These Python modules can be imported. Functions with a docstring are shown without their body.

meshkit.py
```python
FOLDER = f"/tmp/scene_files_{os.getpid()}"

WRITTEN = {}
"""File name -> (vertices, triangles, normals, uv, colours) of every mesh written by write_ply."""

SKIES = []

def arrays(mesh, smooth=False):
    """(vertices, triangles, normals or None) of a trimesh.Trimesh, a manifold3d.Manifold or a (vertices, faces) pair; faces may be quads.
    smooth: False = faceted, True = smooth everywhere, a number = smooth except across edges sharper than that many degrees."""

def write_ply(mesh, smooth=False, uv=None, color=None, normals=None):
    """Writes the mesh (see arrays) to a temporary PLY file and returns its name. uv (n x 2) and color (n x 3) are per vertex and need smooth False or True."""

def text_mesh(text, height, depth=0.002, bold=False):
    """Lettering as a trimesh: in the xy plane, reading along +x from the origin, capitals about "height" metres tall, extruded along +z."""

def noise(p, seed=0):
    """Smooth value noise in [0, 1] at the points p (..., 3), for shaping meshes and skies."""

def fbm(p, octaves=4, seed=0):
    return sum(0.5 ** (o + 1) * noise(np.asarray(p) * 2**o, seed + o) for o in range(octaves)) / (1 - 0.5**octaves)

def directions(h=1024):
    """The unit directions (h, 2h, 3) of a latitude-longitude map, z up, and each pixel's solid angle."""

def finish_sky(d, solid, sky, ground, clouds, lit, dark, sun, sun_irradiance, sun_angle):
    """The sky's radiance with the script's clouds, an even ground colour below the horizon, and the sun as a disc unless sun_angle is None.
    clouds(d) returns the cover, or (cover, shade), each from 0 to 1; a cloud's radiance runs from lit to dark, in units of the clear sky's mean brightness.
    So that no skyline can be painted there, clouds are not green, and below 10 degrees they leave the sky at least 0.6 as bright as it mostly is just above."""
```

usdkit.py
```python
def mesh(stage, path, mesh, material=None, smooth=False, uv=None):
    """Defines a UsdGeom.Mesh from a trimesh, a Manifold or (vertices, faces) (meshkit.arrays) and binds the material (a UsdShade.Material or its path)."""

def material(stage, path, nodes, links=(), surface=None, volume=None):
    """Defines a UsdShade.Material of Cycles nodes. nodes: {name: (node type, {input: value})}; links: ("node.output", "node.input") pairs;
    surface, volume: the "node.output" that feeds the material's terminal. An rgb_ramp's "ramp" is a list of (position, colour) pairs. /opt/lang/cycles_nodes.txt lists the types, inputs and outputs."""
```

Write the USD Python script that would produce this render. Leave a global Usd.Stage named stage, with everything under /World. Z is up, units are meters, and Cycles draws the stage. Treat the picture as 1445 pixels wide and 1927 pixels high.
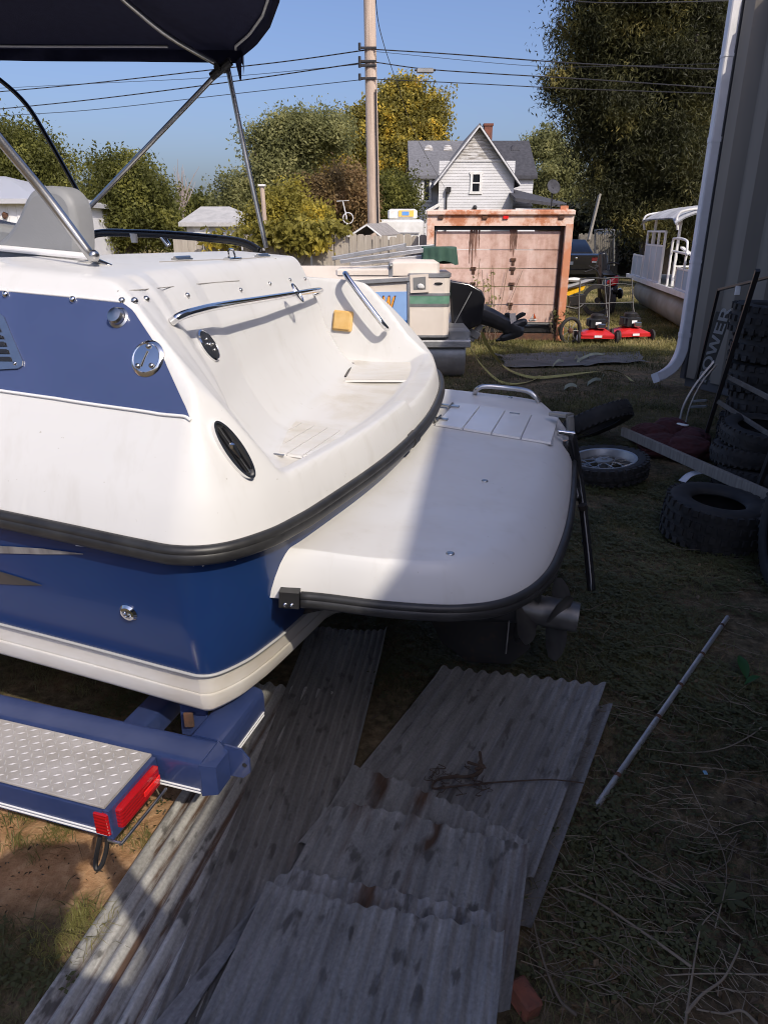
import math
import numpy as np, trimesh, shapely, usdkit, meshkit, manifold3d
from scipy.spatial import cKDTree
from scipy.ndimage import gaussian_filter
from shapely.geometry import Polygon
from pxr import Usd, UsdGeom, UsdShade, UsdLux, Gf, Sdf, Vt

stage = Usd.Stage.CreateInMemory()
UsdGeom.SetStageUpAxis(stage, UsdGeom.Tokens.z)
UsdGeom.SetStageMetersPerUnit(stage, 1.0)
UsdGeom.Xform.Define(stage, '/World')
UsdGeom.Scope.Define(stage, '/World/Looks')

# ------------------------------------------------------------------ camera, sky, sun, exposure
EYE, FPX, TILT = 1.75, 1336.0, math.radians(21.694)
SUN_ELEV, SUN_AZ = math.radians(42.5), math.radians(150.0)
SKY_STRENGTH, SUN_INTENSITY, EXPOSURE = 0.135, 0.84, 0.22
cam = UsdGeom.Camera.Define(stage, '/World/camera')
cam.CreateHorizontalApertureAttr(36.0)
cam.CreateVerticalApertureAttr(36.0 * 1927 / 1445)
cam.CreateFocalLengthAttr(36.0 * FPX / 1445)
cam.CreateClippingRangeAttr(Gf.Vec2f(0.05, 2000))
cam.CreateExposureAttr(EXPOSURE)
cam.AddTranslateOp().Set(Gf.Vec3d(0, 0, EYE))
cam.AddRotateXOp().Set(90 - math.degrees(TILT))

SUN = np.array([math.sin(SUN_AZ) * math.cos(SUN_ELEV), math.cos(SUN_AZ) * math.cos(SUN_ELEV), math.sin(SUN_ELEV)])
sky = UsdLux.DomeLight.Define(stage, '/World/sky')
sm = usdkit.material(stage, '/World/Looks/sky_look', {
    's': ('sky_texture', {'sky_type': 'single_scattering', 'sun_disc': False, 'sun_elevation': SUN_ELEV, 'sun_rotation': SUN_AZ, 'altitude': 100.0, 'air_density': 1.0, 'aerosol_density': 4.0, 'ozone_density': 3.0}),
    'tint': ('mix', {'mix_type': 'multiply', 'fac': 1.0, 'color2': (.89, .90, 1.07)}),
    'b': ('background_shader', {'strength': SKY_STRENGTH})}, [('s.color', 'tint.color1'), ('tint.color', 'b.color')], surface='b.background')
UsdShade.MaterialBindingAPI.Apply(sky.GetPrim()).Bind(sm)
sky.GetPrim().SetCustomDataByKey('kind', 'structure')
sun = UsdLux.DistantLight.Define(stage, '/World/sun')
sun.CreateNormalizeAttr(True); sun.CreateIntensityAttr(SUN_INTENSITY); sun.CreateAngleAttr(0.53)
sun.CreateColorAttr(Gf.Vec3f(1.0, 0.91, 0.77))
sun.AddTransformOp().Set(Gf.Matrix4d(Gf.Rotation(Gf.Vec3d(0, 0, 1), Gf.Vec3d(*SUN)), Gf.Vec3d(0, 0, 8)))

# ------------------------------------------------------------------ helpers
rng = np.random.default_rng(7)
CT, ST = math.cos(TILT), math.sin(TILT)
def ray(px, py):
    x, y = (px - 722.5) / FPX, (py - 963.5) / FPX
    return np.array([x, CT - y * ST, -(y * CT + ST)])
def G(px, py, z=0.0):
    r = ray(px, py); return np.array([0, 0, EYE]) + r * ((z - EYE) / r[2])
def D(px, py, Y):
    r = ray(px, py); return np.array([0, 0, EYE]) + r * (Y / r[1])
used, LOC = {}, {}
def numbered(name):
    k = used.get(name, 0); used[name] = k + 1
    return name if k == 0 else f'{name}_{k:03d}'
def tag(prim, label=None, cat=None, group=None, kind=None):
    for k, v in (('label', label), ('category', cat), ('group', group), ('kind', kind)):
        if v: prim.SetCustomDataByKey(k, v)
def thing(name, label, cat, loc=(0, 0, 0), group=None):
    p = '/World/' + numbered(name)
    x = UsdGeom.Xform.Define(stage, p); x.AddTranslateOp().Set(Gf.Vec3d(*map(float, loc)))
    tag(x.GetPrim(), label, cat, group); LOC[p] = np.array(loc, float); return p
def loc_of(path):
    while path and path not in LOC: path = path.rsplit('/', 1)[0]
    return LOC.get(path, np.zeros(3))
def part(parent, name, mesh, mat, smooth=False, label=None, kind=None, world=True):
    """one mesh prim under a thing or part; vertices given in world coordinates"""
    key = parent + '/' + name; k = used.get(key, 0); used[key] = k + 1
    p = key if k == 0 else f'{key}_{k:03d}'
    if hasattr(mesh, 'to_mesh'):
        m = mesh.to_mesh(); mesh = (m.vert_properties[:, :3], m.tri_verts)
    if not isinstance(mesh, tuple): mesh = (np.array(mesh.vertices), np.array(mesh.faces))
    v = np.asarray(mesh[0], float) - (loc_of(parent) if world else 0)
    if smooth is False and 24 < len(v) < 4000: smooth = 28
    m = usdkit.mesh(stage, p, (v, mesh[1]), mat, smooth=smooth)
    if label: m.GetPrim().SetCustomDataByKey('label', label)
    if kind: m.GetPrim().SetCustomDataByKey('kind', kind)
    return p
def solo(name, mesh, mat, label=None, cat=None, smooth=False, group=None, kind=None):
    p = '/World/' + numbered(name)
    if hasattr(mesh, 'to_mesh'):
        m = mesh.to_mesh(); mesh = (m.vert_properties[:, :3], m.tri_verts)
    m = usdkit.mesh(stage, p, mesh, mat, smooth=smooth); tag(m.GetPrim(), label, cat, group, kind); return p
def copy_of(src, label, loc, rot=(0, 0, 0), scale=1.0, group=None):
    """instanceable copy of a thing built at its own origin; rot = euler degrees xyz"""
    name = src.rsplit('/', 1)[1]; p = '/World/' + numbered(name)
    x = UsdGeom.Xform.Define(stage, p); pr = x.GetPrim()
    pr.GetReferences().AddInternalReference(src)
    x.ClearXformOpOrder(); pr.SetInstanceable(True)
    set_xf(x, loc, rot, scale)
    was = stage.GetPrimAtPath(src).GetCustomData()
    tag(pr, label, was['category'], group or was.get('group')); return p
def set_xf(x, loc, rot=(0, 0, 0), scale=1.0):
    m = trimesh.transformations.euler_matrix(*np.radians(rot), 'sxyz'); m[:3, :3] *= scale; m[:3, 3] = loc
    x.AddTransformOp(opSuffix='place').Set(Gf.Matrix4d(*m.T.ravel().tolist()))
cat_ = trimesh.util.concatenate
def box(c, size, R=None):
    m = trimesh.creation.box(size)
    if R is not None: m.apply_transform(np.block([[np.asarray(R).reshape(3, 3), np.zeros((3, 1))], [np.zeros((1, 3)), np.ones((1, 1))]]))
    m.apply_translation(c); return m
def frame_from(z, up=(0, 0, 1)):
    z = np.asarray(z, float); z = z / np.linalg.norm(z); up = np.asarray(up, float)
    if abs(z @ up) > .98: up = np.array([1.0, 0, 0])
    x = np.cross(up, z); x /= np.linalg.norm(x); return np.stack([x, np.cross(z, x), z], 1)
def smooth_path(pts, n=8):
    """Catmull-Rom through the points"""
    p = np.asarray(pts, float); p = np.vstack([2 * p[0] - p[1], p, 2 * p[-1] - p[-2]]); out = []
    for i in range(1, len(p) - 2):
        t = np.linspace(0, 1, n, endpoint=False)[:, None]; a, b, c, d = p[i - 1:i + 3]
        out.append(.5 * (2 * b + (c - a) * t + (2 * a - 5 * b + 4 * c - d) * t ** 2 + (3 * b - a - 3 * c + d) * t ** 3))
    return np.vstack(out + [p[-2:-1]])
def tube(pts, r, n=10, closed=False, caps=True, section=None):
    p = np.asarray(pts, float); m = len(p); r = np.broadcast_to(r, (m,))
    t = np.roll(p, -1, 0) - np.roll(p, 1, 0) if closed else np.gradient(p, axis=0)
    t /= np.linalg.norm(t, axis=1, keepdims=True) + 1e-12
    u = np.zeros_like(p); ref = np.array([0, 0, 1.0]) if abs(t[0, 2]) < .9 else np.array([1.0, 0, 0])
    u0 = np.cross(t[0], ref)
    for i in range(m):
        u0 = u0 - t[i] * (u0 @ t[i]); u0 /= np.linalg.norm(u0); u[i] = u0
    w = np.cross(t, u)
    if section is None:
        a = np.arange(n) * 2 * np.pi / n; section = np.stack([np.cos(a), np.sin(a)], 1)
    section = np.asarray(section); n = len(section)
    v = (p[:, None] + r[:, None, None] * (section[None, :, :1] * u[:, None] + section[None, :, 1:] * w[:, None])).reshape(-1, 3)
    i, j = np.meshgrid(np.arange(m if closed else m - 1), np.arange(n), indexing='ij'); i2 = (i + 1) % m; j2 = (j + 1) % n
    q = np.stack([i * n + j, i * n + j2, i2 * n + j2, i2 * n + j], -1).reshape(-1, 4)
    f = np.vstack([q[:, [0, 1, 2]], q[:, [0, 2, 3]]])
    if caps and not closed:
        v = np.vstack([v, p[0], p[-1]]); k = np.arange(n); b = (m - 1) * n
        f = np.vstack([f, np.stack([k * 0 + m * n, (k + 1) % n, k], 1), np.stack([k * 0 + m * n + 1, b + k, b + (k + 1) % n], 1)])
    return trimesh.Trimesh(v, f, process=False)
def rbar(p0, p1, w, h, r=.008, up=(0, 0, 1)):
    """straight bar with rounded rectangular section, h along up"""
    p0, p1 = np.asarray(p0, float), np.asarray(p1, float); L = np.linalg.norm(p1 - p0); F = frame_from(p1 - p0, up)
    r = min(r, .49 * min(w, h))
    m = trimesh.creation.extrude_polygon(shapely.box(-w / 2 + r, -h / 2 + r, w / 2 - r, h / 2 - r).buffer(r, quad_segs=2), L)
    T = np.eye(4); T[:3, :3] = F; T[:3, 3] = p0; m.apply_transform(T); return m
def cyl(p0, p1, r, n=16):
    return tube([p0, p1], r, n)
def lathe(profile, origin, axis, n=28):
    """profile: (radius, height) pairs along the axis"""
    pr = np.asarray(profile, float); F = frame_from(axis); a = np.arange(n) * 2 * np.pi / n
    v = (np.asarray(origin) + pr[:, None, :1] * (np.cos(a)[None, :, None] * F[:, 0] + np.sin(a)[None, :, None] * F[:, 1]) + pr[:, None, 1:] * F[:, 2]).reshape(-1, 3)
    i, j = np.meshgrid(np.arange(len(pr) - 1), np.arange(n), indexing='ij'); j2 = (j + 1) % n
    q = np.stack([i * n + j, i * n + j2, (i + 1) * n + j2, (i + 1) * n + j], -1).reshape(-1, 4)
    return trimesh.Trimesh(v, np.vstack([q[:, [0, 1, 2]], q[:, [0, 2, 3]]]), process=False)
def prism(poly2d, origin, ex, ey, depth):
    """2-D outline in the plane (ex, ey), extruded by depth along ex x ey, centred on the plane"""
    pg = poly2d if hasattr(poly2d, 'geom_type') else Polygon(poly2d)
    m = trimesh.creation.extrude_polygon(pg.buffer(0), depth); ex, ey = np.asarray(ex, float), np.asarray(ey, float)
    T = np.eye(4); T[:3, 0], T[:3, 1] = ex, ey; T[:3, 2] = np.cross(ex, ey); T[:3, 3] = np.asarray(origin) - T[:3, 2] * depth / 2
    m.apply_transform(T); return m
def grid_mesh(V):
    """V (n, m, 3) -> mesh"""
    n, m = V.shape[:2]; i, j = np.meshgrid(np.arange(n - 1), np.arange(m - 1), indexing='ij')
    q = np.stack([i * m + j, i * m + j + 1, (i + 1) * m + j + 1, (i + 1) * m + j], -1).reshape(-1, 4)
    return trimesh.Trimesh(V.reshape(-1, 3), np.vstack([q[:, [0, 1, 2]], q[:, [0, 2, 3]]]), process=False)
def ball(c, r, k=6):
    p = []
    for th in np.linspace(0, np.pi, k + 1):
        for ph in np.arange(2 * k) * np.pi / k: p.append([math.sin(th) * math.cos(ph), math.sin(th) * math.sin(ph), math.cos(th)])
    return np.asarray(c) + np.asarray(p) * np.asarray(r)
def mhull(*pts):
    return manifold3d.Manifold.hull_points(np.vstack(pts))
def hull(*pts):
    m = mhull(*pts).to_mesh(); return trimesh.Trimesh(np.array(m.vert_properties[:, :3]), np.array(m.tri_verts), process=False)
def blob(chain, L=.02, it=8):
    """smooth tapering body: list of chains of (point, radius); each bone a hull"""
    M = manifold3d.Manifold()
    for ch in chain:
        for (a, ra), (b, rb) in zip(ch[:-1], ch[1:]): M = M + mhull(ball(a, ra), ball(b, rb))
    M = M.refine_to_length(L).to_mesh(); t = trimesh.Trimesh(M.vert_properties[:, :3], M.tri_verts)
    trimesh.smoothing.filter_taubin(t, iterations=it); return t
def rbox(c, size, r, R=None):
    """box with rounded corners"""
    s = np.asarray(size) / 2 - r; R = np.eye(3) if R is None else R
    return hull(*[ball((0, 0, 0), r, 3) @ np.asarray(R).T + np.asarray(R) @ (s * np.array(k)) + np.asarray(c) for k in np.ndindex(2, 2, 2) for k in [np.array(k) * 2 - 1]])

# ------------------------------------------------------------------ materials
def mat(name, col, rough=.5, metal=0., col2=None, scale=6., detail=4., lo=.35, hi=.65, bump=0., bscale=40., coat=0., spec=.5, stretch=(1, 1, 1), rot=(0, 0, 0), rough2=None, island=False, extra=None):
    N = {'p': ('principled_bsdf', {'base_color': col, 'roughness': rough, 'metallic': metal, 'coat_weight': coat, 'specular_ior_level': spec}),
         'tc': ('texture_coordinate', {}), 'mp': ('mapping', {'scale': stretch, 'rotation': rot})}
    L = [('tc.object', 'mp.vector')]
    if col2 is not None:
        N['n'] = ('noise_texture', {'scale': scale, 'detail': detail, 'roughness': .6}); L.append(('mp.vector', 'n.vector'))
        N['r'] = ('rgb_ramp', {'ramp': [(0, col), (lo, col), (hi, col2), (1, col2)]}); L += [('n.fac', 'r.fac')]
        src = 'r.color'
        if island:
            N['g'] = ('geometry', {}); N['h'] = ('hsv', {}); N['mr'] = ('map_range', {'from_min': 0., 'from_max': 1., 'to_min': .7, 'to_max': 1.25})
            L += [('g.random_per_island', 'mr.value'), ('mr.result', 'h.value'), ('r.color', 'h.color')]; src = 'h.color'
        L.append((src, 'p.base_color'))
        if rough2 is not None:
            N['rr'] = ('map_range', {'from_min': lo, 'from_max': hi, 'to_min': rough, 'to_max': rough2, 'clamp': True}); L += [('n.fac', 'rr.value'), ('rr.result', 'p.roughness')]
    if bump:
        N['bn'] = ('noise_texture', {'scale': bscale, 'detail': 5.}); N['b'] = ('bump', {'strength': bump, 'distance': .01})
        L += [('mp.vector', 'bn.vector'), ('bn.fac', 'b.height'), ('b.normal', 'p.normal')]
    return usdkit.material(stage, '/World/Looks/' + name, N, L, surface='p.BSDF')
def leaf_mat(name, cols, trans=.35, rough=.55, CL=.9):
    n = len(cols)
    return usdkit.material(stage, '/World/Looks/' + name, {
        'g': ('geometry', {}), 'cn': ('noise_texture', {'scale': CL, 'detail': 3.}), 'cm': ('map_range', {'from_min': .3, 'from_max': .7, 'to_min': -.55, 'to_max': .55}), 'ca': ('math', {'math_type': 'add', 'use_clamp': True}), 'hv': ('hsv', {}), 'hm': ('map_range', {'from_min': .3, 'from_max': .7, 'to_min': .62, 'to_max': 1.35}), 'r': ('rgb_ramp', {'ramp': [((i + .0) / max(n - 1, 1), c) for i, c in enumerate(cols)]}),
        'p': ('principled_bsdf', {'roughness': rough, 'specular_ior_level': .3}), 't': ('translucent_bsdf', {}), 'm': ('mix_closure', {'fac': trans})},
        [('g.position', 'cn.vector'), ('cn.fac', 'cm.value'), ('g.random_per_island', 'ca.value1'), ('cm.result', 'ca.value2'), ('ca.value', 'r.fac'), ('cn.fac', 'hm.value'), ('hm.result', 'hv.value'), ('r.color', 'hv.color'), ('hv.color', 'p.base_color'), ('hv.color', 't.color'), ('p.BSDF', 'm.closure1'), ('t.BSDF', 'm.closure2')], surface='m.closure')
def galv(name, rust=.5, tint=(.36, .37, .38), dark=0.0, valley=None, bands=()):
    """weathered galvanised iron: mottled zinc, rust in streaks along the sheet (object y), dark lichen spots"""
    v0, v1 = valley or (-9., -8.)
    BN, BL, last = {}, [], 'vx.value'
    for i, (x0, w) in enumerate(bands):      # rust runs down a band of the sheet
        BN.update({f'bs{i}': ('math', {'math_type': 'subtract', 'value2': x0 + .08}), f'ba{i}': ('math', {'math_type': 'absolute'}), f'bm{i}': ('map_range', {'from_min': w, 'from_max': w * .3, 'to_min': 0., 'to_max': 1., 'clamp': True}), f'bn{i}': ('map_range', {'from_min': .44, 'from_max': .54, 'to_min': 0., 'to_max': .95, 'clamp': True}), f'bk{i}': ('math', {'math_type': 'multiply'}), f'bx{i}': ('math', {'math_type': 'maximum'})})
        BN.update({f'bw{i}': ('math', {'math_type': 'multiply_add', 'value2': .16})}); BL += [('v2.fac', f'bw{i}.value1'), ('sz.x', f'bw{i}.value3'), (f'bw{i}.value', f'bs{i}.value1'), (f'bs{i}.value', f'ba{i}.value1'), (f'ba{i}.value', f'bm{i}.value'), ('n3.fac', f'bn{i}.value'), (f'bm{i}.result', f'bk{i}.value1'), (f'bn{i}.result', f'bk{i}.value2'), (last, f'bx{i}.value1'), (f'bk{i}.value', f'bx{i}.value2')]; last = f'bx{i}.value'
    return usdkit.material(stage, '/World/Looks/' + name, {
        'sz': ('separate_xyz', {}), 'vz': ('map_range', {'from_min': v0, 'from_max': v1, 'to_min': 1., 'to_max': 0., 'clamp': True}), 'vn': ('map_range', {'from_min': .42, 'from_max': .56, 'to_min': 0., 'to_max': .95, 'clamp': True}), 'vm': ('math', {'math_type': 'multiply'}), 'vx': ('math', {'math_type': 'maximum'}),
        'tc': ('texture_coordinate', {}), 'm1': ('mapping', {'scale': (17, 1.8, 17)}), 'm2': ('mapping', {'scale': (14, 2.2, 14)}),
        'n1': ('noise_texture', {'scale': 1.4, 'detail': 9., 'roughness': .72}), 'n2': ('noise_texture', {'scale': 110., 'detail': 5.}),
        'n3': ('noise_texture', {'scale': .55, 'detail': 5., 'roughness': .6}), 'm3': ('mapping', {'scale': (1, .45, 1)}), 'v': ('noise_texture', {'scale': 26., 'detail': 4.}), 'v2': ('noise_texture', {'scale': 4.5, 'detail': 3.}),
        'r1': ('rgb_ramp', {'ramp': [(0, tuple(x * .34 for x in tint)), (.4, tuple(x * .58 for x in tint)), (.58, tuple(x * .85 for x in tint)), (.8, tuple(min(1, x * 1.3) for x in tint))]}),
        'mix0': ('mix', {'mix_type': 'multiply', 'fac': .5}), 'r2': ('rgb_ramp', {'ramp': [(.3, (.6, .6, .6)), (.7, (1.15, 1.15, 1.15))]}),
        'rr': ('map_range', {'from_min': .675 - .16 * rust, 'from_max': .80 - .16 * rust, 'to_min': 0., 'to_max': .95, 'clamp': True}),
        'rc': ('rgb_ramp', {'ramp': [(.3, (.035, .022, .015)), (.55, (.085, .045, .026)), (.75, (.13, .07, .04))]}),
        'mixr': ('mix', {}), 'sp': ('map_range', {'from_min': .57, 'from_max': .66, 'to_min': 0., 'to_max': .8, 'clamp': True}), 'sp2': ('map_range', {'from_min': .38, 'from_max': .52, 'to_min': 0., 'to_max': 1., 'clamp': True}), 'spm': ('math', {'math_type': 'multiply'}),
        'mixs': ('mix', {'color2': (.07, .065, .06)}), 'mt': ('map_range', {'from_min': 0., 'from_max': 1., 'to_min': .30 - dark, 'to_max': 0.}),
        'b': ('bump', {'strength': .4, 'distance': .004}), 'p': ('principled_bsdf', {'roughness': .45, 'specular_ior_level': .5}), **BN},
        [('tc.object', 'm1.vector'), ('tc.object', 'm2.vector'), ('m1.vector', 'n1.vector'), ('tc.object', 'n2.vector'), ('m2.vector', 'n3.vector'), ('tc.object', 'm3.vector'), ('m3.vector', 'v.vector'), ('tc.object', 'v2.vector'),
         ('n1.fac', 'r1.fac'), ('n2.fac', 'r2.fac'), ('r1.color', 'mix0.color1'), ('r2.color', 'mix0.color2'), ('n3.fac', 'rr.value'), ('n1.fac', 'rc.fac'),
         ('mix0.color', 'mixr.color1'), ('rc.color', 'mixr.color2'), ('tc.object', 'sz.vector'), ('sz.z', 'vz.value'), ('n1.fac', 'vn.value'), ('vz.result', 'vm.value1'), ('vn.result', 'vm.value2'), ('rr.result', 'vx.value1'), ('vm.value', 'vx.value2'), (last, 'mixr.fac'), *BL, ('v.fac', 'sp.value'), ('v2.fac', 'sp2.value'), ('sp.result', 'spm.value1'), ('sp2.result', 'spm.value2'), ('mixr.color', 'mixs.color1'), ('spm.value', 'mixs.fac'),
         ('mixs.color', 'p.base_color'), ('rr.result', 'mt.value'), ('mt.result', 'p.metallic'), ('n2.fac', 'b.height'), ('b.normal', 'p.normal')], surface='p.BSDF')

M = {}
M['gelcoat'] = usdkit.material(stage, '/World/Looks/gelcoat', {   # white gelcoat with beige scuffs and grime
    'tc': ('texture_coordinate', {}), 'g': ('geometry', {}), 'sx': ('separate_xyz', {}), 'n': ('noise_texture', {'scale': 2.2, 'detail': 7., 'roughness': .62, 'distortion': .6}), 'n2': ('noise_texture', {'scale': 3., 'detail': 2.}),
    'r': ('rgb_ramp', {'ramp': [(0, (.61, .602, .585)), (.42, (.63, .623, .61)), (.62, (.64, .635, .622)), (1, (.65, .645, .635))]}),
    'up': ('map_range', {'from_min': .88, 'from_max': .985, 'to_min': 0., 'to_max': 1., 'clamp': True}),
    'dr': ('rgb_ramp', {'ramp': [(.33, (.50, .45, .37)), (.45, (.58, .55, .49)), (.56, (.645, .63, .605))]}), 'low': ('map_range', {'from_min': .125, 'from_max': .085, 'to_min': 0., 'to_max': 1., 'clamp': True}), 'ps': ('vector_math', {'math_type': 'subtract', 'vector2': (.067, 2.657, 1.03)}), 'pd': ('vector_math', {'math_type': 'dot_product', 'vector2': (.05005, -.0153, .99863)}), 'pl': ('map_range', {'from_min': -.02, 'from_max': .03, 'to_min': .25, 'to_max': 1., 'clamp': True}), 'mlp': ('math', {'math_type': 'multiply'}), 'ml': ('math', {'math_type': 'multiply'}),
    'mg': ('mapping', {'scale': (5., 5., .8)}), 'ng': ('noise_texture', {'scale': 2.4, 'detail': 6., 'roughness': .65}), 'rg': ('rgb_ramp', {'ramp': [(.30, (.86, .84, .80)), (.46, (1, 1, 1))]}), 'ns': ('noise_texture', {'scale': 75., 'detail': 2.}), 'rs': ('rgb_ramp', {'ramp': [(.74, (1, 1, 1)), (.80, (.62, .58, .52))]}), 'g1': ('mix', {'mix_type': 'multiply', 'fac': .38}), 'g2': ('mix', {'mix_type': 'multiply', 'fac': .7}),
    'mx': ('mix', {}), 'p': ('principled_bsdf', {'roughness': .4, 'coat_weight': .12, 'coat_roughness': .15, 'specular_ior_level': .35}), 'rr': ('map_range', {'from_min': .3, 'from_max': .7, 'to_min': .36, 'to_max': .46})},
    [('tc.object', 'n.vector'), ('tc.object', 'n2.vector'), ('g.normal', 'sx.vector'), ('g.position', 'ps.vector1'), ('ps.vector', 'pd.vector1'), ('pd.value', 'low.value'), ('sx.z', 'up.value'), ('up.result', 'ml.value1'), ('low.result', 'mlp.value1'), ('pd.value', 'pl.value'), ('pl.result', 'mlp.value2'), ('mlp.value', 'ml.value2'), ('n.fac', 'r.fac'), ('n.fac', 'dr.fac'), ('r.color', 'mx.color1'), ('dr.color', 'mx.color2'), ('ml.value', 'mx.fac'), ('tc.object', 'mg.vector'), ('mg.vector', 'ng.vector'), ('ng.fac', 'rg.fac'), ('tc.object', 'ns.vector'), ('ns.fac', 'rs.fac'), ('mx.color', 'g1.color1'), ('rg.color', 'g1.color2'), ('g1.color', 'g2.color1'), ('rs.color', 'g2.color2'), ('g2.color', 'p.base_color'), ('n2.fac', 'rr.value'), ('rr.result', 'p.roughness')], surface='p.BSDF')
M['white'] = mat('white_gelcoat', (.78, .775, .765), .3, col2=(.72, .70, .66), scale=3, coat=.3)
M['hull_white'] = mat('hull_white', (.74, .72, .68), .32, col2=(.62, .56, .47), scale=2.2, coat=.25, stretch=(1, 1, 2))
M['navy'] = mat('navy_gelcoat', (.010, .030, .115), .25, col2=(.010, .034, .12), scale=3, coat=.2, spec=.25)
M['band'] = mat('navy_band', (.042, .062, .145), .34, col2=(.052, .072, .165), scale=2.5, coat=.4)
M['trailer'] = mat('trailer_paint', (.018, .032, .098), .33, col2=(.03, .045, .118), scale=7, coat=.4, bump=.05, bscale=60)
M['chrome'] = mat('chrome', (.78, .78, .78), .09, 1.)
M['steel'] = mat('stainless', (.62, .61, .59), .24, 1., col2=(.5, .49, .47), scale=9)
M['alu'] = mat('aluminium', (.52, .52, .52), .42, .85, col2=(.38, .38, .38), scale=5, bump=.05)
M['alu_dull'] = mat('aluminium_dull', (.34, .34, .33), .5, .7, col2=(.22, .22, .21), scale=2.5, bump=.08)
M['rubber'] = mat('black_rubber', (.014, .014, .015), .45, col2=(.028, .028, .028), scale=14, bump=.06)
M['tire'] = mat('tire_rubber', (.009, .009, .0095), .75, col2=(.023, .021, .019), scale=10, bump=.15)
M['black'] = mat('black_plastic', (.012, .012, .013), .35, col2=(.025, .025, .026), scale=12)
M['black_gloss'] = mat('black_gloss', (.008, .008, .009), .18, coat=.4)
M['black_metal'] = mat('black_steel', (.018, .017, .017), .4, .2, col2=(.05, .03, .02), scale=25, lo=.55, hi=.8)
M['canopy'] = mat('canopy_canvas', (.012, .013, .045), .85, col2=(.016, .018, .055), scale=30, bump=.2, bscale=300)
M['piping'] = mat('canvas_piping', (.62, .62, .62), .6)
M['grey_vinyl'] = mat('grey_vinyl', (.23, .235, .24), .55, col2=(.27, .275, .28), scale=3, bump=.08, bscale=150)
M['grey_inner'] = mat('grey_liner', (.34, .34, .34), .5)
M['lamp_red'] = mat('lamp_red', (.62, .03, .03), .25, coat=.5)
M['dull_white'] = mat('dull_white', (.38, .38, .37), .6)
M['red_lens'] = usdkit.material(stage, '/World/Looks/red_lens', {'p': ('principled_bsdf', {'base_color': (.36, .006, .008), 'roughness': .12, 'coat_weight': .6, 'subsurface_weight': .15, 'subsurface_radius': (.01, .001, .001)}), 'tc': ('texture_coordinate', {}), 'w': ('wave_texture', {'scale': 30., 'bands_direction': 'z'}), 'b': ('bump', {'strength': .35, 'distance': .003})}, [('tc.object', 'w.vector'), ('w.fac', 'b.height'), ('b.normal', 'p.normal')], surface='p.BSDF')
M['amber'] = mat('yellowed_plastic', (.62, .38, .12), .45, col2=(.68, .45, .18), scale=20)
M['white_paint'] = mat('white_paint', (.72, .72, .70), .5, col2=(.58, .57, .54), scale=4)
M['white_stripe'] = mat('white_stripe', (.75, .75, .75), .45)
M['treadplate'] = mat('tread_plate', (.46, .43, .41), .45, .25, col2=(.38, .35, .32), scale=10, bump=.08, bscale=90)
M['tread'] = mat('tread_lug', (.62, .60, .57), .3, .5)
M['galv1'] = galv('galvanised_rusty', .35, (.58, .57, .54), valley=(.010, .017))
M['galv2'] = galv('galvanised_grey', .25, (.25, .24, .225))
M['galv3'] = galv('galvanised_ribbed', .1, (.31, .305, .30))
M['galv5'] = galv('galvanised_one_stain', .2, (.32, .315, .305), bands=((-.16, .05), (-.05, .03)))
M['galv6'] = galv('galvanised_two_stains', .3, (.33, .325, .315), bands=((-.17, .045), (-.07, .05), (.03, .02)))
M['galv7'] = galv('galvanised_strip', .2, (.32, .315, .31), bands=((-.01, .08), (.2, .03)))
M['galv4'] = galv('galvanised_spotted', .25, (.32, .315, .305))
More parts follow.
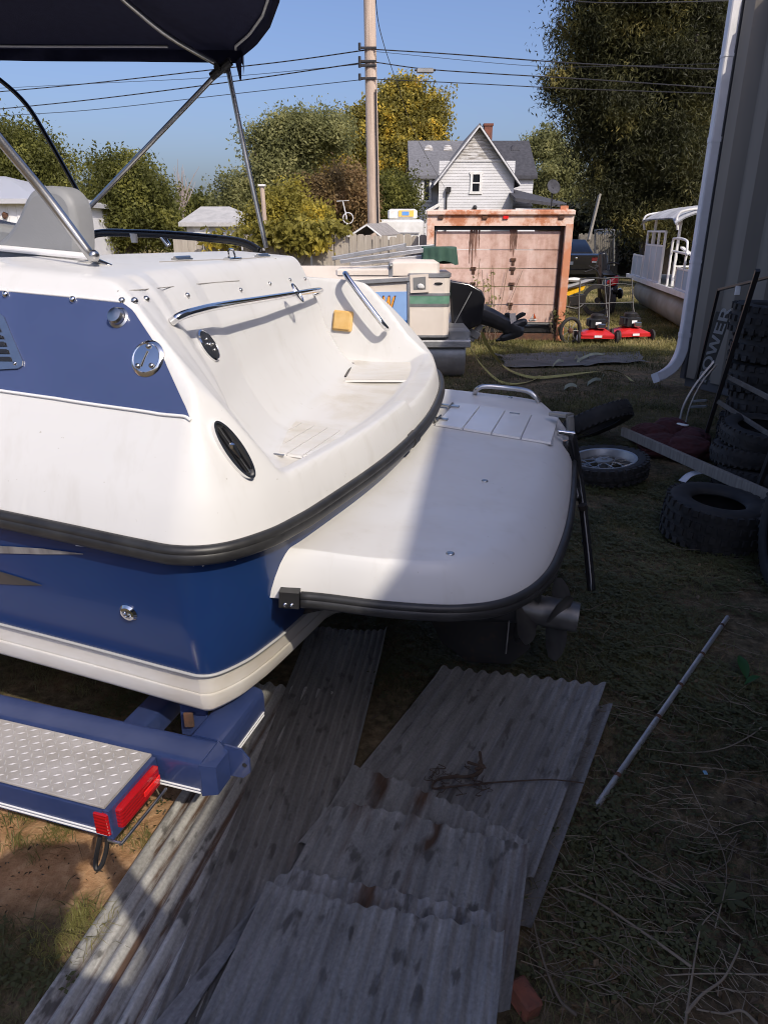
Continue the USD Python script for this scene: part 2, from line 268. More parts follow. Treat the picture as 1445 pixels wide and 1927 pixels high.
M['rust'] = mat('rust', (.12, .05, .025), .85, col2=(.055, .03, .02), scale=12, bump=.3)
M['wood'] = mat('weathered_wood', (.22, .20, .17), .8, col2=(.14, .125, .105), scale=4, stretch=(12, 12, 1), bump=.25, bscale=30)
M['picket'] = mat('picket_wood', (.56, .50, .41), .8, col2=(.42, .365, .30), scale=3, stretch=(9, 9, .7), bump=.2, bscale=12, island=True)
M['pole'] = mat('pole_wood', (.54, .43, .34), .85, col2=(.38, .29, .225), scale=3, stretch=(8, 8, .35), bump=.3, bscale=14)
M['wire'] = mat('cable', (.02, .02, .022), .5)
M['bark'] = mat('bark', (.09, .07, .055), .9, col2=(.045, .036, .03), scale=6, stretch=(4, 4, .7), bump=.5, bscale=9)
# ------------------------------------------------------------------ ground
def gz(x, y):
    p = np.stack([np.asarray(x) * .9, np.asarray(y) * .9, np.zeros_like(np.asarray(x, float))], -1)
    z = (meshkit.fbm(p, 4, 3) - .5) * .05
    return z * np.clip((np.hypot(x, y) - .5) / 2, .25, 1)
ax = np.unique(np.concatenate([np.linspace(-4, 5, 181), np.linspace(-30, 30, 61), [-400, -200, -90, -50, 50, 90, 200, 400]]))
ay = np.unique(np.concatenate([np.linspace(.2, 8, 157), np.linspace(8, 30, 67), [-300, -100, -40, -15, -6, -2, -.5, 36, 45, 60, 90, 140, 240, 500]]))
gx, gy = np.meshgrid(ax, ay, indexing='ij')
ground_m = usdkit.material(stage, '/World/Looks/ground_soil', {
    'g': ('geometry', {}), 'n': ('noise_texture', {'scale': .8, 'detail': 7., 'roughness': .62}), 'n2': ('noise_texture', {'scale': 22., 'detail': 6., 'roughness': .7}), 'n3': ('noise_texture', {'scale': 5., 'detail': 5.}),
    'dirt': ('rgb_ramp', {'ramp': [(.3, (.25, .135, .065)), (.5, (.38, .22, .115)), (.7, (.50, .32, .18))]}),
    'turf': ('rgb_ramp', {'ramp': [(.3, (.045, .036, .022)), (.5, (.10, .08, .048)), (.68, (.18, .14, .085))]}),
    'lawn': ('rgb_ramp', {'ramp': [(.3, (.10, .085, .035)), (.5, (.20, .165, .07)), (.7, (.32, .25, .12))]}), 'yd': ('map_range', {'from_min': 9.5, 'from_max': 12.5, 'to_min': 0., 'to_max': 1., 'clamp': True}), 'my2': ('mix', {}),
    'sx': ('separate_xyz', {}), 'mx': ('map_range', {'from_min': -.75, 'from_max': -.20, 'to_min': 1., 'to_max': 0., 'clamp': True}), 'my': ('map_range', {'from_min': 1.85, 'from_max': 2.2, 'to_min': 1., 'to_max': 0., 'clamp': True}), 'mz': ('map_range', {'from_min': 1.36, 'from_max': 1.50, 'to_min': 0., 'to_max': 1., 'clamp': True}), 'mk': ('math', {'math_type': 'multiply'}),
    'k': ('math', {'math_type': 'multiply'}), 'k2': ('math', {'math_type': 'multiply_add', 'value2': 1.0, 'value3': 0.}), 'nn': ('map_range', {'from_min': .35, 'from_max': .65, 'to_min': -.2, 'to_max': .2}), 'kk': ('math', {'math_type': 'add', 'use_clamp': True}),
    'm': ('mix', {}), 'b': ('bump', {'strength': .7, 'distance': .02}), 'p': ('principled_bsdf', {'roughness': .95, 'specular_ior_level': .15})},
    [('g.position', 'n.vector'), ('g.position', 'n2.vector'), ('g.position', 'n3.vector'), ('n2.fac', 'dirt.fac'), ('n2.fac', 'turf.fac'), ('g.position', 'sx.vector'), ('sx.x', 'mx.value'), ('sx.y', 'my.value'), ('mx.result', 'k.value1'), ('sx.y', 'mz.value'), ('my.result', 'mk.value1'), ('mz.result', 'mk.value2'), ('mk.value', 'k.value2'),
     ('n3.fac', 'nn.value'), ('k.value', 'kk.value1'), ('nn.result', 'kk.value2'), ('sx.y', 'yd.value'), ('turf.color', 'my2.color1'), ('lawn.color', 'my2.color2'), ('yd.result', 'my2.fac'), ('n2.fac', 'lawn.fac'), ('my2.color', 'm.color1'), ('dirt.color', 'm.color2'), ('kk.value', 'm.fac'), ('m.color', 'p.base_color'), ('n2.fac', 'b.height'), ('b.normal', 'p.normal')], surface='p.BSDF')
solo('ground', grid_mesh(np.stack([gx, gy, gz(gx, gy)], -1)), ground_m, kind='structure', smooth=True)

# ------------------------------------------------------------------ grass (tufts, scattered)
def tuft(seed, n, h, spread, w, lean):
    r = np.random.default_rng(seed); V, F = [], []
    for i in range(n):
        b = np.append(r.normal(0, spread, 2), 0); a = r.uniform(0, 6.28); d = np.array([math.cos(a), math.sin(a), 0]); s = np.array([-d[1], d[0], 0]) * w * r.uniform(.6, 1.3)
        hh = h * r.uniform(.4, 1.1); l = lean * r.uniform(.3, 1.4) * hh
        p = [b, b + d * l * .35 + [0, 0, hh * .6], b + d * l + [0, 0, hh * (.95 if lean < 1.2 else .55)]]; k = len(V)
        V += [p[0] - s, p[0] + s, p[1] - s * .8, p[1] + s * .8, p[2]]; F += [[k, k + 1, k + 3], [k, k + 3, k + 2], [k + 2, k + 3, k + 4]]
    return np.array(V), np.array(F)
def clover(seed, n, spread):
    r = np.random.default_rng(seed); V, F = [], []
    for i in range(n):
        c = np.append(r.normal(0, spread, 2), r.uniform(.008, .03)); R = .006 * r.uniform(.6, 1.6)
        for q in range(3):
            a = q * 2.1 + r.uniform(0, 1); d = np.array([math.cos(a), math.sin(a), r.uniform(-.2, .3)]); s = np.array([-d[1], d[0], 0]); k = len(V)
            V += [c, c + d * R + s * R * .6, c + d * R * 1.9, c + d * R - s * R * .6]; F += [[k, k + 1, k + 2], [k, k + 2, k + 3]]
    return np.array(V), np.array(F)
M['grass'] = leaf_mat('grass_blades', [(.085, .085, .032), (.12, .115, .045), (.15, .13, .055), (.24, .195, .11), (.09, .095, .035)], .25)
M['grass_dry'] = leaf_mat('dry_grass', [(.20, .19, .06), (.34, .28, .12), (.42, .33, .15), (.22, .22, .08)], .3)
M['straw'] = mat('straw', (.23, .185, .13), .8, col2=(.09, .07, .05), scale=3)
M['clover'] = leaf_mat('clover_leaves', [(.075, .080, .034), (.10, .10, .042), (.135, .12, .055)], .25)
def scatter(name, protos, pts, scl, mat_, kind='stuff'):
    p = UsdGeom.PointInstancer.Define(stage, '/World/' + name); tag(p.GetPrim(), kind=kind)
    tg = []
    for i, m in enumerate(protos):
        mm = usdkit.mesh(stage, f'/World/{name}/clump_{i}', m, mat_); tg.append(mm.GetPath())
    p.CreatePrototypesRel().SetTargets(tg); n = len(pts)
    p.CreateProtoIndicesAttr(Vt.IntArray.FromNumpy(rng.integers(0, len(protos), n).astype(np.int32)))
    p.CreatePositionsAttr(Vt.Vec3fArray.FromNumpy(pts.astype(np.float32)))
    a = rng.uniform(0, 2 * np.pi, n); q = [Gf.Quath(float(math.cos(t / 2)), 0, 0, float(math.sin(t / 2))) for t in a]
    p.CreateOrientationsAttr(Vt.QuathArray(q))
    p.CreateScalesAttr(Vt.Vec3fArray.FromNumpy(np.repeat(scl[:, None], 3, 1).astype(np.float32)))
def turf_density(x, y):
    n = meshkit.fbm(np.stack([x * 1.1, y * 1.1, x * 0], -1), 4, 11)
    d = np.clip((n - .34) * 3.2, .05, 1)
    dirt = np.clip((-.30 - x) / .35, 0, 1) * np.clip((2.2 - y) / .3, 0, 1) * np.clip((y - 1.34) / .15, 0, 1)
    bare = np.clip(1 - np.hypot((x - 1.5) / .9, (y - 1.3) / 1.0), 0, 1) * 1.0
    return d * (1 - .95 * dirt) * (1 - bare)
PILE = Polygon([G(px, py)[:2] for px, py in [(20, 1990), (340, 1490), (560, 1200), (583, 1188), (728, 1196), (663, 1446), (830, 1265), (1142, 1298), (1156, 1332), (1003, 1755), (965, 1990)]])
def spots(n, x0, x1, y0, y1, power=1.0):
    x = rng.uniform(x0, x1, n * 3); y = y0 + (y1 - y0) * rng.uniform(0, 1, n * 3) ** power
    k = (rng.uniform(0, 1, n * 3) < turf_density(x, y)) & ~shapely.contains_xy(PILE, x, y); x, y = x[k][:n], y[k][:n]
    return np.stack([x, y, gz(x, y) - .004], 1)
P1 = spots(17000, -1.9, 4.2, .7, 7.5, 1.3)
scatter('grass', [tuft(s, 26, .042, .03, .0011, 1.1) for s in range(4)] + [tuft(s + 9, 16, .055, .03, .0012, 1.6) for s in range(2)], P1, rng.uniform(.5, 1.2, len(P1)), M['grass'])
P2 = spots(6000, -1.2, 4.0, 1.2, 6.5, 1.2)
scatter('clover', [clover(s, 16, .035) for s in range(4)], P2, rng.uniform(.6, 1.5, len(P2)), M['clover'])
P3 = spots(16000, -14, 14, 7.2, 30, 1.4)
scatter('lawn_grass', [tuft(s + 30, 30, .05, .09, .0035, 1.0) for s in range(4)], P3, rng.uniform(.6, 1.3, len(P3)), M['grass'])
x = rng.uniform(-1.2, 7, 3800); y = rng.uniform(10.6, 14.5, 3800) ; y[2000:] = rng.uniform(14, 26, 1800)
P4 = np.stack([x, y, gz(x, y)], 1)
scatter('dry_grass', [tuft(s + 50, 26, .08, .08, .0035, .9) for s in range(4)], P4, rng.uniform(.5, 1.3, len(P4)), M['grass_dry'])
tf = [(px + rng.normal(0, 26), py + rng.normal(0, 12)) for px, py in [(105, 1555), (85, 1575), (60, 1540), (120, 1760), (135, 1745), (110, 1785), (150, 1720), (380, 1335), (372, 1350), (30, 1590), (230, 1560), (240, 1580)] for _ in range(4)]
P5 = np.array([G(*t) for t in tf]); P5[:, 2] = gz(P5[:, 0], P5[:, 1])
scatter('weed_tufts', [tuft(s + 70, 30, .06, .02, .0011, 1.2) for s in range(3)], P5, rng.uniform(.5, 1.1, len(P5)), M['grass_dry'])
# loose straw and dead stalks lying about: far too many to count
V, F, k = [], [], 0
TS = []
for i in range(430):
    px, py = (rng.uniform(980, 1445), rng.uniform(1330, 1927)) if i < 300 else (rng.uniform(1000, 1445), rng.uniform(950, 1350))
    c = G(px, py); a = rng.uniform(0, 6.28) if rng.random() < .5 else rng.normal(-.6, .35); L = rng.uniform(.05, .26); n = 6; t = np.linspace(-.5, .5, n)
    bend = rng.normal(0, .18); d = np.array([math.cos(a), math.sin(a)]); s = np.array([-d[1], d[0]])
    xy = c[:2] + np.outer(t * L, d) + np.outer((t ** 2) * L * bend * 3 + rng.normal(0, .02, n) * L, s)
    z = gz(xy[:, 0], xy[:, 1]) + .012 + rng.uniform(0, .02) + .02 * (t + .5) * rng.random()
    TS.append(tube(np.column_stack([xy, z]), rng.uniform(.0006, .0014), 4, caps=False))
M['litter'] = leaf_mat('dead_leaf', [(.06, .04, .022), (.12, .08, .04), (.20, .14, .08), (.08, .05, .03), (.28, .22, .14)], .1)
LV, LF = [], []
for i in range(2200):
    px, py = (rng.uniform(700, 1445), rng.uniform(760, 1927)) if i < 2000 else (rng.uniform(0, 330), rng.uniform(1500, 1927)); c = G(px, py)
    if shapely.contains_xy(PILE, c[0], c[1]): continue
    c[2] = gz(c[0], c[1]) + rng.uniform(.006, .03); a = rng.uniform(0, 6.28); L_, w_ = rng.uniform(.006, .022) * (1 if i < 2000 else .4), rng.uniform(.003, .009) * (1 if i < 2000 else .4); d = np.array([math.cos(a), math.sin(a), rng.normal(0, .35)]) * L_; s_ = np.array([-math.sin(a), math.cos(a), rng.normal(0, .35)]) * w_
    k = len(LV); LV += [c - d, c + s_ + [0, 0, .003], c + d, c - s_ + [0, 0, .003]]; LF += [[k, k + 1, k + 2], [k, k + 2, k + 3]]
solo('leaf_litter', (np.array(LV), np.array(LF)), M['litter'], kind='stuff')
solo('straw_litter', cat_(TS), M['straw'], kind='stuff')

# ------------------------------------------------------------------ metal shed with the downspout, and its wing that throws the long shadow
M['siding'] = mat('shed_siding', (.20, .175, .14), .55, .0, col2=(.16, .14, .112), scale=.7, stretch=(3, 3, .4), bump=.04)
M['siding_dark'] = mat('shed_trim', (.07, .07, .072), .6)
M['spout'] = mat('downspout_paint', (.66, .65, .66), .45, col2=(.58, .575, .58), scale=5)
M['roof_metal'] = mat('shed_roof', (.42, .42, .42), .45, .3)
sh_ = thing('metal_shed', 'tall ribbed grey metal shed with a white downspout at its corner', 'shed', (3.64, 8.50, 0))
C0 = np.array([3.64, 8.50]); wd = np.array([math.cos(math.radians(66)), -math.sin(math.radians(66))]); wn = np.array([wd[1], -wd[0]])  # wn points to the left, out of the wall
def ribs(o, d, n, u0, u1, z0, z1, per=.36, dep=.075):
    us = [u0]; o_ = [0]
    k = math.floor(u0 / per)
    while k * per < u1:
        for du, w in ((.0, 0), (.04 * per / .36, dep), (.17 * per / .36, dep), (.31 * per / .36, 0)):
            u = k * per + du
            if u0 < u < u1: us.append(u); o_.append(w)
        k += 1
    us.append(u1); o_.append(0)
    us, o_ = np.array(us), np.array(o_)
    pts = np.asarray(o)[None] + np.outer(us, d) + np.outer(o_, n)
    V = np.stack([np.column_stack([pts, np.full(len(us), z0)]), np.column_stack([pts, np.full(len(us), z1)])], 0)
    B = V - np.append(n, 0) * .012
    return cat_([grid_mesh(V), grid_mesh(B)])
for k in range(4):
    part(sh_, 'wall_panel', ribs(C0, wd, wn, k * .72 + .002, k * .72 + .718, .12, 3.96), M['siding'])
part(sh_, 'base_trim', rbar([*(C0 + wn * .01), .07], [*(C0 + wd * 2.86 + wn * .01), .07], .06, .12), M['siding_dark'])
part(sh_, 'corner_trim', rbar([*(C0 + wn * .035 - wd * .02), .1], [*(C0 + wn * .035 - wd * .02), 3.96], .09, .07, up=(*wd, 0)), M['siding_dark'])
# downspout: square pipe with a kicked-out elbow
cs = C0 + wn * .09 - wd * .06
ds = smooth_path([[*cs, 3.95], [*cs, 3.0], [*cs, 1.2], [*cs, .62], [*(cs + [-.02, -.01]), .40], [*(cs + [-.10, -.05]), .24], [*(cs + [-.24, -.12]), .155], [*(cs + [-.34, -.17]), .13]], 6)
sq = [(-.8, -1), (.8, -1), (1, -.8), (1, .8), (.8, 1), (-.8, 1), (-1, .8), (-1, -.8)]
sp_ = part(sh_, 'downspout', tube(ds, .056, section=sq), M['spout'], smooth=35)
for z in (2.62, .58): part(sp_, 'joint_band', tube([[*cs, z], [*cs, z + .05]], .061, section=sq), M['spout'])
for z in (3.4, 1.4): part(sp_, 'strap', tube([[*cs, z], [*cs, z + .03]], .0605, section=sq), M['spout'])
# wing along the right-hand side (its eave and gable throw the shadow over the yard)
K0 = np.array([3.31, 5.84]); ed = np.array([.1357, .9907]); fd = np.array([.9907, -.1357]); EH = 4.93; RS = .462; WW = 7.6
pA, pB = K0, K0 - ed * 18
part(sh_, 'wing_wall', ribs(pB + fd * .10, ed, -fd, 0, 18, .1, EH - .1), M['siding'])
gable = np.array([[0, .1], [WW, .1], [WW, EH], [WW / 2, EH + RS * WW / 2 - .1], [0, EH - .1]])
part(sh_, 'gable_wall', prism(gable, [*(pA - ed * .2 + fd * .14), 0], [*fd, 0], [0, 0, 1], .1), M['siding'])
for sgn in (0, 1):
    e0 = pA + fd * (0 if sgn == 0 else WW); r0 = pA + fd * WW / 2; e1, r1 = e0 - ed * 18, r0 - ed * 18
    q = np.array([[*e0, EH], [*r0, EH + RS * WW / 2], [*r1, EH + RS * WW / 2], [*e1, EH]])
    part(sh_, 'roof_slope', hull(q, q - [0, 0, .08]), M['roof_metal'])
part(sh_, 'end_wall', ribs(C0, np.array([.60, -.80]), np.array([.80, .60]), 0, 2.8, .1, 3.96), M['siding'])

# ------------------------------------------------------------------ trees
LEAF = {
    'autumn': leaf_mat('autumn_leaves', [(.22, .19, .04), (.34, .27, .045), (.44, .33, .05), (.60, .40, .05), (.22, .20, .045), (.62, .36, .05), (.18, .17, .045)], .4),
    'green': leaf_mat('green_leaves', [(0.1, 0.105, 0.024), (0.15, 0.15, 0.034), (0.2, 0.19, 0.042), (0.27, 0.23, 0.05), (0.12, 0.12, 0.028)], 0.42),
    'olive': leaf_mat('olive_leaves', [(0.19, 0.195, 0.075), (0.25, 0.245, 0.1), (0.31, 0.29, 0.12), (0.22, 0.22, 0.085)], 0.45),
    'dark': leaf_mat('dark_leaves', [(.038, .040, .014), (.072, .070, .022), (.14, .122, .036), (.26, .21, .058), (.05, .050, .017)], 0.3),
    'brown': leaf_mat('brown_seed_heads', [(0.176, 0.12, 0.048), (0.256, 0.16, 0.072), (0.144, 0.136, 0.04), (0.32, 0.192, 0.08)], .3),
    'vine': leaf_mat('vine_leaves', [(.24, .21, .04), (.34, .28, .045), (.48, .36, .045), (.20, .19, .04), (.55, .40, .05), (.30, .19, .06)], .4),
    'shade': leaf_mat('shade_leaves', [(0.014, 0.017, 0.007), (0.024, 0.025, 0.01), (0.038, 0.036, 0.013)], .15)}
def crown(lobes, n_clump, per, size, seed, flat=1.0, droop=0.0, spread=.4, gap=.36, thin=.5):
    """leaf cards in clumps through the crown's lobes; lobes: (centre, radii)"""
    r = np.random.default_rng(seed); sat = []
    for c_, R_ in lobes:
        for _ in range(5):
            u_ = r.normal(size=3); u_ /= np.linalg.norm(u_); sat.append((np.asarray(c_) + u_ * np.broadcast_to(R_, 3) * .92, np.broadcast_to(R_, 3) * r.uniform(.2, .42)))
    lobes = [(c_, np.broadcast_to(R_, 3) * .93) for c_, R_ in lobes] + sat; vol = np.array([np.prod(l[1]) ** (2 / 3) for l in lobes]); pick = r.choice(len(lobes), n_clump, p=vol / vol.sum())
    C = np.array([l[0] for l in lobes])[pick]; R = np.array([np.broadcast_to(l[1], 3) for l in lobes])[pick]
    u = r.normal(size=(n_clump, 3)); u /= np.linalg.norm(u, axis=1, keepdims=True); rad = r.uniform(.25, 1, n_clump) ** .45
    cc = C + u * R * rad[:, None] * (1 + .18 * np.clip(r.normal(size=(n_clump, 1)), -2, 1.1))
    keep = meshkit.fbm(cc / np.mean(R) * 1.9, 3, seed) > gap; cc, u = cc[keep], u[keep]
    sc = r.uniform(.5, 1.35, len(cc)); m = len(cc) * per
    c = np.repeat(cc, per, 0) + np.clip(r.normal(size=(m, 3)), -1.7, 1.7) * np.array([1, 1, .6 * flat]) * spread * np.repeat(sc, per)[:, None]
    c[:, 2] -= droop * np.abs(r.normal(size=m))
    nrm = r.normal(size=(m, 3)) + np.repeat(u, per, 0) * .6 + [0, 0, .5]; nrm /= np.linalg.norm(nrm, axis=1, keepdims=True)
    t = r.normal(size=(m, 3)) - [0, 0, droop * 4]; t -= nrm * (t * nrm).sum(1, keepdims=True); t /= np.linalg.norm(t, axis=1, keepdims=True) + 1e-9; b = np.cross(nrm, t)
    s = (size * r.uniform(.55, 1.4, m))[:, None]
    V = np.stack([c - t * s, c - b * s * thin + nrm * s * .12, c + t * s, c + b * s * thin + nrm * s * .12], 1).reshape(-1, 3); k = np.arange(m)[:, None] * 4
    return V, np.vstack([k + [0, 1, 2], k + [0, 2, 3]])
def limbs(base, top, r0, lobes, n, seed):
    r = np.random.default_rng(seed); base, top = np.asarray(base, float), np.asarray(top, float); t = np.linspace(0, 1, 9)[:, None]
    main = base + (top - base) * t + r.normal(0, .012, (9, 3)) * np.linalg.norm(top - base); main[0] = base
    out = [tube(main, r0 * np.linspace(1.15, .25, 9), 9)]
    for i in range(n):
        c, R = lobes[i % len(lobes)]; u = r.uniform(.25, .85); a = base + (top - base) * u
        e = np.asarray(c) + r.normal(size=3) * np.broadcast_to(R, 3) * .45; e[2] = max(e[2], a[2] + .3)
        mid = (a + e) / 2 + [0, 0, .12 * np.linalg.norm(e - a)]
        out.append(tube(smooth_path([a, mid, e], 5), r0 * (1 - u) * .6 * np.linspace(1, .2, 11), 6))
    return cat_(out)
def tree(name, label, cat, lobes, mat_, base, r0, nc, per, size, seed, **kw):
    nl = kw.pop('nl', 8); grp = kw.pop('group', None); bm = kw.pop('bark', 'bark')
    t = thing(name, label, cat, base, grp)
    part(t, 'crown', crown(lobes, nc, per, size, seed, **kw), M_leaf(mat_))
    top = np.mean([l[0] for l in lobes], 0) + [0, 0, .3 * max(np.broadcast_to(l[1], 3)[2] for l in lobes)]
    part(t, 'trunk', limbs(base, top, r0, lobes, nl, seed), M[bm], smooth=True)
    return t
def M_leaf(k): return LEAF[k]
def lob(px, py, Y, rx, rz, ry=None):
    """a crown lobe seen at the pixel, at depth Y; radii given in photo pixels"""
    c = D(px, py, Y); s = (c[1] * CT - (c[2] - EYE) * ST) / FPX
    return (c, (rx * s, (ry or rx) * s, rz * s))
def foot(px, Y): 
    c = D(px, 470, Y); return np.array([c[0], Y, 0.0])
tree('maple_tree', 'green leafy tree above the white metal building at far left', 'tree', [lob(20, 290, 31, 75, 62), lob(85, 330, 31, 50, 50), lob(-40, 320, 31, 60, 90), lob(40, 390, 31, 60, 60)], 'green', foot(20, 31), .3, 700, 110, .066, 21, spread=.45)
tree('round_tree', 'rounded dark green tree left of the small hip roofed house', 'tree', [lob(225, 355, 27, 55, 62), lob(275, 390, 27, 50, 55), lob(215, 415, 27, 55, 50), lob(302, 425, 27, 28, 34), lob(190, 400, 27, 35, 60)], 'green', foot(240, 27), .28, 700, 110, .058, 22, spread=.38)
tree('shrub', 'low green shrubs at the skyline behind the hip roofed house', 'shrub', [lob(345, 400, 50, 34, 26), lob(385, 388, 50, 26, 18), lob(415, 392, 50, 20, 16), lob(330, 420, 50, 30, 30)], 'green', foot(350, 50), .12, 260, 50, .14, 23, spread=.6, nl=4)
bt = thing('bare_tree', 'small leafless grey tree beside the rounded green tree', 'tree', foot(345, 40))
fb = foot(345, 40); r_ = np.random.default_rng(5); TB = [tube([fb, D(343, 380, 40)], [.09, .05], 6)]
for i in range(26):
    e = D(343 + r_.normal(0, 17), 350 + r_.normal(-18, 16), 40 + r_.normal(0, .4)); a = D(343 + r_.normal(0, 4), r_.uniform(375, 400), 40); TB.append(tube(smooth_path([a, (a + e) / 2 + r_.normal(0, .08, 3), e], 4), np.linspace(.03, .008, 9), 4))
M['twig'] = mat('grey_twig', (.30, .25, .23), .9)
part(bt, 'trunk', cat_(TB), M['twig'])
tree('poplar_tree', 'silvery green tree leaning into the big autumn tree', 'tree', [lob(505, 300, 34, 32, 45), lob(560, 265, 34, 48, 40), lob(610, 250, 34, 45, 38), lob(450, 370, 34, 32, 34), lob(530, 350, 34, 50, 45)], 'olive', foot(520, 34), .3, 700, 100, .068, 24, spread=.42)
tree('autumn_tree', 'big yellow and green autumn tree behind the utility pole', 'tree', [lob(735, 225, 60, 62, 52), lob(795, 232, 60, 42, 44), lob(670, 262, 60, 55, 52), lob(605, 310, 60, 52, 48), lob(745, 290, 60, 80, 70), lob(690, 350, 60, 80, 70), lob(818, 295, 60, 28, 50), lob(760, 180, 60, 28, 24)], 'autumn', foot(740, 60), .5, 2400, 80, .12, 25, spread=.55, nl=14)
tree('autumn_tree', 'dark green tree directly right of the utility pole, behind the white house', 'tree', [lob(742, 365, 34, 26, 50), lob(730, 400, 34, 40, 40), lob(660, 405, 34, 35, 35)], 'green', foot(750, 34), .25, 450, 110, .06, 26, spread=.45)
tree('tall_weed', 'tall brown seeding weeds left of the utility pole', 'plant', [lob(645, 360, 20, 42, 45), lob(610, 380, 20, 40, 40), lob(570, 385, 20, 35, 35), lob(675, 390, 20, 22, 40)], 'brown', foot(640, 20), .05, 700, 60, .045, 27, spread=.22, droop=.05, nl=18)
tree('tall_weed', 'yellow green tall weeds behind the picket fence', 'plant', [lob(520, 405, 17.5, 45, 32), lob(575, 415, 17.5, 40, 26), lob(480, 420, 17.5, 22, 26), lob(545, 375, 17.5, 22, 30)], 'vine', foot(530, 17.5), .04, 330, 50, .042, 28, spread=.18, nl=16)
tree('cedar_tree', 'huge dark evergreen tree overhanging the yard beside the metal shed', 'tree', [lob(1165, 45, 24, 75, 80), lob(1262, 20, 24, 110, 110), lob(1120, 170, 24, 42, 55), lob(1215, 170, 24, 105, 95), lob(1320, 160, 24, 90, 140), lob(1175, 285, 24, 60, 60), lob(1290, 310, 24, 95, 90), lob(1125, 255, 24, 30, 30), lob(1250, 385, 24, 75, 34), lob(1068, 60, 24, 26, 16), lob(1045, 45, 24, 16, 12), lob(1050, 150, 24, 26, 14), lob(1075, 165, 24, 20, 12), lob(1085, 205, 24, 18, 12), lob(1085, 120, 24, 24, 20), lob(1200, -80, 24, 130, 80), lob(1370, 60, 24, 60, 150), lob(1105, 10, 24, 30, 22), lob(1140, 330, 24, 30, 26), lob(1185, 370, 24, 40, 24), lob(1340, 400, 24, 40, 30)], 'dark', foot(1250, 25.5), .5, 3900, 105, .072, 29, spread=.32, droop=.30, nl=26, gap=.41, thin=.24)
tree('ash_tree', 'pale green sunlit tree between the white house and the dark evergreen', 'tree', [lob(1022, 270, 64, 32, 30), lob(1045, 330, 64, 42, 50), lob(1075, 380, 64, 40, 40), lob(1030, 370, 64, 30, 40)], 'olive', foot(1045, 64), .28, 500, 90, .12, 30, spread=.5)
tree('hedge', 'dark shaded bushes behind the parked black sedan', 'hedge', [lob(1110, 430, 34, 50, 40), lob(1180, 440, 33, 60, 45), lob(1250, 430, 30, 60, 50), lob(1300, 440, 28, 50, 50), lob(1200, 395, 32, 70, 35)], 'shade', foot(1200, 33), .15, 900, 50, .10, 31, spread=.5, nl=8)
tree('vine', 'yellowing vine scrambling over the weathered picket fence', 'vine', [lob(500, 440, 13.85, 22, 16, 6), lob(545, 450, 13.85, 30, 18, 6), lob(590, 450, 13.85, 26, 18, 6), lob(420, 448, 13.85, 40, 14, 6), lob(560, 425, 14.0, 30, 14, 8), lob(630, 428, 14.0, 20, 10, 8)], 'vine', foot(545, 13.8), .02, 170, 14, .065, 32, spread=.12, droop=.03, nl=6)
tree('tree_line', 'distant low tree line on the left horizon', 'tree', [lob(120 + k * 60, 412, 75, 45, 18) for k in range(6)], 'green', foot(270, 75), .2, 360, 40, .25, 33, spread=1.0, nl=3)
# ------------------------------------------------------------------ houses, fence, pole, wires
M['clap'] = mat('white_clapboard', (.58, .58, .59), .6, col2=(.47, .47, .47), scale=1.6, lo=.3, hi=.7, stretch=(.6, .6, 3), bump=.1, bscale=20)
M['bare_board'] = mat('peeled_board', (.26, .24, .22), .85, col2=(.50, .49, .48), scale=2.2, lo=.42, hi=.56, stretch=(.8, .8, 6))
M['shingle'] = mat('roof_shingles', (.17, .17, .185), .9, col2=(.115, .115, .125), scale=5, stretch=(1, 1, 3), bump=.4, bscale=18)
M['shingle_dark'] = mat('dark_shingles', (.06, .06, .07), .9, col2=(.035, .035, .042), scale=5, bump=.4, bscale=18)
M['glass_dark'] = mat('window_glass', (.012, .014, .017), .12, spec=.35)
M['brick'] = mat('chimney_brick', (.20, .07, .045), .9, col2=(.12, .05, .035), scale=9)
def clap_wall(p0, p1, z0, z1, off, board=.16, gable=None, lap=.02):
    """lapped boards between ground points p0, p1; gable = apex (u, z) to cut the top"""
    p0, p1 = np.asarray(p0, float), np.asarray(p1, float); L = np.linalg.norm(p1 - p0); d = (p1 - p0) / L; n = np.array([d[1], -d[0]]); out = []
    z = z0
    while z < z1 - 1e-6:
        zt = min(z + board, z1); u0, u1 = (0, L) if gable is None else gable(zt)
        if u1 - u0 > .05:
            P = lambda u, o, zz: np.array([*(p0 + d * u + n * (o + off)), zz])
            out.append(grid_mesh(np.array([[P(u0, 0, zt), P(u1, 0, zt)], [P(u0, lap, z), P(u1, lap, z)], [P(u0, 0, z), P(u1, 0, z)]])))
        z = zt
    return cat_(out)
HY = 48.0
def hp(px, py, Y=HY): return D(px, py, Y)
gl, gr_, ap = hp(826, 330), hp(968, 330), hp(912, 236)
zE, zA = gl[2], ap[2]; xl, xr, xm = gl[0], gr_[0], (gl[0] + gr_[0]) / 2
ho = thing('white_house', 'old white clapboard house with a steep peeling gable and brick chimney', 'house', (xm, HY, 0))
def gcut(z):
    if z <= zE: return 0, xr - xl
    t = (z - zE) / (zA - zE); return (xm - xl) * t, (xr - xl) - (xr - xm) * t
part(ho, 'front_wall', clap_wall((xl, HY), (xr, HY), 0, hp(900, 302)[2], 0), M['clap'])
zs = hp(900, 302)[2]
part(ho, 'gable_boards', clap_wall((xl, HY), (xr, HY), zs, zA, 0.0, gable=gcut), M['bare_board'], label='peeling weathered boards at the top of the gable')
part(ho, 'belt_trim', box([xm, HY - .04, zs], [(xr - xl) * .66, .05, .10]), M['clap'])
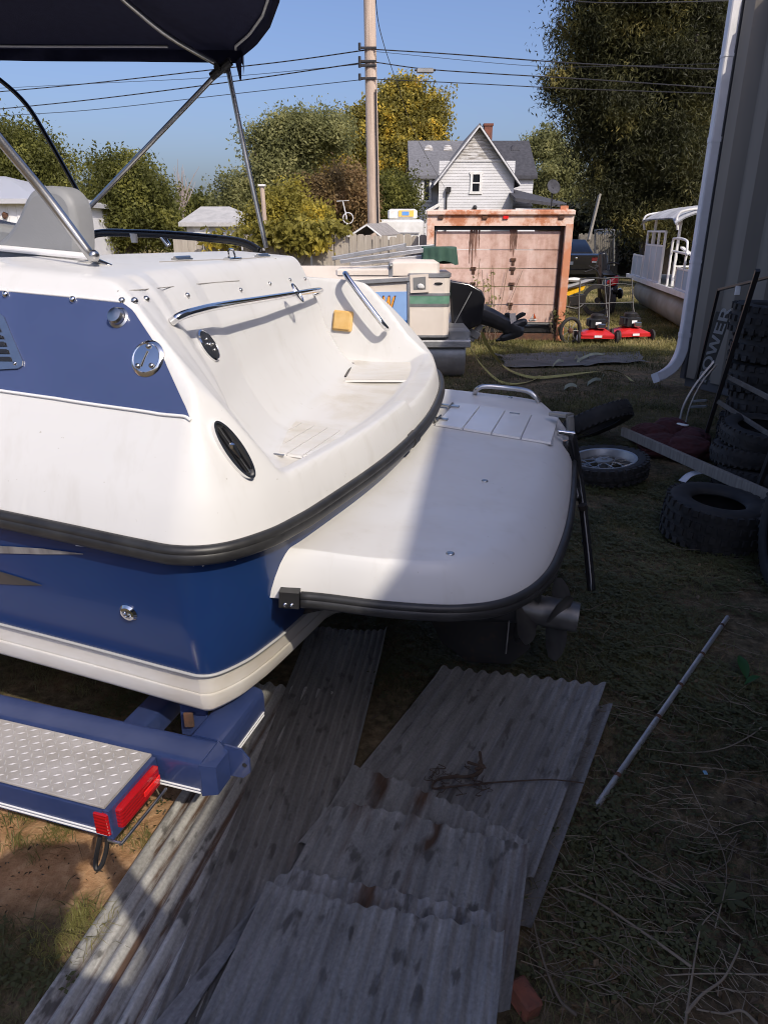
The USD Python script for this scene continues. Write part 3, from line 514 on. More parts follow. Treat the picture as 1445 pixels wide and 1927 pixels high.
for sx in (-1, 1):
    e = np.array([xm + sx * (xr - xm) * 1.14, HY - .35, zE - .14 * (zA - zE)]); a = np.array([xm, HY - .35, zA + .12]); N_ = np.array([0, 9.0, 0])
    part(ho, 'gable_roof', hull(np.array([e, a, e + N_, a + N_]), np.array([e, a, e + N_, a + N_]) - [0, 0, .22]), M['shingle'] if sx < 0 else M['shingle_dark'])
    part(ho, 'rake_board', rbar(e + [0, -.03, -.16], a + [0, -.03, -.16], .08, .24, up=(0, 1, 0)), M['clap'])
# main block behind, its ridge running left to right
x0, x1 = hp(775, 300, HY + 4)[0], hp(1003, 300, HY + 4)[0]
zr, ze = hp(880, 264, HY + 7)[2], hp(790, 328, HY + 4)[2]
for sy, mm, xa, xb in ((-1, 'shingle', x0, xm), (-1, 'shingle_dark', xm, x1 + .2), (1, 'shingle', x0, x1)):
    y_e = HY + 7 + sy * 3.9; q = np.array([[xa - .2, y_e, ze - .1], [xb, y_e, ze - .1], [xa - .2, HY + 7, zr], [xb, HY + 7, zr]])
    part(ho, 'main_roof', hull(q, q - [0, 0, .2]), M[mm])
part(ho, 'side_wall', clap_wall((x0, HY + 3.4), (x1, HY + 3.4), 0, ze, 0), M['clap'])
part(ho, 'end_wall', box([x0 + .05, HY + 7, ze / 2], [.1, 7.2, ze]), M['clap'])
part(ho, 'end_wall', box([x1 - .05, HY + 7, ze / 2], [.1, 7.2, ze]), M['clap'])
for px in (806, 842):
    c = hp(px, 276, HY + 6.2); part(ho, 'roof_vent', hull(ball(c, (.28, .25, .14), 4), c + np.array([[.3, .3, -.2], [-.3, .3, -.2], [.3, -.4, -.25], [-.3, -.4, -.25]])), M['bare_board'])
c = hp(968, 276, HY + 6.2); part(ho, 'roof_vent', hull(ball(c, (.26, .25, .14), 4), c + np.array([[.3, .3, -.2], [-.3, .3, -.2], [.3, -.4, -.25], [-.3, -.4, -.25]])), M['shingle_dark'])
c = hp(918, 245, HY + 7); part(ho, 'chimney', cat_([box([c[0], c[1], c[2] - .5], [.55, .55, 1.6]), box([c[0], c[1], c[2] + .34], [.66, .66, .14])]), M['brick'])
def window(parent, px0, px1, py0, py1, Y, off, sash=True):
    a, b = D(px0, py1, Y), D(px1, py0, Y); cx_, cz = (a[0] + b[0]) / 2, (a[2] + b[2]) / 2; w, h = b[0] - a[0], b[2] - a[2]
    fr = cat_([box([cx_, Y - off, cz + s * h / 2], [w + .24, .09, .14]) for s in (-1, 1)] + [box([cx_ + s * w / 2, Y - off - .003, cz], [.14, .09, h - .13]) for s in (-1, 1)])
    wi = part(parent, 'window', fr, M['white_paint']); part(wi, 'pane', box([cx_, Y - off + .02, cz], [w, .03, h]), M['glass_dark'])
    if sash: part(wi, 'sash_rail', box([cx_, Y - off - .02, cz], [w - .1, .05, .07]), M['white_paint'])
window(ho, 886, 905, 325, 362, HY, .05); window(ho, 795, 810, 336, 378, HY + 3.4, .05, False)
po = hp(840, 360); part(ho, 'meter_mast', cat_([cyl([po[0], HY - .15, po[2]], [po[0], HY - .15, 1.5], .05, 6), box([po[0] + .1, HY - .2, po[2] + .1], [.3, .25, .3])]), M['black_metal'])
c = hp(893, 390); part(ho, 'wall_lamp', hull(ball(c - [0, .15, 0], .15, 4)), M['black'])
q0, q1 = hp(800, 396, HY - .3), hp(828, 380, HY - .3)
part(ho, 'porch_roof', hull(np.array([q0, q1, q0 + [0, 2, 0], q1 + [0, 2, 0]]), np.array([q0, q1, q0 + [0, 2, 0], q1 + [0, 2, 0]]) - [0, 0, .2]), M['white_paint'])
part(ho, 'porch_wall', box([(q0[0] + q1[0]) / 2, HY + 1.2, 1.4], [abs(q1[0] - q0[0]), 1.6, 2.8]), M['clap'])
# lean-to at the right of the house
a, b = hp(968, 372, HY - 2), hp(1090, 388, HY - 2)
lt = thing('lean_to_shed', 'low grey lean-to with a dark flat roof right of the white house', 'shed', ((a[0] + b[0]) / 2, HY - 2, 0))
q = np.array([[a[0], HY - 2.3, a[2]], [b[0], HY - 2.3, b[2]], [a[0], HY + 3, a[2] + .9], [b[0], HY + 3, b[2] + .4]])
part(lt, 'roof', hull(q, q - [0, 0, .18]), M['shingle_dark']); part(lt, 'wall', clap_wall((a[0] + .1, HY - 2), (b[0] - .1, HY - 2), 0, b[2] - .1, 0), M['clap'])
part(lt, 'end_wall', box([b[0] - .1, HY + .4, b[2] / 2 - .1], [.1, 4.8, b[2] - .2]), M['clap'])

# small hip-roofed house, far left
Y = 25.0; a, b, r0, r1 = D(335, 418, Y), D(480, 418, Y), D(378, 388, Y + 1.6), D(432, 388, Y + 1.6)
h2 = thing('small_house', 'small white house with a pale hip roof beyond the picket fence', 'house', ((a[0] + b[0]) / 2, Y, 0))
a[2] = b[2] = (a[2] + b[2]) / 2; r0[2] = r1[2]; q = np.array([a, b, a + [0, 3.4, 0], b + [0, 3.4, 0]])
M['pale_roof'] = mat('pale_roof', (.42, .41, .40), .85, col2=(.33, .325, .32), scale=4, bump=.2)
part(h2, 'roof', hull(q, q - [0, 0, .12], np.array([r0, r1])), M['pale_roof']); part(h2, 'wall', clap_wall((a[0] + .2, Y + .25), (b[0] - .2, Y + .25), 0, a[2] - .12, 0), M['clap'])
for sx in (a[0] + .26, b[0] - .26): part(h2, 'side_wall', box([sx, Y + 1.7, a[2] / 2 - .1], [.1, 2.6, a[2] - .2]), M['clap'])
window(h2, 372, 388, 427, 440, Y + .25, .04)
# white metal building, far left
Y = 21.0; a, b = D(-120, 333, Y), D(74, 368, Y)
wb = thing('white_building', 'white ribbed metal building with a grey roof at the far left', 'building', (b[0] - 3, Y, 0))
ea, eb = D(-120, 362, Y), D(70, 374, Y)
M['white_rib'] = mat('white_ribbed_wall', (.70, .70, .70), .45); M['roof_pale'] = mat('grey_metal_roof', (.50, .50, .51), .4, .2)
zt = eb[2]; part(wb, 'wall', ribs(np.array([ea[0], Y]), np.array([1., 0]), np.array([0, -1.]), 0, eb[0] - ea[0], 0, zt, per=.23, dep=.02), M['white_rib'])
rp = D(-12, 331, Y + 4); q = np.array([[ea[0], Y - .3, zt], [eb[0] + .15, Y - .3, zt], [ea[0], Y + 8.3, zt], [eb[0] + .15, Y + 8.3, zt]])
part(wb, 'roof', hull(q, q - [0, 0, .12], np.array([rp, [ea[0], Y + 4, rp[2]]])), M['roof_pale']); part(wb, 'end_wall', box([eb[0] - .06, Y + 3.05, zt / 2], [.1, 6, zt]), M['white_rib'])
c = D(8, 405, Y - .08); part(wb, 'wall_bracket', hull(ball(c, (.07, .06, .1), 3), ball(c + [0, .06, .03], (.09, .04, .06), 3)), M['rust'])

# weathered picket fence
FY = 14.0
fn = thing('picket_fence', 'weathered grey board fence with dog-eared pickets and vines', 'fence', (-1.5, FY, 0))
fx = D(330, 440, FY)[0]; i = 0
while fx < D(797, 440, FY)[0]:
    if not (D(486, 440, FY)[0] < fx < D(497, 440, FY)[0]):
        w = .138; yy = FY + (.12 * max(0, (fx - D(742, 440, FY)[0])) / .14 * .14 if fx > 0 else 0); top = 1.66 + rng.normal(0, .02) + (.02 if fx > .2 else 0); c = .028
        poly = [(-w / 2 + .003, .03), (w / 2 - .003, .03), (w / 2 - .003, top - c), (w / 2 - c, top), (-w / 2 + c, top), (-w / 2 + .003, top - c)]
        tl = rng.normal(0, .008)
        part(fn, 'picket', prism(poly, [fx, yy + rng.normal(0, .004), 0], [math.cos(tl), 0, math.sin(tl)], [-math.sin(tl), 0, math.cos(tl)], .018), M['picket'])
    fx += .142; i += 1
xa, xb = D(330, 440, FY)[0], D(797, 440, FY)[0]
for z in (.4, 1.35): part(fn, 'rail', rbar([xa, FY + .05, z], [xb, FY + .05, z], .04, .09), M['wood'])
for k in range(4): part(fn, 'post', rbar([xa + k * (xb - xa) / 3, FY + .12, 0], [xa + k * (xb - xa) / 3, FY + .12, 1.55], .09, .09, up=(0, 1, 0)), M['wood'])
# shingled play-hut roof behind the fence
Y = 16.0; ph = thing('play_hut', 'small hut with a grey shingled gable roof behind the picket fence', 'hut', (*D(700, 440, Y)[:2], 0))
l, t_, r_, bk = D(656, 442, Y), D(690, 420, Y), D(718, 442, Y), np.array([.42, 1.3, .02])
M['hut_shingle'] = mat('hut_shingles', (.30, .28, .265), .9, col2=(.22, .205, .195), scale=10, bump=.4, bscale=30)
for e in (l, r_):
    part(ph, 'roof', hull(np.array([e, t_, e + bk, t_ + bk]), np.array([e, t_, e + bk, t_ + bk]) - [0, 0, .03]), M['hut_shingle'])
    part(ph, 'rake_board', rbar(e + [0, -.02, -.03], t_ + [0, -.02, -.03], .03, .06, up=(0, 1, 0)), M['white_paint'])
part(ph, 'body', box([(l[0] + r_[0]) / 2 + .2, Y + .75, l[2] / 2 - .05], [.62, 1.1, l[2] - .1]), M['wood'])
# white camper behind the fence
Y = 21.0; a, b = D(585, 470, Y), D(800, 412, Y); zt = b[2]
cv = thing('white_camper', 'long white camper parked behind the picket fence with a roof air conditioner', 'camper', ((a[0] + b[0]) / 2, Y, 0))
part(cv, 'body', rbox([(a[0] + b[0]) / 2 - .2, Y + 1.2, (zt + .45) / 2], [b[0] - a[0] + .4, 2.3, zt - .45], .12), M['white_paint'], smooth=40)
M['camper_trim'] = mat('camper_trim', (.42, .42, .43), .5)
part(cv, 'trim_strip', box([(a[0] + b[0]) / 2 - .2, Y + .045, zt - .34], [b[0] - a[0] + .1, .02, .035]), M['camper_trim'])
part(cv, 'lower_trim', box([(a[0] + b[0]) / 2 - .2, Y + .045, zt - .9], [b[0] - a[0] + .1, .02, .05]), M['camper_trim'])
c = D(757, 403, Y + .8); ac = part(cv, 'air_conditioner', rbox(c, [.86, .7, .28], .1), M['white_paint'], smooth=40)
M['ac_yellow'] = mat('label_yellow', (.75, .48, .10), .5); M['ac_blue'] = mat('label_blue', (.10, .28, .62), .5)
part(ac, 'label_panel', box(c + [.1, -.352, .02], [.42, .012, .16]), M['ac_yellow']); part(ac, 'label_stripe', box(c + [.08, -.36, .02], [.2, .012, .1]), M['ac_blue'])
for k in (-2.2, -1.2): part(cv, 'wheel', lathe([(0, -.1), (.3, -.1), (.33, -.06), (.33, .06), (.3, .1), (0, .1)], [(a[0] + b[0]) / 2 + 1.6 + k, Y + .2, .33], [0, 1, 0]), M['tire'], smooth=30)
# utility pole and wires
Y = 18.0; pb, pt = D(706, 470, Y), D(694, -60, Y); pb[2] = 0
up = thing('utility_pole', 'bare wooden utility pole standing behind the picket fence', 'utility pole', (pb[0], Y, 0))
part(up, 'pole', tube(pb + (pt - pb) * np.linspace(0, 1.35, 14)[:, None], np.linspace(.155, .115, 14), 14), M['pole'], smooth=True)
for py in (92, 117, 125, 149):
    c = D(691, py, Y); part(up, 'wire_clamp', cat_([rbar(c + [-.16, -.14, 0], c + [.2, -.14, 0], .03, .05), cyl(c + [-.16, -.2, -.05], c + [-.16, -.2, .08], .03, 8)]), M['black_metal'])
part(up, 'conduit', cyl(D(707, 170, Y) + [.0, -.16, 0], [pb[0] + .1, Y - .17, .1], .018, 6), M['black_metal'])
def wire(label, pts, r=.012, n=14):
    """pts: (px, py, Y)"""
    p = smooth_path([D(*q) for q in pts], n); w = solo('overhead_wire', tube(p, r, 5), M['wire'], label, 'wire', smooth=True); return w
Z = 18
wire('thick black overhead wire, topmost of those left of the utility pole', [(-60, 177, 24), (160, 157, 21.5), (420, 128, 19.8), (550, 113, 19), (690, 93, 17.85)], .013)
wire('thin sagging overhead wire just below the topmost one, left of the pole', [(-60, 168, 24), (180, 156, 21.5), (430, 143, 19.6), (690, 119, 17.85)], .006)
wire('thick black overhead wire, second of the heavy ones left of the pole', [(-60, 210, 24), (160, 188, 21.5), (420, 155, 19.8), (690, 116, 17.85)], .013)
wire('lowest overhead wire left of the utility pole', [(-60, 220, 24), (160, 207, 21.5), (420, 178, 19.8), (690, 148, 17.85)], .008)
wire('topmost overhead wire right of the utility pole', [(705, 92, 17.85), (850, 101, 17.4), (1050, 116, 16.6), (1200, 124, 16), (1440, 133, 15)], .012)
wire('second overhead wire right of the pole carrying a splice box', [(705, 116, 17.85), (800, 129, 17.5), (930, 138, 17), (1100, 148, 16.4), (1440, 171, 15)], .011)
wire('lowest overhead wire right of the utility pole', [(705, 148, 17.85), (880, 156, 17.2), (1100, 167, 16.4), (1440, 178, 15)], .009)
wire('thin high wire crossing in front of the dark evergreen tree', [(705, 96, 17.85), (1000, 123, 17), (1180, 123, 16.4), (1440, 116, 15)], .005)
wire('wire crossing the topmost branches of the dark evergreen tree', [(900, -40, 17), (1060, -2, 16), (1200, 4, 15.5), (1440, -2, 15)], .01)
wire('thin service wire dropping from the pole to the white house', [(705, -20, 17.9), (716, 60, 19.5), (745, 150, 26), (785, 260, 36), (840, 358, 47.6)], .01)
c = D(800, 132, 17.45); sb = thing('splice_box', 'grey splice box clamped on the second overhead wire', 'splice box', c)
part(sb, 'body', rbox(c, [.38, .1, .1], .04), M['alu_dull'], smooth=40); part(sb, 'clamp', cyl(c + [-.22, 0, .01], c + [.22, 0, .01], .022, 8), M['black'])
# ------------------------------------------------------------------ the motor boat, in its own axes: a aft, s to the far side, h up
BY, BP = math.radians(17.0), math.radians(3.0)
BA = np.array([math.cos(BY) * math.cos(BP), -math.sin(BY) * math.cos(BP), -math.sin(BP)]); BS = np.array([math.sin(BY), math.cos(BY), 0.0]); BH = np.cross(BA, BS)
BR = np.stack([BA, BS, BH]); BO = np.array([0.06701811, 2.65674951, 1.03])
def W(l): return BO + np.asarray(l, float) @ BR
def U(px, py, k, v):
    d = BR @ ray(px, py); o = BR @ (np.array([0, 0, EYE]) - BO); return o + d * ((v - o[k]) / d[k])
def Wm(m): m = m.copy(); m.vertices = W(m.vertices); return m
boat = thing('motor_boat', 'white and navy motor boat with a swim platform and a dark bimini top', 'boat', (BO[0], BO[1], 0))
near = [(-5.6, -.25), (-5.2, -.62), (-4.4, -.98), (-3.4, -1.16), (-2.2, -1.21), (-1.2, -1.225), (-.6, -1.238), (-.30, -1.248), (-.19, -1.243), (-.11, -1.192), (-.05, -1.083), (-.02, -.97), (0., -.85)]
far = [(.04, -.49), (.055, -.16), (.045, .2), (.015, .5), (-.03, .78), (-.085, 1.0), (-.15, 1.17), (-.24, 1.27), (-.36, 1.305), (-.6, 1.31), (-1.2, 1.30), (-2.2, 1.28), (-3.4, 1.22), (-4.4, 1.03), (-5.2, .66), (-5.6, .28), (-5.72, 0.)]
OL = smooth_path(np.array([(-5.72, 0.)] + near + far), 16)[:-1]          # rub-rail outline, closed
OLP = Polygon(OL); KT = cKDTree(np.vstack([OL[:-1] * (1 - t) + OL[1:] * t for t in np.linspace(0, 1, 6)[:-1]] + [OL[-1:]]))
def smin(a, b, k): h = np.clip(.5 + .5 * (b - a) / k, 0, 1); return b + (a - b) * h - k * h * (1 - h)
def smax(a, b, k): return -smin(-a, -b, k)
def sstep(x, a, b): t = np.clip((x - a) / (b - a), 0, 1); return t * t * (3 - 2 * t)
def deck_h(a, s):
    a, s = np.asarray(a, float), np.asarray(s, float)
    d = KT.query(np.stack([a, s], -1))[0]; ins = shapely.contains_xy(OLP, a, s); d = np.where(ins, d, -d)
    side = np.interp(d, [-.05, 0, .010, .03, .07, .12, .18, .24, .28, .32, .38, .8, 1.3], [-.06, .0, .045, .11, .20, .30, .425, .525, .572, .592, .602, .618, .625])
    ca = a + np.interp(s, [-.3, .5], [0., .185])
    cap = np.interp(ca, [-1.4, -.75, -.60, -.46, -.21, -.09, 0., .08], [.66, .605, .585, .53, .315, .195, .13, .10])
    cap = np.where(s < 0, 1., cap); out = smin(side, cap, .022)
    fl = .052 + 0 * a
    ab = np.interp(s, [-1.3, -1.15, -1.05, -.95, -.85, -.7, -.4, 0, .72, 1.3], [.19, .14, .10, -.01, -.14, -.26, -.36, -.43, -.52, -.55]); sl = np.interp(s, [-1.1, -.95, -.8, -.5, .7], [.90, 1.05, 1.4, 1.75, 2.0])
    x = ab - a; kf = .045; front = fl + sl * kf * np.logaddexp(0, np.clip(x / kf, -30, 30)) + .034 * sstep(x, .10, .135) * np.clip((s + 1.0) * 5, 0, 1)
    top = .575 - .02 * (a + .9) - .012 * s
    cov = smin(front, top, .07)
    cov = smin(cov, fl + (.80 - s) * 14, .022)
    cov = smin(cov, top + (a + 1.10) * 9, .03)
    wf = fl + (s - np.interp(a, [-1.2, -.2], [1.0, 1.03])) * 4.2
    wn_ = smin(fl + (-.80 - s) * 6, (-.72 - a) * 3, .05)
    rim = np.interp(d, [0, .05, .09, .13, .20], [.128, .125, .112, .085, .02])
    fl2 = fl - .35 * sstep(-a, 1.12, 1.2) * (np.abs(s) < 1.1)
    inn = smax(smax(smax(fl2, cov, .01), smax(wf, wn_, .02), .02), rim, .022)
    h = smin(out, inn, .014)
    return np.where(d < .004, np.minimum(h, d * 3), h)
aa = np.unique(np.concatenate([np.arange(-1.7, .09, .0095), np.arange(-5.7, -1.7, .06)])); ss = np.arange(-1.262, 1.325, .0095)
A_, S_ = np.meshgrid(aa, ss, indexing='ij'); Hd = deck_h(A_, S_)
Hs = gaussian_filter(Hd, .55); dd = KT.query(np.stack([A_, S_], -1))[0]; Hd = np.where(dd > .03, Hs, Hd)
gm = grid_mesh(np.stack([A_, S_, Hd], -1)); ins = shapely.contains_xy(OLP.buffer(.011), A_.ravel(), S_.ravel())
gm = trimesh.Trimesh(W(gm.vertices), gm.faces[ins[gm.faces].all(1)], process=False); gm.remove_unreferenced_vertices()
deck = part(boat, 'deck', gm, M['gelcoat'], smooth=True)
def surf(a, s, e=.012):
    h = lambda x, y: float(deck_h(np.array([x]), np.array([y]))[0])
    n = np.array([-(h(a + e, s) - h(a - e, s)) / (2 * e), -(h(a, s + e) - h(a, s - e)) / (2 * e), 1]); return np.array([a, s, h(a, s)]), n / np.linalg.norm(n)
def hit(px, py):
    """where the line of sight through the pixel meets the deck: local point and normal"""
    d = BR @ ray(px, py); o = BR @ (np.array([0, 0, EYE]) - BO); t = np.linspace(.8, 7, 4000)[:, None]; p = o + d * t
    b = p[:, 2] < deck_h(p[:, 0], p[:, 1]); b &= (p[:, 0] < .06) & (p[:, 1] > -1.25)
    i = np.argmax(b) if b.any() else 2000; q, n = surf(p[i, 0], p[i, 1]); return q, n
def hw(px, py): q, n = hit(px, py); return W(q), n @ BR

# navy band laid over the near side of the deck
us = np.linspace(-3.6, 0, 160); V = []
lo_d, hi_d = .118, .243
for u in np.linspace(0, 1, 26):
    dv = lo_d + (hi_d - lo_d) * u; row = []
    aend = np.interp(dv, [lo_d, .18, .232, hi_d], [-.216, -.322, -.432, -.475]); aa_ = -3.4 + (aend + 3.4) * (1 - (1 - np.linspace(0, 1, 120)) ** 1.6)
    sN = np.interp(aa_, [-4.4, -3.4, -2.2, -1.2, -.6, -.30, 0], [-.98, -1.16, -1.21, -1.225, -1.238, -1.248, -1.248]) + dv
    hh = deck_h(aa_, sN); e = .01; na = -(deck_h(aa_ + e, sN) - hh) / e; ns = -(deck_h(aa_, sN + e) - hh) / e; n = np.stack([na, ns, np.ones_like(na)], -1); n /= np.linalg.norm(n, axis=1, keepdims=True)
    V.append(np.stack([aa_, sN, hh], -1) + n * .0035)
bm = grid_mesh(np.array(V)); bm.invert(); 
part(boat, 'side_band', Wm(bm), M['band'], smooth=True)
part(boat, 'band_trim', tube(W(np.array(V)[0]), .004, 6), M['white'], smooth=True)
part(boat, 'band_trim', tube(W(np.array(V)[-1]), .004, 6), M['white'], smooth=True)

# hull: rows of the outline, inset and lowered
T_ = np.roll(OL, -1, 0) - np.roll(OL, 1, 0); T_ /= np.linalg.norm(T_, axis=1, keepdims=True); NI = np.stack([-T_[:, 1], T_[:, 0]], 1)
if (NI[len(OL) // 2] @ (np.array([-2.5, 0]) - OL[len(OL) // 2])) < 0: NI = -NI
def hull_rows(rows):
    Vv = []
    for ins_, h, sq in rows:
        P = OL + NI * ins_; P = P * [1, sq] ; hh = np.full(len(P), h) + np.clip((-2.5 - P[:, 0]) / 3.2, 0, 1) ** 2 * (0 if h > -.1 else .10 * (-h / .5)); Vv.append(np.column_stack([P, hh]))
    Vv = np.array(Vv); Vv = np.concatenate([Vv, Vv[:, :1]], 1); return Wm(grid_mesh(Vv))
hm = hull_rows([(.004, .0, 1), (.012, -.04, 1), (.028, -.12, 1), (.042, -.22, 1), (.062, -.32, 1), (.086, -.40, 1), (.094, -.418, 1)])
hull_ = part(boat, 'hull_side', hm, M['navy'], smooth=True)
part(boat, 'hull_bottom', hull_rows([(.0925, -.416, 1), (.10, -.43, 1), (.110, -.487, 1)]), M['hull_white'], smooth=True)
part(boat, 'hull_chine', hull_rows([(.108, -.486, 1), (.106, -.495, 1), (.122, -.548, 1), (.136, -.566, 1), (.175, -.575, 1), (.20, -.58, .9), (.22, -.70, .45), (.24, -.84, .04)]), M['hull_white'], smooth=40)
part(boat, 'pinstripe', tube(W(np.column_stack([OL + NI * .0885, np.full(len(OL), -.413)])), .005, 6, closed=True), M['grey_inner'], smooth=True)
# black rubber rub rail: a heavy half-round with a small bead above
n_ = len(OL); rr = W(np.column_stack([OL - NI * .006, np.full(n_, -.006)]))
part(boat, 'rub_rail', tube(rr, .0225, 14, closed=True), M['rubber'], smooth=True)
part(boat, 'rub_rail_bead', tube(W(np.column_stack([OL - NI * .012, np.full(n_, .010)])), .0145, 10, closed=True), M['rubber'], smooth=True)
j = np.argmin(np.linalg.norm(OL - np.array([.055, -.06]), axis=1)); tj = (rr[j + 1] - rr[j - 1]) / np.linalg.norm(rr[j + 1] - rr[j - 1])
part(boat, 'rail_joint', tube([rr[j] - tj * .035, rr[j] + tj * .035], .027, 14), M['rubber'], smooth=30)

# swim platform
PL = smooth_path([(-.20, -1.02), (-.13, -1.03), (.05, -.985), (.25, -.955), (.43, -.90), (.55, -.80), (.625, -.62), (.655, -.35), (.662, -.05), (.650, .35), (.625, .75), (.585, 1.0), (.52, 1.14), (.42, 1.20), (.25, 1.215), (.0, 1.21), (-.20, 1.20)], 10)
tp = np.gradient(PL, axis=0); tp /= np.linalg.norm(tp, axis=1, keepdims=True); npx = np.stack([-tp[:, 1], tp[:, 0]], 1)   # inward
PH = lambda a: -.082 - .012 * a
def prow(i, h):
    wgt = .22 + .78 * np.clip(-npx[:, 0], 0, 1) ** 1.2; P = PL + npx * (i * wgt)[:, None]; return np.column_stack([P, np.full(len(P), h)])
rows = [prow(.04, -.225), prow(.0, -.215), prow(.0, -.19), prow(.018, -.155), prow(.05, -.12), prow(.085, -.096), prow(.115, -.086), prow(.135, -.083)]
inner = [rows[-1] * [1, 1, 1] * (1 - t) + np.column_stack([rows[-1][:, 0] * .0 + np.clip(rows[-1][:, 0], -.2, .35) * .9, np.clip(rows[-1][:, 1] * .0 + .08, -1, 1), np.full(len(PL), -.083)]) * t for t in (.15, .5, 1.)]
part(boat, 'swim_platform', Wm(grid_mesh(np.array(rows + inner))), M['gelcoat'], smooth=40)
pw = W(np.column_stack([PL - npx * .006, np.full(len(PL), -.216)]))
k0 = np.argmin(np.abs(PL[:, 0] - .02) + (PL[:, 1] > 0) * 9)
prl = part(boat, 'platform_rail', tube(pw[k0:], .0190, 12), M['rubber'], smooth=True)
part(boat, 'platform_rail_bead', tube(W(np.column_stack([PL - npx * .010, np.full(len(PL), -.198)]))[k0:], .013, 8), M['rubber'], smooth=True)
e0 = U(516, 1106, 1, -1.035); tdir = np.append(tp[k0], 0)
part(prl, 'end_cap', Wm(box((np.append(PL[k0], -.205) - tdir * .03 + np.append(-npx[k0] * .012, 0)), (.054, .034, .048), np.stack([tdir, np.append(npx[k0], 0), [0, 0, 1]], 1))), M['black'])
for q in (-.012, .006): part(prl, 'screw', lathe([(.0055, 0), (.005, .003), (0, .004)], W(np.append(PL[k0], -.205) - tdir * (.03 + q) + np.append(-npx[k0] * .05, 0)), -np.append(npx[k0], 0) @ BR, 10), M['chrome'], smooth=True)
part(boat, 'platform_bracket', cat_([Wm(rbar((-.2, -.75, -.42), (.25, -.72, -.235), .06, .07)), Wm(rbar((-.2, .85, -.42), (.25, .85, -.235), .06, .07))]), M['black_metal'])
# locker hatch on the platform: four planks with hinges
hp_ = part(boat, 'platform_hatch', Wm(prism([(.035, .42), (.555, .36), (.545, .80), (.03, .86)], (0, 0, -.0815), (1, 0, 0), (0, 1, 0), .004)), M['grey_inner'])
xs = np.linspace(.04, .550, 5)
for i in range(4):
    g = .0035; a0, a1 = xs[i] + g, xs[i + 1] - g
    part(hp_, 'plank', Wm(prism([(a0, .42 - .115 * (a0 - .035)), (a1, .42 - .115 * (a1 - .035)), (a1, .86 - .115 * (a1 - .03)), (a0, .86 - .115 * (a0 - .03))], (0, 0, -.0765), (1, 0, 0), (0, 1, 0), .011)), M['white'])
for sy in (.50, .76): part(hp_, 'hinge', cat_([Wm(rbox((.03, sy, -.068), (.10, .03, .008), .003)), cyl(W((.036, sy - .05, -.066)), W((.036, sy + .05, -.066)), .005, 8)]), M['steel'])
c = U(968, 778, 2, -.07); part(hp_, 'latch', Wm(rbox(c, (.05, .02, .006), .002)), M['steel'])
def screw_at(l, r=.012, nm='platform_screw'): part(boat, nm, lathe([(r, 0), (r * .95, .003), (r * .5, .0045), (0, .003)], W(l), BH, 14), M['steel'], smooth=True)
for p in ((912, 905), (847, 1042), (960, 748), (946, 811)): screw_at(U(*p, 2, -.0825))
gh = smooth_path(W(np.array([U(893, 741, 2, -.08), U(897, 733, 2, -.05), U(912, 727, 2, -.03), U(955, 730, 2, -.03), U(990, 735, 2, -.03), U(1006, 745, 2, -.05), U(1015, 757, 2, -.08)])), 7)
part(boat, 'grab_handle', tube(gh, .0125, 12), M['steel'], smooth=True)
# swim ladder folded over the outer corner, hanging down
l0 = W((.56, .62, -.19)); 
lad = part(boat, 'ladder_bracket', cat_([rbar(D(1040, 778, l0[1] + .1), D(1072, 782, l0[1]), .05, .02), rbar(D(1072, 782, l0[1]), D(1074, 812, l0[1]), .04, .03)]), M['alu_dull'])
Yl = l0[1] - .1
part(lad, 'ladder_pin', cyl(D(1050, 814, Yl), D(1080, 817, Yl), .013, 10), M['chrome'], smooth=40)
part(lad, 'ladder_tube', tube(smooth_path([D(1076, 816, Yl), D(1090, 900, Yl), D(1103, 1010, Yl - .12), D(1113, 1112, Yl - .25)], 6), .018, 10), M['black_gloss'], smooth=True)
part(lad, 'ladder_tube', tube(smooth_path([D(1066, 830, Yl), D(1078, 900, Yl), D(1088, 940, Yl - .06)], 6), .018, 10), M['black_gloss'], smooth=True)
for py in (950, 1016, 1075): part(lad, 'ladder_collar', tube([D(1085 + (py - 850) * .105, py, Yl - .12), D(1087 + (py - 850) * .105, py + 8, Yl - .12)], .021, 10), M['black_metal'])

# fittings
def fit(nm, px, py, prof, mat_, out=0., smooth=30, parent=None, nn=26):
    q, n = hw(px, py); return part(parent or boat, nm, lathe(prof, q + n * out, n, nn), mat_, smooth=smooth)
dm = fit('vent_dome', 225, 600, [(.027, 0), (.027, .005), (.022, .008), (.022, .018), (.018, .024), (.008, .027), (0, .0275)], M['steel'])
fc = fit('fuel_cap', 279, 676, [(.046, .0), (.046, .004), (.042, .008), (.037, .010), (.035, .009), (.015, .011), (0, .0115)], M['chrome'])
q, n = hw(279, 676); t1 = np.cross(n, [0, 0, 1.]); t1 /= np.linalg.norm(t1); t2 = np.cross(n, t1)
part(fc, 'latch', rbar(q + n * .013 - t2 * .016 - t1 * .003, q + n * .013 + t2 * .022 + t1 * .009, .004, .004), M['steel'])
for w_ in (.9, 2.4, 4.6): part(fc, 'rivet', lathe([(.007, 0), (.006, .005), (0, .006)], q + n * .010 + (t1 * math.cos(w_) + t2 * math.sin(w_)) * .028, n, 12), M['steel'], smooth=True)
for px, py in ((14, 557), (140, 566)): fit('snap', px, py, [(.009, 0), (.009, .004), (.006, .009), (0, .010)], M['chrome'], .003, True)
for px, py in ((230, 567), (253, 566), (275, 563), (352, 556), (452, 546), (507, 534), (545, 527), (573, 525)): fit('snap', px, py, [(.0085, 0), (.0085, .004), (.005, .008), (0, .009)], M['steel'], 0, True)
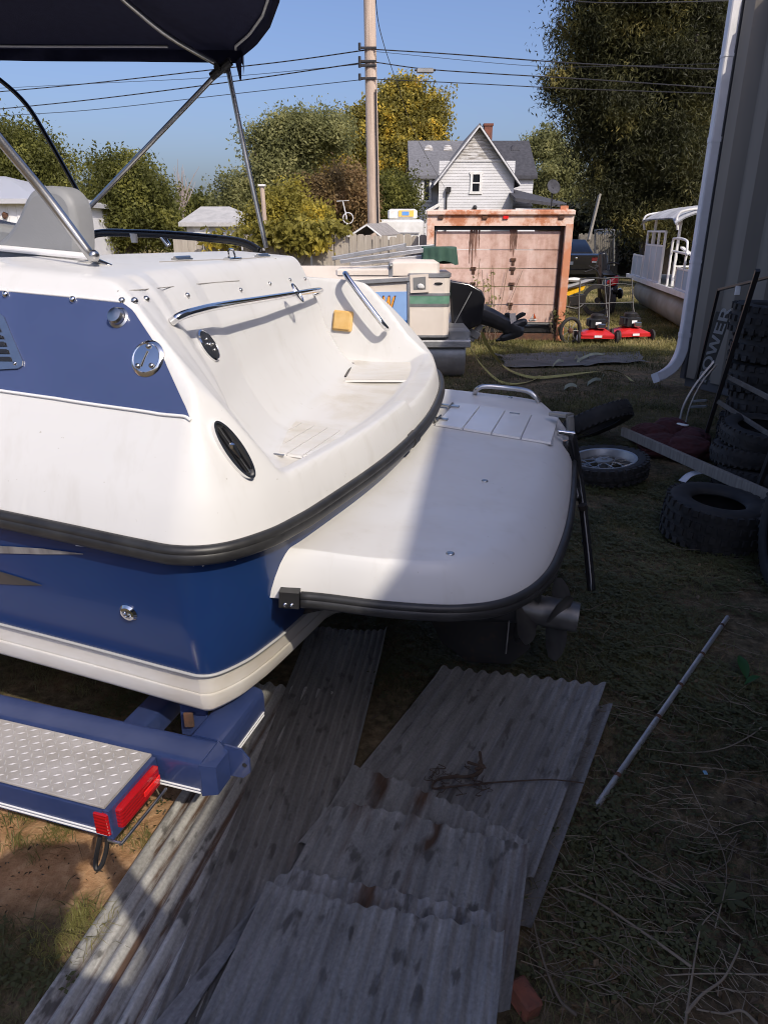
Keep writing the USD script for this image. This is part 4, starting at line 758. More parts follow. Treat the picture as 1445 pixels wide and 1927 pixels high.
# side vent grille, a stainless plate with dark slots
def on_surf(px, py, off): q, n = hw(px, py); return q + n * off
vq, vn = hw(2, 645); pl = [(-70, 590), (4, 592), (12, 600), (47, 682), (46, 690), (38, 696), (-70, 702)]
Vp = np.array([on_surf(max(px, -60), py, .006) for px, py in pl]); ctr = Vp.mean(0)
def patch(poly, off, mat_, nm, parent, th=.004):
    P = np.array([on_surf(px, py, off) for px, py in poly]); nn = np.cross(P[1] - P[0], P[2] - P[1]); c = P.mean(0); u, s_, vt = np.linalg.svd(P - c); ex, ey = vt[0], vt[1]; ez = np.cross(ex, ey)
    q_, n_ = hw(*np.mean(poly, 0))
    if ez @ n_ < 0: ey = -ey
    return part(parent, nm, prism(np.stack([(P - c) @ ex, (P - c) @ ey], 1), c, ex, ey, th), mat_)
vg = patch(pl, .007, M['steel'], 'side_vent', boat)
for i in range(5):
    y0 = 618 + i * 14; patch([(-66, y0), (2 + i * 5.6, y0 + 1), (5 + i * 5.6, y0 + 8), (-66, y0 + 7)], .0105, M['black'], 'vent_slot', vg, .002)
for p in ((33, 686), (0, 602)): part(vg, 'screw', lathe([(.005, 0), (.004, .003), (0, .0035)], on_surf(*p, .009), vn, 10), M['chrome'], smooth=True)
# oval chrome air vent on the corner
q0, n0 = hw(401, 797); q1, n1 = hw(474, 903); c = (q0 + q1) / 2; qm, nm_ = hw(436, 850); ax_ = (q1 - q0) / 2; L = np.linalg.norm(ax_); ax_ /= L; ay_ = np.cross(nm_, ax_); ay_ /= np.linalg.norm(ay_); az_ = np.cross(ax_, ay_)
cc_ = qm * .55 + c * .45 + nm_ * .004; th_ = np.linspace(0, 2 * np.pi, 48, endpoint=False); ell = lambda f, g: np.stack([np.cos(th_) * L * f, np.sin(th_) * .027 * g], 1)
ov = part(boat, 'oval_vent', prism(Polygon(ell(1, 1), [ell(.93, .74)]), cc_, ax_, ay_, .02), M['chrome'])
part(ov, 'vent_core', prism(ell(.95, .78), cc_ - az_ * .003, ax_, ay_, .012), M['black'])
for k in (-.009, 0.0, .009): part(ov, 'slat', rbar(cc_ - ax_ * L * .8 * math.sqrt(1 - (abs(k) / .022) ** 2) + ay_ * k + az_ * .005, cc_ + ax_ * L * .8 * math.sqrt(1 - (abs(k) / .022) ** 2) + ay_ * k + az_ * .005, .004, .006, up=az_), M['steel'] if k == 0 else M['black_gloss'])
part(ov, 'boss', hull(ball(cc_ + az_ * .008 - ax_ * .012, .009, 3), ball(cc_ + az_ * .008 + ax_ * .02, .004, 3)), M['chrome'])
# hull fitting and painted swooshes
def hull_pt(px, py, off=0.):
    d = BR @ ray(px, py); o = BR @ (np.array([0, 0, EYE]) - BO); best = None
    for t in np.linspace(1.0, 3.2, 1500):
        p = o + d * t
        ins_ = np.interp(p[2], [-.487, -.418, -.40, -.32, -.22, -.12, -.04, 0], [.110, .094, .086, .062, .042, .028, .012, .004]); sn = np.interp(p[0], [-2.2, -1.2, -.6, -.30, -.19], [-1.21, -1.225, -1.238, -1.248, -1.243]) + ins_
        if p[1] > sn: best = p; break
    n = np.array([0, -1, -.18]); n /= np.linalg.norm(n); return best + n * off, n
q, n = hull_pt(243, 1152); th = part(boat, 'drain_fitting', lathe([(.026, 0), (.026, .004), (.020, .010), (.013, .011), (.011, .002), (0, .0)], W(q), n @ BR, 22), M['chrome'], smooth=35)
M['swoosh'] = mat('silver_graphic', (.38, .38, .39), .35, .5, col2=(.20, .20, .21), scale=5, stretch=(5, 1, 1)); M['swoosh_dark'] = mat('dark_graphic', (.03, .03, .032), .3, coat=.4)
def decal(nm, poly, mat_, off): 
    P = np.array([hull_pt(*p, off)[0] for p in poly]); m = len(P) // 2; A, B = P[:m], P[m:][::-1]; part(hull_, nm, Wm(grid_mesh(np.array([A, B]))), mat_)
decal('graphic', [(-90, 1019), (0, 1026), (80, 1031), (158, 1041), (158, 1042), (80, 1042), (0, 1040), (-90, 1040)], M['swoosh'], .003)
decal('graphic', [(-90, 1060), (0, 1074), (40, 1086), (80, 1100), (80, 1101), (40, 1100), (0, 1098), (-90, 1094)], M['swoosh_dark'], .003)
# grab rail on the transom with a round emblem, speaker, shower box, far grab rail
q0, n0 = hw(322, 607); q1, n1 = hw(590, 555); n1 = n0 * .6 + n1 * .4; n1 /= np.linalg.norm(n1); off = .055
rp = smooth_path([q0, q0 + n0 * off * .55 + (q1 - q0) * .006, q0 + n0 * off * .8 + (q1 - q0) * .05] + [q0 + (q1 - q0) * t + (n0 * (1 - t) + n1 * t) * off for t in (.15, .4, .65, .88)] + [q1 + n1 * off * .8, q1], 8)
tr = part(boat, 'grab_rail', tube(rp, .0118, 12), M['chrome'], smooth=True)
eye_ = np.array([0, 0, EYE]); dr_ = ray(563, 562); dr_ = dr_ / np.linalg.norm(dr_); tt_ = (rp - eye_) @ dr_; kk_ = np.argmin(np.linalg.norm(eye_ + np.outer(tt_, dr_) - rp, axis=1)); ec = rp[kk_] - dr_ * .024
rx = rp[min(kk_ + 2, len(rp) - 1)] - rp[max(kk_ - 2, 0)]; rx /= np.linalg.norm(rx); nv = -dr_ * .5 + n0; nv -= rx * (nv @ rx); nv /= np.linalg.norm(nv); uv_ = np.cross(rx, nv)
ring = np.array([ec + math.cos(t) * rx * .026 + math.sin(t) * uv_ * .040 for t in np.linspace(0, 2 * np.pi, 28, endpoint=False)])
em = part(tr, 'emblem_ring', tube(ring, .0055, 8, closed=True), M['chrome'], smooth=True)
part(tr, 'emblem_bar', cat_([tube([ec - uv_ * .036, ec + uv_ * .036], .004, 6), hull(ball(ec, (.009, .009, .013), 3))]), M['steel'])
sp = fit('stereo_remote', 391, 651, [(.052, 0), (.052, .006), (.047, .009), (.0455, .007)], M['chrome'])
q, n = hw(391, 651); part(sp, 'face', lathe([(.046, .0), (.046, .0075), (.044, .0085), (0, .0095)], q, n, 26), M['black'], smooth=30)
t1 = rx - n * (n @ rx); t1 /= np.linalg.norm(t1); t2 = np.cross(n, t1)
for u_, v_, r_b in ((0, 0, .007), (-.006, .019, .004), (.008, -.018, .004), (-.02, .004, .0045), (.02, 0, .0035)):
    part(sp, 'button', lathe([(r_b, 0), (r_b * .9, .004), (0, .0045)], q + n * .009 + t1 * u_ + t2 * v_, n, 10), M['steel'], smooth=True)
q, n = hw(646, 604); wx = BA; wz = np.cross(wx, n); wz /= np.linalg.norm(wz); wx = np.cross(n, wz)
sbx = part(boat, 'shower_box', rbox(q + n * .008, (.110, .110, .024), .012, np.stack([wx, wz, n], 1)), M['amber'], smooth=40)
part(sbx, 'lid', rbox(q + n * .022, (.09, .09, .012), .0055, np.stack([wx, wz, n], 1)), M['amber'], smooth=40)
n0 = n1 = np.array([.05, -.965, .25]) @ BR; q0, q1 = W(U(652, 516, 1, 1.09)), W(U(729, 618, 1, 1.035))
fr = smooth_path([q0, q0 + n0 * .04 + (q1 - q0) * .02, q0 + n0 * .062 + (q1 - q0) * .12, (q0 + q1) / 2 + n0 * .068, q1 + n1 * .06 - (q1 - q0) * .1, q1 + n1 * .035, q1], 8)
part(boat, 'grab_rail', tube(fr, .0145, 12), M['chrome'], smooth=True)
# hinges and latch at the back edge of the engine hatch
for px, py in ((343, 489), (494, 483)):
    q, n = hw(px, py); part(boat, 'hatch_hinge', cat_([rbar(q + n * .004 - BS * .05 , q + n * .004 + BS * .05, .03, .007, up=n), cyl(q + n * .009 - BS * .05, q + n * .009 + BS * .05, .006, 8)]), M['steel'])
q, n = hw(438, 489); part(boat, 'hatch_latch', cat_([rbar(q + n * .005 - BS * .05, q + n * .005 + BS * .05, .03, .01, up=n), tube(smooth_path([q + n * .01 - BS * .03, q + n * .035 - BS * .035, q + n * .04 + BS * .0, q + n * .012 + BS * .02], 5), .004, 6)]), M['chrome'], smooth=30)
# floor hatch with grooved planks, and the step panel
fh = [(465, 838), (540, 797), (556, 795), (648, 813), (656, 821), (650, 829), (586, 858), (570, 862), (480, 850)]
def floor_pt(px, py, z): q = U(px, py, 2, z); return q
Z0 = .06
def floor_z(poly): P = np.array([floor_pt(px, py, .06)[:2] for px, py in poly]); c = P.mean(0); Q_ = np.vstack([P * .9 + c * .1, P * .5 + c * .5, [c]]); return float(np.percentile(deck_h(Q_[:, 0], Q_[:, 1]), 35))
def floor_poly(nm, poly, z, mat_, th, parent): P = np.array([floor_pt(px, py, z)[:2] for px, py in poly]); return part(parent, nm, Wm(prism(Polygon(P).buffer(-.004).buffer(.004), (0, 0, z), (1, 0, 0), (0, 1, 0), th)), mat_)
Z0 = floor_z(fh) + .001
ph_ = floor_poly('floor_hatch', fh, Z0 + .003, M['grey_inner'], .004, boat)
FHP = np.array([floor_pt(px, py, Z0 + .005)[:2] for px, py in fh]); FP = Polygon(FHP).buffer(-.003)
d1 = np.array(floor_pt(540, 797, Z0)[:2]) - np.array(floor_pt(465, 838, Z0)[:2]); d1 /= np.linalg.norm(d1); d2 = np.array([d1[1], -d1[0]])
pr = (FHP - FHP.mean(0)) @ d2; e_ = np.linspace(pr.min(), pr.max(), 6); o_ = FHP.mean(0)
for i in range(5):
    w0, w1 = e_[i] + .002, e_[i + 1] - .002; st = Polygon([o_ + d1 * -1 + d2 * w0, o_ + d1 * 1 + d2 * w0, o_ + d1 * 1 + d2 * w1, o_ + d1 * -1 + d2 * w1]).intersection(FP)
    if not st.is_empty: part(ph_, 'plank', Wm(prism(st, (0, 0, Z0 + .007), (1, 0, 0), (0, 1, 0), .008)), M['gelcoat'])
q = floor_pt(524, 856, Z0 + .012); part(ph_, 'latch', Wm(rbox(q, (.035, .014, .006), .002)), M['steel'])
q = floor_pt(467, 844, Z0 + .012); part(ph_, 'latch', Wm(rbox(q, (.014, .014, .006), .002)), M['steel'])
SPP = [(648, 717), (667, 681), (792, 683), (800, 712), (800, 738), (786, 717)]; Z0 = floor_z(SPP) + .001
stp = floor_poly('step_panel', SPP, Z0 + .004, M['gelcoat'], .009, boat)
part(stp, 'strap', Wm(rbar(floor_pt(650, 708, Z0 + .009), floor_pt(664, 683, Z0 + .009), .012, .006)), M['black'])
q = floor_pt(784, 694, Z0 + .010); part(stp, 'latch', Wm(rbox(q, (.05, .016, .006), .003)), M['black'])
# far gunwale rail
g = [(166, 456), (172, 444), (190, 438), (240, 438), (330, 442), (420, 450), (452, 455), (472, 462), (488, 472)]
gp = np.array([W(U(px, py, 1, 1.12)) for px, py in g]); part(boat, 'gunwale_rail', tube(smooth_path(gp, 8), .021, 12), M['black_gloss'], smooth=True)
part(boat, 'rail_stanchion', tube([W(U(303, 442, 1, 1.12)), W(U(318, 462, 1, 1.12))], .016, 10), M['chrome'], smooth=True)
part(boat, 'cup_holder', lathe([(.016, 0), (.022, .045), (.021, .048), (.016, .045), (.014, .01), (0, .01)], W((-1.9, 1.10, .555)), BH, 18), M['white'], smooth=35)
# grey seat backs
gs = smooth_path([(-20, 492), (-20, 478), (0, 466), (30, 440), (50, 410), (64, 378), (80, 358), (108, 350), (135, 356), (154, 378), (162, 410), (166, 450), (165, 478), (160, 489)], 6)
P = np.array([U(px, py, 1, -.50) for px, py in gs])[:, [0, 2]]
def slab(P2, s, th, nm, mat_): 
    pg = Polygon(P2).buffer(0); lay = [(0, -th / 2, -.022), (0, -th / 2 + .006, -.010), (0, -th / 2 + .018, 0), (0, th / 2 - .018, 0), (0, th / 2 - .006, -.010), (0, th / 2, -.022)]
    R_ = np.array(pg.exterior.coords)[:-1]; R_ = R_ if pg.exterior.is_ccw else R_[::-1]; t = np.roll(R_, -1, 0) - np.roll(R_, 1, 0); t /= np.linalg.norm(t, axis=1, keepdims=True); nn = np.stack([t[:, 1], -t[:, 0]], 1)
    rows = [np.column_stack([R_ + nn * b, np.full(len(R_), s + o)])[:, [0, 2, 1]] for _, o, b in lay]; Vv = np.array([np.vstack([r, r[:1]]) for r in rows]); m = grid_mesh(Vv)
    caps = [prism(Polygon(R_ + nn * -.022), (0, s + o, 0), (1, 0, 0), (0, 0, 1), .0005) for o in (-th / 2 + .0002, th / 2 - .0002)]
    return part(boat, nm, Wm(cat_([m] + caps)), mat_, smooth=45)
slab(P, -.50, .10, 'seat_back', M['grey_vinyl'])
P = np.array([U(px, py, 1, -.2) for px, py in smooth_path([(-60, 480), (-60, 410), (0, 417), (30, 424), (60, 430), (75, 445), (70, 480)], 5)])[:, [0, 2]]; slab(P, -.2, .14, 'seat_back', M['grey_vinyl'])
part(boat, 'cockpit_trim', Wm(rbar((-1.95, -.52, .605), (-.86, -.58, .597), .02, .02)), M['white'])
# bimini: tubes and canvas
J = np.array([-1.31, 1.08, 1.39]); M1 = U(165, 393, 1, 1.08); tb = []
def ttube(nm, pts, r=.0125, m='steel'): part(boat, nm, tube(smooth_path(W(np.array(pts)), 6), r, 12), M[m], smooth=True)
up_ = np.array([-.075, .0, .05])
ttube('bimini_tube', [M1, M1 * .5 + J * .5, J, J + (J - M1) * .06])
ttube('bimini_tube', [U(501, 466, 1, 1.08), U(462, 290, 1, 1.08), J + [.035, 0, .0]])
ttube('bimini_tube', [M1, U(90, 260, 1, 1.08), U(40, 185, 1, 1.08), U(-40, 118, 1, 1.08)], .0125, 'black_gloss')
F0 = U(177, 489, 1, -.72); ttube('bimini_tube', [F0 + [0, 0, .0], U(90, 372, 1, -.76), U(0, 262, 1, -.82), U(-120, 110, 1, -.9)], .0145)
ttube('bimini_bow', [J + [0, 0, .01], U(320, 68, 1, .82), U(240, 4, 1, .62), (-1.52, .2, 1.66), (-1.5, -.5, 1.62), (-1.35, -1.05, 1.42)])
part(boat, 'bimini_joint', cat_([cyl(W(J + [-.05, -.01, -.035]), W(J + [.055, -.01, .03]), .02, 10), cyl(W(J + [0, -.05, 0]), W(J + [0, .03, 0]), .016, 10)]), M['black'], smooth=30)
q, n = hw(180, 496); ft = part(boat, 'tube_foot', hull(ball(q + BA * .045, (.012, .012, .004), 6), ball(q - BA * .055, (.012, .012, .004), 6), ball(q + n * .010, (.018, .018, .006), 6)), M['steel'], smooth=True)
part(boat, 'tube_foot', hull(ball(W(F0) + BH * .012, .017, 6), ball(q + n * .012, .010, 6)), M['steel'], smooth=True)
M['seam'] = mat('deck_seam', (.34, .32, .29), .8)
for pl_ in ([(222, 549), (260, 546), (320, 540), (390, 533), (450, 528)], [(300, 493), (345, 491), (400, 489), (440, 488), (500, 484), (520, 487)]): part(boat, 'deck_seam', tube(smooth_path([on_surf(px, py, .0012) for px, py in pl_], 6), .0014, 5), M['seam'])
part(boat, 'tube_foot', hull(ball(W(M1) - BH * .02, .02, 4), ball(W(M1) + BH * .03 - BA * .03, .014, 4), ball(W(M1) - BH * .10, .012, 4)), M['black'], smooth=35)
# canvas: arched, aft edge sweeping from the far corner up and over
sv = np.concatenate([np.linspace(1.12, .85, 10), np.linspace(.8, -.8, 18), np.linspace(-.85, -1.12, 10)]); Vc = []
for s_ in sv:
    x = abs(s_); ha = np.interp(x, [0, .3, .6, .85, 1.0, 1.09, 1.12], [1.67, 1.65, 1.60, 1.54, 1.505, 1.485, 1.475]); ae = np.interp(x, [0, .4, .6, .8, .95, 1.06, 1.12], [-.62, -.69, -.78, -.92, -1.06, -1.19, -1.22])
    row = [(a_, s_, ha + (a_ - ae) * -.012 + .012 * math.sin((a_ - ae) * 4) * (1 - x)) for a_ in np.linspace(-3.3, ae, 22)]; row += [(ae + .012, s_, ha - .02), (ae + .006, s_ , ha - .055)]; Vc.append(row)
Vc = np.array(Vc); lip = Vc[0] * 1.; low = lip - [0, 0, .055]; lip2 = Vc[-1] * 1.; low2 = lip2 - [0, 0, .055]
Vc = np.concatenate([[low], Vc, [low2]]); cm = grid_mesh(Vc); up2 = Vc + [0, 0, .003]
part(boat, 'bimini_canopy', Wm(cat_([cm, grid_mesh(up2)])), M['canopy'], smooth=50)
part(boat, 'canopy_piping', tube(W(Vc[2][2:-6] - [0, .01, .006]), .006, 6), M['piping'], smooth=True)
part(boat, 'canopy_piping', tube(W(np.array([r[-3] for r in Vc[2:-2]]) - [0.03, 0, .012]), .006, 6), M['piping'], smooth=True)
q = Vc[1][-1]; part(boat, 'canopy_flap', hull(W(np.array([q + [-.03, 0, .02], q + [.02, -.05, .02], q + [-.02, -.0, -.07], q + [.0, -.02, -.075], q + [-.03, -.02, .0]]))), M['canopy'])
# stern drive with twin propellers
sd = part(boat, 'stern_drive', Wm(blob([[((-.02, .0, -.28), .14), ((.18, 0, -.30), .12), ((.26, 0, -.50), .085), ((.30, 0, -.62), .075)], [((.16, 0, -.66), .045), ((.30, 0, -.69), .078), ((.52, 0, -.66), .07)]], .02, 6)), M['black'], smooth=True)
part(sd, 'cavitation_plate', Wm(prism(smooth_path([(.0, 0), (.05, -.10), (.3, -.15), (.56, -.13), (.66, 0), (.56, .13), (.3, .15), (.05, .10), (0, 0)], 5), (0, 0, -.50), (1, 0, 0), (0, 1, 0), .014)), M['black'])
part(sd, 'skeg', Wm(prism([(.12, -.70), (.55, -.70), (.60, -.84), (.53, -.93), (.36, -.965), (.24, -.90)], (0, 0, 0), (1, 0, 0), (0, 0, 1), .022)), M['black_metal'])
M['prop'] = mat('propeller_steel', (.16, .155, .15), .4, .8, col2=(.09, .09, .09), scale=8)
for k, (x0, nb, hand) in enumerate(((.54, 4, 1), (.66, 3, -1))):
    pr_ = part(sd, 'propeller', Wm(lathe([(0, -.06), (.062, -.06), (.06, .05), (.058, .075), (.05, .075), (.05, 0)], (x0 + .03, 0, -.66), (1, 0, 0), 22)), M['prop'], smooth=40)
    for b in range(nb):
        a0 = b * 2 * math.pi / nb + k * .5; gr = []
        for r_ in np.linspace(.055, .19, 7):
            wd_ = .075 * math.sin(math.pi * np.clip((r_ - .0) / .205, 0, 1)) ** .7; row = []
            for t in np.linspace(-1, 1, 6):
                an = a0 + hand * t * wd_ / max(r_, .08) * .75 + (r_ - .05) * 1.6 * hand; row.append((x0 + .03 + t * wd_ * .55, r_ * math.cos(an), -.66 + r_ * math.sin(an)))
            gr.append(row)
        g_ = np.array(gr); part(pr_, 'blade', Wm(cat_([grid_mesh(g_), grid_mesh(g_ + [.004, 0, 0])])), M['prop'], smooth=True)
part(sd, 'wire_stub', cyl(W((.50, -.05, -.52)), W((.51, -.05, -.86)), .003, 6), M['steel'])

# ------------------------------------------------------------------ trailer (level, same heading)
TA = np.array([math.cos(BY), -math.sin(BY), 0]); TS_ = BS; TO = np.array([BO[0], BO[1], 0.])
def TW(a, s, z): return TO + TA * a + TS_ * s + np.array([0, 0, z])
trl = thing('boat_trailer', 'navy blue boat trailer with a diamond plate step and red tail light', 'trailer', TO)
TZ = .43
A0 = lambda px, py, z=TZ: (lambda w: (float((w - TO) @ TA), float((w - TO) @ TS_)))(G(px, py, z))
for sg in (-1, 1): part(trl, 'side_beam', rbar(TW(-5.2, sg * 1.215, TZ - .055), TW(-.195, sg * 1.215, TZ - .055), .105, .11, .018), M['trailer'], smooth=30)
for sg in (-1, 1): part(trl, 'end_post', rbar(TW(-.235, sg * 1.163, TZ - .054), TW(-.235, sg * .91, TZ - .054), .105, .106, .022), M['trailer'], smooth=30)
for ac in (-.55, -3.2): part(trl, 'cross_beam', rbar(TW(ac, -1.163, TZ - .14), TW(ac, 1.163, TZ - .14), .09, .09, .018), M['trailer'], smooth=30)
bst = part(trl, 'end_plate', hull(np.array([TW(-.198 + i * .04, -1.215 + w_, z_) for i, wv in ((0, .052), (1, .034)) for w_ in (-wv, wv) for z_ in (TZ - .108, TZ - .004 - i * .012)])), M['trailer'], smooth=25)
part(trl, 'tie_plate', prism([(0, -.055), (.052, -.052), (.075, -.028), (.075, .018), (.052, .046), (0, .05)], TW(-.172, -1.175, TZ - .05), TA, (0, 0, 1), .006), M['trailer'])
part(trl, 'tie_hole', cyl(TW(-.112, -1.175, TZ - .055), TW(-.112, -1.1795, TZ - .055), .007, 12), M['black'])
for ac, ds_ in ((-.268, 0),): 
    part(trl, 'bunk_bracket', rbar(TW(-.34, -1.06, TZ - .1), TW(-.34, -1.045, TZ + .08), .012, .09, .003, up=TA), M['trailer'])
    part(trl, 'bunk', rbar(TW(-3.4, -.62, TZ - .03), TW(-.30, -.62, TZ - .06), .14, .045), M['black'])
    part(trl, 'bunk', rbar(TW(-3.4, .62, TZ - .03), TW(-.30, .62, TZ - .06), .14, .045), M['black'])
part(trl, 'rust_patch', rbox(TW(-.345, -1.078, TZ - .03), (.03, .012, .05), .004), M['rust'])
# pinstripes on the beams
def stripe(p0, p1, n): 
    for o in (.012, .022): part(trl, 'pinstripe', rbar(p0 + n * .0012 + np.array([0, 0, o]), p1 + n * .0012 + np.array([0, 0, o]), .003, .005, .001), M['white_stripe'])
stripe(TW(-.355, -1.2675, TZ - .108), TW(-.20, -1.2675, TZ - .108), -TS_); stripe(TW(-.1825, -1.10, TZ - .105), TW(-.1825, -.92, TZ - .105), TA)
# fender step
sf = part(trl, 'fender_skirt', cat_([rbar(TW(-1.6, -1.468, TZ - .05), TW(-.345, -1.468, TZ - .05), .012, .085, .003), rbar(TW(-.335, -1.47, TZ - .05), TW(-.335, -1.455, TZ - .05), .02, .088, .003)]), M['trailer'])
for o in (-.082, -.072): part(trl, 'pinstripe', rbar(TW(-1.6, -1.4755, TZ + o), TW(-.34, -1.4755, TZ + o), .003, .005, .001), M['white_stripe'])
stp_ = part(trl, 'step_plate', rbar(TW(-1.6, -1.3715, TZ + .001), TW(-.338, -1.3715, TZ + .001), .20, .008, .002), M['treadplate'])
Lz = []
for i in range(52):
    for jx in range(9):
        a_ = -.36 - i * .0235 ; s_ = -1.4575 + jx * .0215 ; fl_ = (i + jx) % 2; c = TW(a_, s_, TZ + .0055); d = TA * math.cos(.62 if fl_ else -.95) + TS_ * math.sin(.62 if fl_ else -.95); w = np.cross([0, 0, 1], d)
        Lz.append(np.array([c - d * .0115, c + w * .003, c + d * .0115, c - w * .003, c + [0, 0, .0022]]))
Lv = np.vstack(Lz); k = np.arange(len(Lz))[:, None] * 5; Lf = np.vstack([k + t for t in ([0, 4, 1], [1, 4, 2], [2, 4, 3], [3, 4, 0])])[:, [0, 2, 1]]
part(stp_, 'tread_lugs', (Lv, Lf), M['tread'], kind='stuff')
lt_ = part(trl, 'light_housing', rbox(TW(-.335, -1.3715, TZ - .052), (.02, .205, .095), .004, np.stack([TA, TS_, [0, 0, 1]], 1)), M['trailer'])
part(trl, 'tail_light', rbox(TW(-.322, -1.366, TZ - .049), (.028, .172, .064), .010, np.stack([TA, TS_, [0, 0, 1]], 1)), M['red_lens'], smooth=40)
part(trl, 'tail_light', rbox(TW(-.350, -1.466, TZ - .049), (.045, .03, .070), .008, np.stack([TA, TS_, [0, 0, 1]], 1)), M['red_lens'], smooth=40)
M['lens_bar'] = mat('light_reflector', (.75, .02, .02), .15, coat=.5)
part(trl, 'reflector', rbox(TW(-.3065, -1.325, TZ - .05), (.004, .07, .016), .0015, np.stack([TA, TS_, [0, 0, 1]], 1)), M['lens_bar'])
part(trl, 'light_guard', tube(smooth_path([TW(-.34, -1.475, TZ - .098), TW(-.305, -1.474, TZ - .098), TW(-.300, -1.46, TZ - .098), TW(-.300, -1.28, TZ - .098)], 6), .0042, 8), M['steel'])
part(trl, 'hook', tube(smooth_path([TW(-.352, -1.46, TZ - .09), TW(-.35, -1.475, TZ - .13), TW(-.355, -1.495, TZ - .165), TW(-.365, -1.505, TZ - .172), TW(-.372, -1.492, TZ - .15), TW(-.368, -1.47, TZ - .10)], 6), .006, 8), M['black_metal'])
part(trl, 'light_wire', tube(smooth_path([TW(-.325, -1.29, TZ - .095), TW(-.31, -1.29, TZ - .13), TW(-.33, -1.27, TZ - .15), TW(-.35, -1.26, TZ - .12)], 6), .002, 5), M['straw'])
for ac in (-2.2, -3.0):
    for sg in (-1, 1):
        pos = TW(ac - .1, sg * 1.37, .32); part(trl, 'wheel', lathe([(0, -.06), (.19, -.07), (.2, -.1), (.29, -.1), (.32, -.06), (.32, .06), (.29, .1), (.2, .1), (.19, .07), (0, .06)], pos, TS_), M['tire'], smooth=30)
# ------------------------------------------------------------------ corrugated sheets lying on the ground
def sheet(label, nl, nr, fr, fl, z, ridges, mat_, amp=.008, bend=(0, 0), wav=.004, seed=0, jag=.006, n0=0., bendf=None, prof=1.0):
    """corners near-left, near-right, far-right, far-left (ground x, y); ridges run near to far. The prim's y axis follows the ridges"""
    nl, nr, fr, fl = (np.asarray(p, float)[:2] for p in (nl, nr, fr, fl)); r = np.random.default_rng(seed)
    L = np.linalg.norm((fl + fr - nl - nr) / 2); nu, nv = int(ridges * 10) + 1, max(int(L / .03), 10)
    u, v = np.linspace(0, 1, nu), np.linspace(0, 1, nv); Um, Vm = np.meshgrid(u, v, indexing='ij')
    e0, e1 = meshkit.fbm(np.stack([u * ridges * .7, u * 0 + seed, u * 0], -1), 3, seed) - .5, meshkit.fbm(np.stack([u * ridges * .7, u * 0 + seed + 9, u * 0], -1), 3, seed) - .5
    Vj = Vm + (1 - Vm) * (e0[:, None] * jag / L * 3) + Vm * (e1[:, None] * jag / L * 3)
    xy = ((1 - Um) * (1 - Vj))[..., None] * nl + (Um * (1 - Vj))[..., None] * nr + (Um * Vj)[..., None] * fr + ((1 - Um) * Vj)[..., None] * fl
    ph = 2 * np.pi * (Um * ridges + n0); s = np.sin(ph); s = np.sign(s) * np.abs(s) ** prof
    fade = .55 + .45 * meshkit.fbm(np.stack([Um * 2.2, Vm * 2.2, Um * 0 + seed], -1), 2, seed + 5) * 1.6
    zz = z + amp * s * np.clip(fade, .3, 1.2) + wav * 2 * (meshkit.fbm(np.stack([Um * 2.5, Vm * L * 2.2, Um * 0], -1), 3, seed + 2) - .5) + bend[0] * (2 * Um - 1) ** 2 + bend[1] * (2 * Vm - 1) ** 2
    zz = zz + .008 * np.clip((Vm - .93) / .07, 0, 1) ** 2 + .012 * np.clip((Um - .95) / .05, 0, 1) ** 2
    if bendf is not None: zz = zz + bendf(Um, Vm)
    o = np.append((nl + nr) / 2, 0); dy = (fl + fr - nl - nr) / 2; dy /= np.linalg.norm(dy); dx = np.array([dy[1], -dy[0]])
    P = xy - o[:2]; loc = np.stack([P @ dx, P @ dy, zz], -1); m = grid_mesh(loc); m2 = grid_mesh(loc - [0, 0, .0016]); m.invert()
    name = '/World/' + numbered('corrugated_sheet'); x = UsdGeom.Xform.Define(stage, name); x.AddTransformOp().Set(Gf.Matrix4d(dx[0], dx[1], 0, 0, dy[0], dy[1], 0, 0, 0, 0, 1, 0, o[0], o[1], 0, 1))
    tag(x.GetPrim(), label, 'metal sheet', 'corrugated iron sheets on the ground'); LOC[name] = np.zeros(3)
    part(name, 'panel', cat_([m, m2]), mat_, smooth=True, world=False); return name
def ext(p, d, k): return np.asarray(p)[:2] + np.asarray(d)[:2] * k
g_ = lambda px, py, z=.02: G(px, py, z)[:2]
d1_ = (g_(340, 1490) - g_(45, 1927)); d1_ /= np.linalg.norm(d1_); w1_ = np.array([d1_[1], -d1_[0]])
a_ = g_(45, 1927) - d1_ * .5; b_ = g_(340, 1490) + d1_ * .62
sheet('long sheet in the sun beside the trailer step, rust running down its valleys', a_, a_ + w1_ * .48, b_ + w1_ * .48, b_, .018, 9, M['galv1'], .012, seed=1, prof=.8)
nl2, fl2, fr2, nr2 = g_(300, 1927), g_(583, 1190), g_(728, 1198), g_(668, 1445)
dd_ = (fr2 - nr2); dd_ /= np.linalg.norm(dd_)
nl2 = nl2 - dd_ * .35; nr2b = nr2 - dd_ * 1.25
sheet('dull grey sheet reaching under the swim platform with a curled far end', nl2, nr2b, fr2, fl2, .036, 12, M['galv2'], .005, bendf=lambda u, v: .03 * np.clip(v - .9, 0, 1) * 10 * (2 * u - 1) ** 2 * .6, wav=.008, seed=2, n0=.2)
sheet('wide sheet half hidden under the cleanly ribbed one, its rounded right corner showing', g_(640, 1560), g_(1000, 1752), g_(1152, 1332), g_(860, 1300), .022, 9.5, M['galv2'], .007, seed=3)
sheet('cleanly ribbed grey sheet with a dry root lying across it', g_(560, 1600), g_(1003, 1668), g_(1138, 1302), g_(830, 1268), .040, 12.5, M['galv3'], .010, bend=(0, .006), seed=4, prof=.75)
